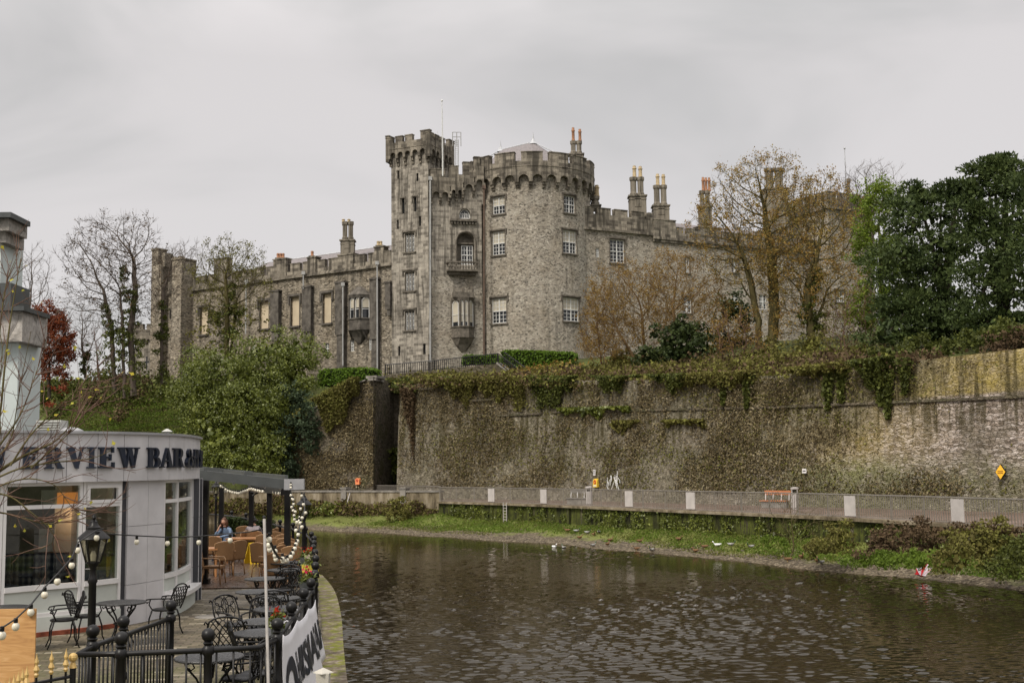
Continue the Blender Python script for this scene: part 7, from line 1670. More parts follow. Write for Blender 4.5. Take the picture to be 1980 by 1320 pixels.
# banner ----------------------------------------------------------------
M['vinyl']=plain('white_vinyl',(.62,.61,.63),.5,.3,var=.04)
rp=[(-2.53,12.8),(-2.66,14.4),(-2.79,15.95),(-2.94,17.4)]; 
BP,_s=cat([(x+.05,y) for x,y in rp]+[(-3.12,18.8)],40)
class BW:
    L=float(_s[-1])
    def __call__(s,u,z,d=0):
        f=min(max(u/s.L,0),1)*39; i=min(int(f),38); t=f-i; x=BP[i][0]*(1-t)+BP[i+1][0]*t; y=BP[i][1]*(1-t)+BP[i+1][1]*t
        sag=.2*(1-z)**1.0*math.sin(math.pi*min(1,u/s.L*1.0))**.7 if z<1 else 0
        x+=sag+.03*math.sin(u*6+z*4)*(1.1-z)-d; return Vector((x,y,z))
W_=BW(); e=empty('banner',(-2.5,13.5,.1),'white vinyl banner with dark lettering hanging from the riverside rail','banner')
m=MB(); nu,nv=26,9; L_=4.4
def btop(u): return 1.15-.02*u-.07*abs(math.sin(u*2.1))**.6
def bbot(u): return .08+.04*u
idx={}
for i in range(nu+1):
    for j in range(nv+1):
        u=L_*i/nu; z=bbot(u)+(btop(u)-bbot(u))*j/nv; idx[i,j]=len(m.v); m.v.append(tuple(W_(u,z)))
for i in range(nu):
    for j in range(nv): m.f.append((idx[i,j],idx[i+1,j],idx[i+1,j+1],idx[i,j+1])); m.mi.append(0)
o=mk(m,'vinyl_sheet',M['vinyl'],e,True); so_=o.modifiers.new('s','SOLIDIFY'); so_.thickness=.004
def text3(txt,u0,u1,z0,z1,name,mat,parent,Wm,off_=-.012,bold=0.03,cut=14):
    cu=bpy.data.curves.new('t','FONT'); cu.body=txt; cu.size=1; cu.offset=bold; cu.resolution_u=3; to=bpy.data.objects.new('t',cu); COL.objects.link(to)
    me=bpy.data.meshes.new_from_object(to.evaluated_get(bpy.context.evaluated_depsgraph_get())); bpy.data.objects.remove(to); 
    import bmesh
    bm=bmesh.new(); bm.from_mesh(me); xs=[v.co.x for v in bm.verts]; ys=[v.co.y for v in bm.verts]; x0,x1,y0,y1=min(xs),max(xs),min(ys),max(ys)
    for k_ in range(1,cut):
        x=x0+(x1-x0)*k_/cut; bmesh.ops.bisect_plane(bm,geom=bm.verts[:]+bm.edges[:]+bm.faces[:],plane_co=(x,0,0),plane_no=(1,0,0))
    for k_ in range(1,5):
        y=y0+(y1-y0)*k_/5; bmesh.ops.bisect_plane(bm,geom=bm.verts[:]+bm.edges[:]+bm.faces[:],plane_co=(0,y,0),plane_no=(0,1,0))
    off3=wloc(parent)
    for v in bm.verts:
        q=Wm(u0+(u1-u0)*(v.co.x-x0)/(x1-x0),z0+(z1-z0)*(v.co.y-y0)/(y1-y0),off_); v.co=q-off3
    bm.to_mesh(me); bm.free(); me.materials.clear(); me.materials.append(mat); me.name=name
    o=bpy.data.objects.new(name,me); COL.objects.link(o); o.parent=parent; return o
text3('HISMASAF',1.0,4.15,.42,.82,'lettering',M['navy'],e,W_); text3('NNY',.42,.8,.34,.4,'small_lettering',M['navy'],e,W_); text3('OI',.45,.8,.15,.27,'small_lettering',M['navy'],e,W_,bold=.0)
m=MB(); n_=10
for i in range(n_):
    t0,t1=[math.radians(190-200*(k_)/n_) for k_ in (i,i+1)]; f_=lambda r,t: W_(.55+r*.95*math.cos(t),.5+r*.95*math.sin(t),-.012)
    m.add([f_(.2,t0),f_(.36,t0),f_(.36,t1),f_(.2,t1)],[(0,1,2,3)])
m.add([W_(.16,.5,-.012),W_(.3,.5,-.012),W_(.3,.36,-.012),W_(.16,.36,-.012)],[(0,1,2,3)]); m.add([W_(.78,.54,-.013),W_(.95,.54,-.013),W_(.95,.36,-.013),W_(.8,.36,-.013)],[(0,1,2,3)])
mk(m,'emblem',M['navy'],e)
M['cable_tie']=M['vinyl']
for u in (.15,1.3,2.4): m=MB(); q=W_(u,1.08); m.tube([q+Vector((-.1,0,0))+Vector((.04*math.cos(a),0,.05*math.sin(a))) for a in np.linspace(0,6.28,9)[:-1]],.006,4,closed=True); mk(m,'cable_tie',M['vinyl'],e)
# white capped bollard on the ledge
q=P(625,1300,12.9); m=MB(); m.lathe([(.035,0),(.035,.62),(.06,.63)],(q.x,q.y,0),10); b_=empty('ledge_bollard',(q.x,q.y,0),'short bollard with a white pyramid cap beside the banner','bollard'); mk(m,'post',M['dgrey'],b_); m=MB()
z=.63; 
m.hexa([Vector((q.x+x*.065,q.y+y*.065,z)) for x,y in ((-1,-1),(1,-1),(1,1),(-1,1))]+[Vector((q.x+x*.07,q.y+y*.07,z+.1)) for x,y in ((-1,-1),(1,-1),(1,1),(-1,1))]); m.lathe([(.11,0),(.1,.01),(.002,.055)],(q.x,q.y,z+.1),4); mk(m,'cap',plain('cream_cap',(.42,.4,.35),.6,.2),b_)
# planters and flowers
def flowers(px,py,D_,r_,h_,col,label,potmat):
    q=P(px,py,D_); e=empty('flower_planter',(q.x,q.y,q.z-h_),label,'planter','planters along the riverside rail'); m=MB(); m.lathe([(r_*.8,0),(r_,h_),(r_*.9,h_-.01)],(q.x,q.y,q.z-h_),14); mk(m,'pot',potmat,e,50)
    r=np.random.default_rng(int(px)); p_=np.array(q)+r.normal(size=(260,3))*np.array([r_*.45,r_*.45,.05])+np.array([0,0,.04]); V,Fq=quads(p_,(.02,.05),None,1.6,3,0,.4); npmesh('leaves',V,Fq,M['laurel'],e)
    p_=np.array(q)+r.normal(size=(26,3))*np.array([r_*.45,r_*.45,.04])+np.array([0,0,.14]); V,Fq=quads(p_,(.03,.06),None,1.,4); npmesh('petals',V,Fq,col,e)
def leaf1(n,c): return leafmat(n,[tuple(x*.7 for x in c),c],.5,.3,3)
pk=leaf1('pink_petals',(.6,.03,.1)); rd=leaf1('red_petals',(.5,.04,.02))
flowers(594,1076,24.2,.15,.3,rd,'dark green pot of red and white flowers at the riverside lantern',M['dgrey'])
flowers(600,1091,23.0,.17,.42,leaf1('pale_petals',(.6,.5,.4)),'yellow planter standing at the riverside rail',plain('yellow_plastic',(.6,.5,.06),.5,.4))
flowers(592,1124,17.9,.1,.2,pk,'planter with bright pink flowers hung on the rail above the banner',M['dgrey']); flowers(535,1208,13.2,.07,.15,rd,'planter with red flowers at the corner post of the front railing',M['dgrey'])
# dark planter hedges at the back of the deck
for px0,px1,py,D_,l in ((425,470,1000,44.5,'dark box hedge planter under the awning behind the woman'),(468,530,1000,41.5,'longer dark box hedge planter under the awning behind the person in grey')):
    a_=P(px0,py,D_); b_=P(px1,py,D_); e=empty('hedge_planter',((a_.x+b_.x)/2,D_,.02),l,'hedge','dark hedge planters'); m=MB(); m.box(((a_.x+b_.x)/2,D_,.25),(b_.x-a_.x,.5,.5)); mk(m,'planter_box',M['black'],e)
    r=np.random.default_rng(px0); p_=np.stack([r.uniform(a_.x,b_.x,2600),D_+r.uniform(-.3,.3,2600),r.uniform(.45,1.12,2600)],1); V,Fq=quads(p_,(.05,.1),None,1.3,1); npmesh('foliage',V,Fq,M['darkev'],e)
# wet floor sign and the little wooden easel
q=Gz(487,1089,.02); e=empty('wet_floor_sign',(q.x,q.y,.02),'yellow folding wet floor sign on the timber deck','sign'); yl=plain('yellow_sign_plastic',(.75,.48,.015),.4,.4,var=.08)
RS=Matrix.Rotation(.75,3,'Z')
for s_ in (-1,1):
    m=MB(); c_=Vector((q.x,q.y,0)); f_=lambda x,y,z: c_+RS@Vector((x,y,z)); y0=s_*.2
    m.hexa([f_(-.17,y0-.012,.02),f_(.17,y0-.012,.02),f_(.17,y0+.012,.02),f_(-.17,y0+.012,.02),f_(-.1,s_*.02-.012,.66),f_(.1,s_*.02-.012,.66),f_(.1,s_*.02+.012,.66),f_(-.1,s_*.02+.012,.66)]); mk(m,'panel',yl,e)
q=Gz(502,1093,.02); e=empty('folding_easel',(q.x,q.y,.02),'small folded wooden easel leaning beside the yellow sign','easel')
for dx in (0,.12): m=MB(); m.tube([Vector((q.x+dx,q.y,.02)),Vector((q.x-.12+dx*.3,q.y+.1,.92))],.02,5); mk(m,'leg',M['cane'],e)
m=MB(); m.tube([Vector((q.x+.0,q.y,.45)),Vector((q.x+.1,q.y,.45))],.015,5); mk(m,'crossbar',M['cane'],e)
# ------------------------------------------------------------------ people
def skin(name,chains,mats,parent,sub=2):
    """chains: list of [(x,y,z,r),...]; joined at shared first points (index into an earlier chain)"""
    me=bpy.data.meshes.new(name); V=[];E=[];Rr=[]
    for ch in chains:
        prev=None
        for it in ch:
            if isinstance(it,int): prev=it; continue
            V.append(it[:3]); Rr.append(it[3])
            if prev is not None: E.append((prev,len(V)-1))
            prev=len(V)-1
    me.from_pydata(V,E,[]); o=bpy.data.objects.new(name,me); COL.objects.link(o); sk=o.modifiers.new('sk','SKIN'); 
    for i,r_ in enumerate(Rr): me.skin_vertices[0].data[i].radius=(r_,r_) if not isinstance(r_,tuple) else r_
    me.skin_vertices[0].data[0].use_root=True; sk.use_smooth_shade=True; sb=o.modifiers.new('su','SUBSURF'); sb.levels=sub; sb.render_levels=sub
    m2=bpy.data.meshes.new_from_object(o.evaluated_get(bpy.context.evaluated_depsgraph_get())); bpy.data.objects.remove(o); m2.name=name
    m2.materials.clear(); [m2.materials.append(x) for x in mats]; o=bpy.data.objects.new(name,m2); COL.objects.link(o); o.parent=parent; return o
M['skinm']=plain('skin_tone',(.5,.28,.19),.5,.3,var=.08); M['denim']=plain('light_denim',(.16,.22,.32),.8,.2,var=.25,sc=5); M['greyc']=plain('grey_knit',(.24,.21,.22),.9,.1,var=.2,sc=6); M['hairb']=plain('brown_hair',(.09,.035,.015),.5,.4,var=.3,sc=8); M['haird']=plain('dark_hair',(.015,.012,.01),.5,.4); M['jeans']=plain('blue_jeans',(.04,.06,.11),.8,.2)
def person(px,py,D_,rz,label,cloth,hair,long,mirror=1,headturn=0):
    h=P(px,py,D_); s=1.0; e=empty('person',(h.x,h.y,.02),label,'person'); e.rotation_euler=(0,0,rz); k=mirror
    # seated figure facing +Y in local space; pelvis on the seat at z .5; leaning forwards, one forearm raised to the chin
    body=[[(0,-.12,.55,.14),(0,-.1,.72,.135),(0,-.04,.9,.15),(0,.03,1.02,.1),(0,.06,1.09,.055),(0,.09,1.15,.06)],
          [0,(.1,0,.52,.1),(.13,.38,.52,.075),(.13,.42,.28,.055),(.13,.4,.06,.04),(.13,.5,.03,.035)],[0,(-.1,0,.52,.1),(-.13,.38,.52,.075),(-.13,.42,.28,.055),(-.13,.4,.06,.04),(-.13,.5,.03,.035)]]
    armr=[2,(.17*k,.02,.99,.062),(.24*k,.16,.82,.045),(.2*k,.32,.78,.04),(.12*k,.26,.96,.03),(.1*k,.23,1.03,.028),(.09*k,.22,1.09,.022)]
    arml=[2,(-.17*k,.02,.99,.062),(-.27*k,.12,.82,.046),(-.12*k,.36,.76,.036),(-.02*k,.42,.765,.027),(.04*k,.44,.77,.02)]
    o=skin('body',body+[armr,arml],[M['skinm'],cloth,M['jeans']],e)
    for p in o.data.polygons:
        c=p.center
        if c.z<.6 : p.material_index=2
        elif c.z<1.07 and not (c.y>.24 and c.z>.93) and not(c.y>.33 and c.z<.8 and abs(c.x)<.1): p.material_index=1
    hd=empty('head',(0,0,0)); COL.objects.unlink(hd); bpy.data.objects.remove(hd)
    R=Matrix.Rotation(headturn,3,'Z'); c0_=Vector((0,.11,1.24)); m=MB(); n=16; rows=12
    for i in range(rows+1):
        t=math.pi*i/rows
        for j in range(n):
            a=2*math.pi*j/n; x=.076*math.sin(t)*math.cos(a); y=.092*math.sin(t)*math.sin(a); z=-.118*math.cos(t)
            if z<-.02: x*=1-.3*(-z-.02)/.1; y+=.012*(y>0)
            fr=max(0,math.sin(a))*math.sin(t)
            if fr>.93: y+= .02*math.exp(-((z+.015)/.022)**2)*math.exp(-(x/.014)**2)
            y-= .008*math.exp(-((z-.012)/.014)**2)*math.exp(-((abs(x)-.032)/.016)**2)*(y>0)
            m.v.append(tuple(c0_+R@Vector((x,y,z))))
    for i in range(rows):
        for j in range(n): m.f.append((i*n+j,i*n+(j+1)%n,(i+1)*n+(j+1)%n,(i+1)*n+j)); m.mi.append(0)
    for s_ in (-1,1): m.ball(c0_+R@Vector((s_*.078,0,-.005)),.022,6,1.3,.5)
    # head and neck are part of the continuous body: join into the body mesh
    me=o.data; hm=bpy.data.meshes.new('h'); hm.from_pydata(m.v,[],m.f); hm.update()
    import bmesh
    bm=bmesh.new(); bm.from_mesh(me); bm.from_mesh(hm)
    for f in bm.faces: f.smooth=True
    bm.to_mesh(me); bm.free()
    for s_ in (-1,1):
        m=MB(); m.ball(c0_+R@Vector((s_*.031,.078,.012)),.011,8,.7); q=mk(m,'eye',M['white'],None); 
        q.parent=e; m=MB(); m.ball(c0_+R@Vector((s_*.031,.087,.012)),.0055,6); i_=mk(m,'iris',M['haird'],None); i_.parent=q; i_.location=i_.location-q.location
    m=MB(); m.tube([c0_+R@Vector((x,.088-abs(x)*.3,-.052+.004*(abs(x)>.015))) for x in (-.025,-.012,0,.012,.025)],.006,5); q=mk(m,'mouth',plain('lips',(.4,.1,.08)),None); q.parent=e
    m=MB()
    for i in range(9):
        t=math.pi*.5+math.pi*.5*i/8
        for j in range(n):
            a=2*math.pi*j/n; z=.128*-math.cos(t); y=.104*math.sin(t)*math.sin(a); x=.09*math.sin(t)*math.cos(a)
            if y>.04 and z<.06: z=.06; 
            m.v.append(tuple(c0_+R@Vector((x,y-.012,z))))
    for i in range(8):
        for j in range(n): m.f.append((i*n+j,i*n+(j+1)%n,(i+1)*n+(j+1)%n,(i+1)*n+j)); m.mi.append(0)
    zl=-.3 if long else -.08
    rng2=random.Random(int(px))
    for j in range(22):
        a=math.pi*(.92+1.16*j/21); top_=c0_+R@Vector((.088*math.cos(a),.1*math.sin(a)-.01,.04)); m.tube([top_,c0_+R@Vector((.098*math.cos(a),.11*math.sin(a)-.02,-.06)),c0_+R@Vector((.085*math.cos(a),.11*math.sin(a)-.02,zl*rng2.uniform(.8,1.1)))],[.016,.02,.008],5)
    q=mk(m,'hair',hair,None,True); q.parent=e
    # fingers of the raised hand
    for f_ in range(5):
        m=MB(); x=.09*k+(f_-2)*.012*(1 if f_<4 else 0); b=Vector((x,.215,1.085)); L=(.05,.06,.062,.055,.04)[f_]
        if f_==4: m.tube([Vector((.09*k-.02*k,.21,1.06)),Vector((.05*k,.215,1.09)),Vector((.04*k,.2,1.11))],[.009,.008,.006],6)
        else: m.tube([b,b+Vector((-.005*k,-.004,L*.5)),b+Vector((-.02*k,-.02,L*.85))],[.009,.008,.006],6)
        q=mk(m,'finger',M['skinm'],None,True); q.parent=e
    return e
person(438,1012,38.3,math.radians(150),'seated woman with long brown hair in a pale blue jacket, chin on hand',M['denim'],M['hairb'],True,1,.25)
person(490,1010,39.0,math.radians(15),'person with dark hair in a grey cardigan, seated with back to camera',M['greyc'],M['haird'],False,-1,0)
# ------------------------------------------------------------------ the walkway's furniture
def onwall(px,py,zadd=0):
    u=WW.upx(px,py); d=ray(px,py); 
    q0=WW(u,3,0); z=P(px,py,q0.y).z; q=WW(u,z,0); z=P(px,py,q.y).z; return u,z
def bench(px,py,label,mat,rz,D_,slat=True):
    q=P(px,py,D_); e=empty('bench',(q.x,q.y,0),label,'bench','benches on the far walkway'); R=Matrix.Rotation(rz,3,'Z'); o_=Vector((q.x,q.y,0))
    for nm,c,d in (('seat',(0,0,.44),(1.9,.45,.07)),('backrest',(.1,.3,.95),(1.9,.06,.28))): m=MB(); m.box(o_+R@Vector(c),d,M=R); mk(m,nm,mat,e)
    for sx in (-.85,-.3,.3,.85): m=MB(); m.tube([o_+R@Vector((sx+.05,.25,.4)),o_+R@Vector((sx+.08,.3,.95))],.03,5); mk(m,'back_support',M['upvc'],e)
    m=MB(); m.box(o_+R@Vector((0,.02,.2)),(1.8,.35,.38),M=R); mk(m,'base',M['conc'],e)
ob=plain('orange_bench_slats',(.42,.16,.07),.5,.3,var=.15)
hang_=math.atan2(-13.,9.)
bench(1497,964,'orange slatted bench on the far walkway beside a litter bin',ob,-.75,76)
bench(1118,960,'grey stone coloured bench on the far walkway left of a litter bin',M['conc'],-.6,88)
def lbin(px,py,D_,label):
    q=P(px,py,D_); e=empty('litter_bin',(q.x,q.y,0),label,'bin','grey litter bins on the walkway'); m=MB(); m.lathe([(.2,.0),(.21,.1),(.24,.12),(.24,.98),(.22,1.0)],(q.x,q.y,0),4 if False else 12); mk(m,'body',M['panel'],e); m=MB(); m.lathe([(.25,1.22),(.26,1.25),(.26,1.32),(.1,1.36)],(q.x,q.y,0),12)
    for a in (0.5,2.,3.6,5.2): m.tube([(q.x+.22*math.cos(a),q.y+.22*math.sin(a),.98),(q.x+.22*math.cos(a),q.y+.22*math.sin(a),1.24)],.03,4)
    mk(m,'hood',M['panel'],e); m=MB(); m.lathe([(.15,0),(.15,.24)],(q.x,q.y,.99),10); mk(m,'opening',M['black'],e)
lbin(1139,955,85,'litter bin on the walkway under the yellow lifebuoy box'); lbin(1537,955,73,'litter bin on the walkway right of the orange bench')
def lifebuoy(px,py,w_,label,col):
    u,z=onwall(px,py); e=empty('lifebuoy_box',WW(u,z-.5,-.2),label,'lifebuoy box','lifebuoy boxes on the wall'); m=MB(); n=8; h=w_*1.35
    prof=[(-w_/2,0),(w_/2,0),(w_/2,h*.72)]+[(w_/2*math.cos(math.pi*i/6),h*.72+h*.28*math.sin(math.pi*i/6)) for i in range(1,6)]+[(-w_/2,h*.72)]
    m.prism(prof,lambda x,y: WW(u+x,z-h/2+y,-.28),lambda x,y: WW(u+x,z-h/2+y,-.02)); mk(m,'case',col,e)
    m=MB(); m.tube([WW(u+.22*w_*math.cos(a),z+.1*h+.2*h*math.sin(a),-.3) for a in np.linspace(0,6.28,13)[:-1]],w_*.08,5,closed=True); mk(m,'buoy_emblem',plain('lifebuoy_red',(.5,.02,.02)),e)
    m=MB(); m.prism([(-w_*.35,h*.1),(w_*.35,h*.1),(w_*.35,h*.24),(-w_*.35,h*.24)],lambda x,y: WW(u+x,z-h/2+y,-.29),lambda x,y: WW(u+x,z-h/2+y,-.27)); mk(m,'label_plate',M['upvc'],e)
lifebuoy(1155,933,.5,'yellow lifebuoy box on the big wall beside the white graffiti',plain('lifebuoy_yellow',(.72,.5,.05),.4,.4))
# orange box on the left wall
def wlife(px,py):
    u,_=WA.at(px,py); z=P(px,py,WA(u,0).y).z; e=empty('lifebuoy_box',WA(u,z-.4,-.2),'orange lifebuoy box on the mossy wall left of the recess','lifebuoy box','lifebuoy boxes on the wall'); w_,h=.45,.6
    m=MB(); m.prism([(-w_/2,0),(w_/2,0),(w_/2,h*.8),(w_/4,h),(-w_/4,h),(-w_/2,h*.8)],lambda x,y: WA(u+x,z-h/2+y,-.2),lambda x,y: WA(u+x,z-h/2+y,.1)); mk(m,'case',plain('lifebuoy_orange',(.75,.25,.1),.4,.4),e)
    m=MB(); m.tube([WA(u+.1*math.cos(a),z+.08+.1*math.sin(a),-.21) for a in np.linspace(0,6.28,11)[:-1]],.035,5,closed=True); mk(m,'buoy_emblem',plain('emblem_red',(.4,.02,.02)),e)
wlife(693,930)
class WWoff:
    def __init__(s,u,z): s.u=u;s.z=z
    def __call__(s,x,y,d=0): return WW(s.u+x,s.z+y,d-.2)
def wsign(px,py,w_,h,label,parts):
    u,z=onwall(px,py); e=empty('wall_sign',WW(u,z-h/2,-.04),label,'sign'); m=MB(); W1=WWoff(u,z); m.prism([(-w_/2,-h/2),(w_/2,-h/2),(w_/2,h/2),(-w_/2,h/2)],lambda x,y: W1(x,y,-.03),lambda x,y: W1(x,y,.02)); mk(m,'plate',M['upvc'],e)
    for (t,x0,x1,y0,y1) in parts: 
        if t=='bar': m=MB(); m.prism([(x0,y0),(x1,y0),(x1,y1),(x0,y1)],lambda x,y: W1(x,y,-.04),lambda x,y: W1(x,y,-.02)); mk(m,'dark_band',M['black'],e)
        else: text3(t,x0,x1,y0,y1,'lettering',M['black'],e,W1,-.045,.03,2)
wsign(1151,913,.26,.45,'small white sign above the yellow lifebuoy box',[('H',-.07,.07,.0,.16),('bar',-.12,.12,-.1,-.06)])
wsign(1557,910,.34,.28,'small white sign with a dark band on the big wall right of the orange bench',[('bar',-.12,.12,-.03,.03)])
u,z=onwall(1940,912); e=empty('warning_sign',WW(u,z-.4,-.1),'yellow diamond warning sign on the big wall near the right edge','sign'); W1=WWoff(u,z); m=MB(); r_=.4
m.prism([(0,-r_*1.1),(r_*.85,0),(0,r_*1.1),(-r_*.85,0)],lambda x,y: W1(x,y,-.1),lambda x,y: W1(x,y,-.02)); mk(m,'plate',M['black'],e); r_=.36; m=MB(); m.prism([(0,-r_*1.1),(r_*.85,0),(0,r_*1.1),(-r_*.85,0)],lambda x,y: W1(x,y,-.115),lambda x,y: W1(x,y,-.09)); mk(m,'face',plain('sign_yellow',(.8,.45,.03),.4,.4,var=.05),e)
br_=plain('sign_brown',(.3,.12,.01)); 
for y0 in (.02,-.08): m=MB(); m.prism([(-.17,y0),(.17,y0),(.17,y0+.05),(-.17,y0+.05)],lambda x,y: W1(x,y,-.125),lambda x,y: W1(x,y,-.11)); mk(m,'text_line',br_,e)
# dark drain holes in the wall
# ladder at the quay
u=FF.upx(984,990); m=MB()
for s_ in (-.22,.22): m.tube([FF(u+s_,.1,-.35),FF(u+s_,-1.6,-.35)],.03,5)
for k_ in range(7): m.tube([FF(u-.22,-.1-.22*k_,-.35),FF(u+.22,-.1-.22*k_,-.35)],.025,5)
tag(mk(m,'quay_ladder',M['panel']),'pale metal ladder hanging on the mossy quay wall','ladder')
# chain hanging on the low wall
m=MB(); q=LW(LW.upx(680),.7,-.25); q2=LW(LW.upx(673),-1.2,-.9); m.tube([q,q.lerp(q2,.5)+Vector((.1,0,.0)),q2],.06,5); tag(mk(m,'mooring_chain',M['panel']),'grey chain hanging down the low wall to the grass','chain')
# litter: red and white umbrella at the water's edge
q=Gz(1785,1117,ZW+.1); e=empty('broken_umbrella',q,'crumpled red and white umbrella lying at the water edge','umbrella'); rm=plain('umbrella_red',(.6,.02,.03),.5,.3); wm=plain('umbrella_white',(.7,.7,.75),.5,.3)
tip=q+Vector((-.1,0,.05)); ring=[q+Vector((.36*math.cos(a)*1.1,-.1+.2*math.sin(a),.36+.24*math.sin(a*1.0+.6)+(.06 if k%2 else -.05))) for k,a in enumerate(np.linspace(0,6.28,9)[:-1])]
for k in range(8): m=MB(); a_,b_=ring[k],ring[(k+1)%8]; c_=(a_+b_)/2*.8+tip*.2; m.add([tip,a_,c_,b_],[(0,1,2),(0,2,3)]); mk(m,'canopy_panel',rm if k%2 else wm,e)
m=MB(); m.tube([tip,tip+Vector((.35,0,.5))],.012,5); mk(m,'shaft',M['panel'],e)
# ducks
def duck(kind):
    cols={'mallard':((.2,.19,.17),(.02,.07,.03)),'hen':((.16,.09,.045),(.12,.07,.035)),'gull':((.7,.7,.7),(.75,.75,.75))}[kind]
    e=empty('duck' if kind!='gull' else 'gull',(0,0,0)); m=MB(); bmn=plain(kind+'_body',cols[0],.8,.2,var=.35,sc=9); hm=plain(kind+'_head',cols[1],.5,.3)
    rings=[(-.26,.015,.2),(-.2,.05,.17),(-.1,.085,.14),(0,.1,.135),(.1,.085,.14),(.16,.06,.17),(.19,.042,.22),(.2,.036,.26),(.22,.042,.3),(.26,.036,.31),(.29,.015,.3)]
    n=8
    for i,(x,r_,z) in enumerate(rings):
        for j in range(n): a=2*math.pi*j/n; m.v.append((x,r_*math.cos(a),z+r_*math.sin(a)*(.85 if i<6 else 1)))
    for i in range(len(rings)-1):
        for j in range(n): m.f.append((i*n+j,i*n+(j+1)%n,(i+1)*n+(j+1)%n,(i+1)*n+j)); m.mi.append(1 if i>=6 else 0)
    m.f.append(tuple(range(n))[::-1]); m.mi.append(0); k=len(rings)-1; m.f.append(tuple(k*n+j for j in range(n))); m.mi.append(1)
    mk(m,'body',[bmn,hm],e,True); m=MB(); m.hexa([Vector(v) for v in ((.28,-.015,.285),(.34,-.02,.275),(.34,.02,.275),(.28,.015,.285),(.28,-.012,.305),(.34,-.015,.285),(.34,.015,.285),(.28,.012,.305))]); mk(m,'bill',M['gold'],e)
    for s_ in (-1,1):
        m=MB(); m.ball(Vector((-.05,s_*.085,.15)),.1,8,.5,1.3,.25); mk(m,'wing',bmn if kind!='mallard' else M['pipe'],e,True); m=MB(); m.tube([(0,s_*.04,.07),(.01,s_*.04,.0),(.05,s_*.04,.0)],.008,4); mk(m,'leg',M['gold'],e)
    return e
DK=[(1072,1058,'gull','white gull at the water edge left of the ducks'),(1090,1059,'mallard','duck swimming just right of the white gull'),(1147,1057,'mallard','drake with pale flank at the waterline below the litter bin'),(1175,1055,'hen','brown duck pair bird standing on the gravel, larger one'),
(1180,1047,'hen','brown duck on the grass just above the larger gravel duck'),(1231,1064,'hen','brown duck alone at the waterline, mid bank'),(1260,1066,'mallard','grey drake in the shallows right of the lone brown duck'),(1237,1049,'hen','dark duck resting on the gravel, mid bank'),
(1115,1029,'mallard','drake on the upper grass, second from the left of the grass group'),(1097,1028,'hen','leftmost duck on the upper grass'),(1136,1032,'mallard','drake in the middle of the upper grass group'),(1148,1036,'hen','brown duck below the upper grass drakes'),(1158,1031,'mallard','rightmost drake of the upper grass group'),
(1121,1042,'hen','brown duck lying between grass and gravel at the left'),(1345,1068,'hen','small dark duck at the waterline below the first bushes'),(1313,1045,'hen','dark duck on the grass, right half of the bank'),(1387,1057,'gull','pale bird lying on the grass near the right hand ducks'),(1414,1056,'mallard','pale drake right of the lying pale bird'),
(1452,1060,'mallard','drake standing on the grass below the orange bench'),(1523,1085,'hen','black looking duck at the water left of the willow bush'),(1550,1080,'hen','brown duck under the willow bush'),(1588,1091,'mallard','right hand duck pair bird with white tail in the water'),(1580,1088,'hen','right hand brown duck of the pair in the water'),(1362,1060,'hen','brown duck crouched on the stones, right of the waterline dark one')]
from mathutils.bvhtree import BVHTree as _B
BBv=bvh([bank]); pr={}
for i,(px,py,k,l) in enumerate(DK):
    h=BBv.ray_cast(CAM,ray(px,py).normalized()); q=h[0] if h[0] else Gz(px,py,ZW); 
    if q.z<ZW-.05: q=Gz(px,py,ZW); q.z=ZW-.08
    first=k not in pr
    if first: pr[k]=duck(k); pr[k]['category']='bird'
    o=pr[k] if first else copy_tree(pr[k]); o.location=q; o.rotation_euler=(0,0,random.Random(i*7).uniform(0,6.28)); o.scale=(.95,)*3; tag(o,l,None,'ducks and gulls on the far bank')
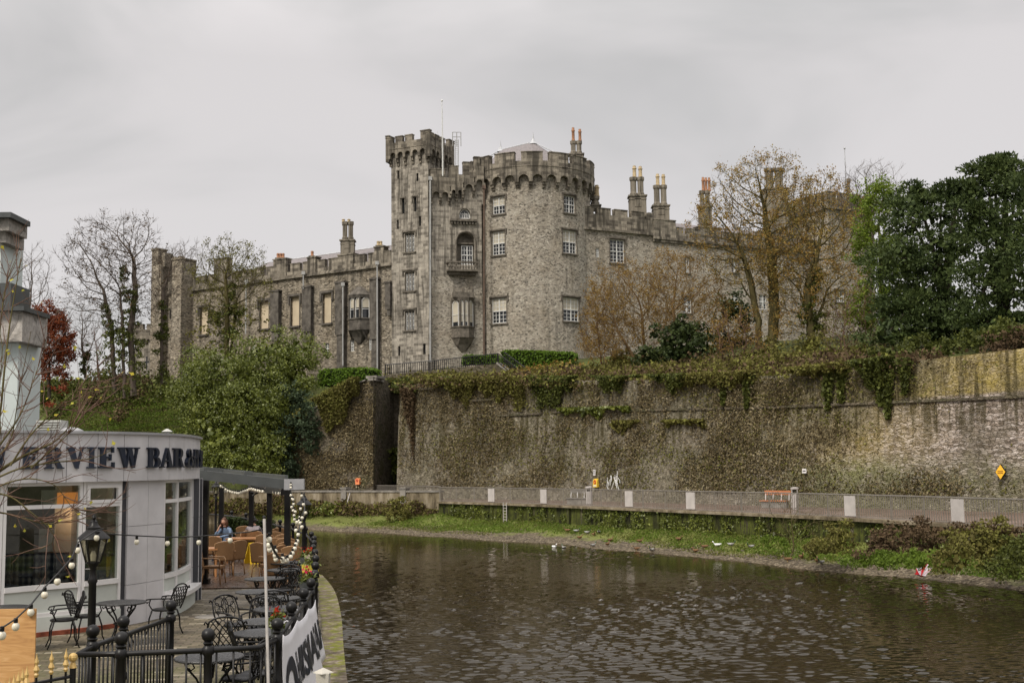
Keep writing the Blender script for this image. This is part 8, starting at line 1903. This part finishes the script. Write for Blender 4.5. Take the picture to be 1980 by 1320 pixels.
# ------------------------------------------------------------------ bare garden tree at the left edge, before the bar
def neartree():
    r=random.Random(12); e=empty('bare_sapling',Gz(-70,1240),'slender bare tree with reddish twigs and few yellow leaves before the bar','tree'); base=wloc(e); D_=14.0
    limbs=[[(-60,1190),(-45,1010),(-20,930),(30,890),(70,870),(110,850),(150,800),(165,740)],[(-20,930),(40,905),(110,893),(180,885),(215,870)],[(-40,960),(10,935),(60,925),(110,940),(130,970),(150,985),(190,990)],[(-30,950),(20,960),(60,990),(95,1020),(105,1045),(75,1062)],[(-45,1010),(-10,990),(40,1000),(90,1012),(140,1005),(185,1000)],
      [(-60,1050),(-20,900),(0,800),(10,700),(20,620),(30,560),(40,500)],[(-20,900),(20,850),(35,770),(48,700),(60,640)],[(0,860),(40,800),(70,720),(90,660)],[(-30,930),(0,840),(-5,760),(5,680),(-10,600)],[(20,900),(60,840),(110,790),(160,745),(190,735)],[(60,905),(130,840),(170,790)],[(-10,880),(-5,700),(10,560),(35,490)]]
    brs=[]
    for li,L in enumerate(limbs):
        d0=D_+r.uniform(-.7,.7)*(li>0); pts,_=cat([tuple(P(x,y,d0+.05*k)) for k,(x,y) in enumerate(L)],18); pts=[Vector(p) for p in pts]
        r0=(.028 if li in(0,5) else .013); rs=[max(.0035,r0*(1-.85*i/17)) for i in range(18)]; brs.append((pts,rs,0 if li in (0,5) else 1))
        for k in range(11):
            i=r.randint(3,16); p=pts[i]; d=(pts[min(i+1,17)]-pts[i-1]).normalized(); ax=Vector((r.gauss(0,1),r.gauss(0,1),r.gauss(0,1))); d=(d+ax*.5+Vector((.1,0,.15))).normalized(); q=p.copy(); tp_=[p]; n=6; LL=r.uniform(.25,.75)
            for s_ in range(n): d=(d+Vector((r.gauss(0,.12),r.gauss(0,.12),r.gauss(0,.12)+.05))).normalized(); q=q+d*LL/n; tp_.append(q.copy())
            brs.append((tp_,[max(.0022,.008*(1-.8*j/n)) for j in range(n+1)],2))
            for kk in range(2):
                j=r.randint(1,5); d2=(d+Vector((r.gauss(0,.6),r.gauss(0,.6),r.gauss(0,.6)))).normalized(); brs.append(([tp_[j],tp_[j]+d2*.12,tp_[j]+d2*.25+Vector((0,0,.03))],[.0035,.003,.002],3))
    V,Fq=tubesnp([b for b in brs if b[2]<2],6); npmesh('trunk',V,Fq,M['barkm'],e,smooth=True); V,Fq=tubesnp([b for b in brs if b[2]>=2],4); npmesh('crown',V,Fq,M['barkr'],e)
    rr2=np.random.default_rng(4); tips=[b[0][-1] for b in brs if b[2]==3]; ch=rr2.choice(len(tips),46,replace=False); m=MB()
    for c in ch:
        p=tips[c]; s_=rr2.uniform(.028,.05); u=Vector(rr2.normal(size=3)).normalized(); v=u.orthogonal().normalized()
        m.add([p,p+u*s_*.5+v*s_*.6,p+u*s_*.9+v*s_*.2,p+u*s_*1.5,p+u*s_*.9-v*s_*.2,p+u*s_*.5-v*s_*.6],[(0,1,2,3,4,5)])
    mk(m,'leaves',M['yellow'],e)
neartree()
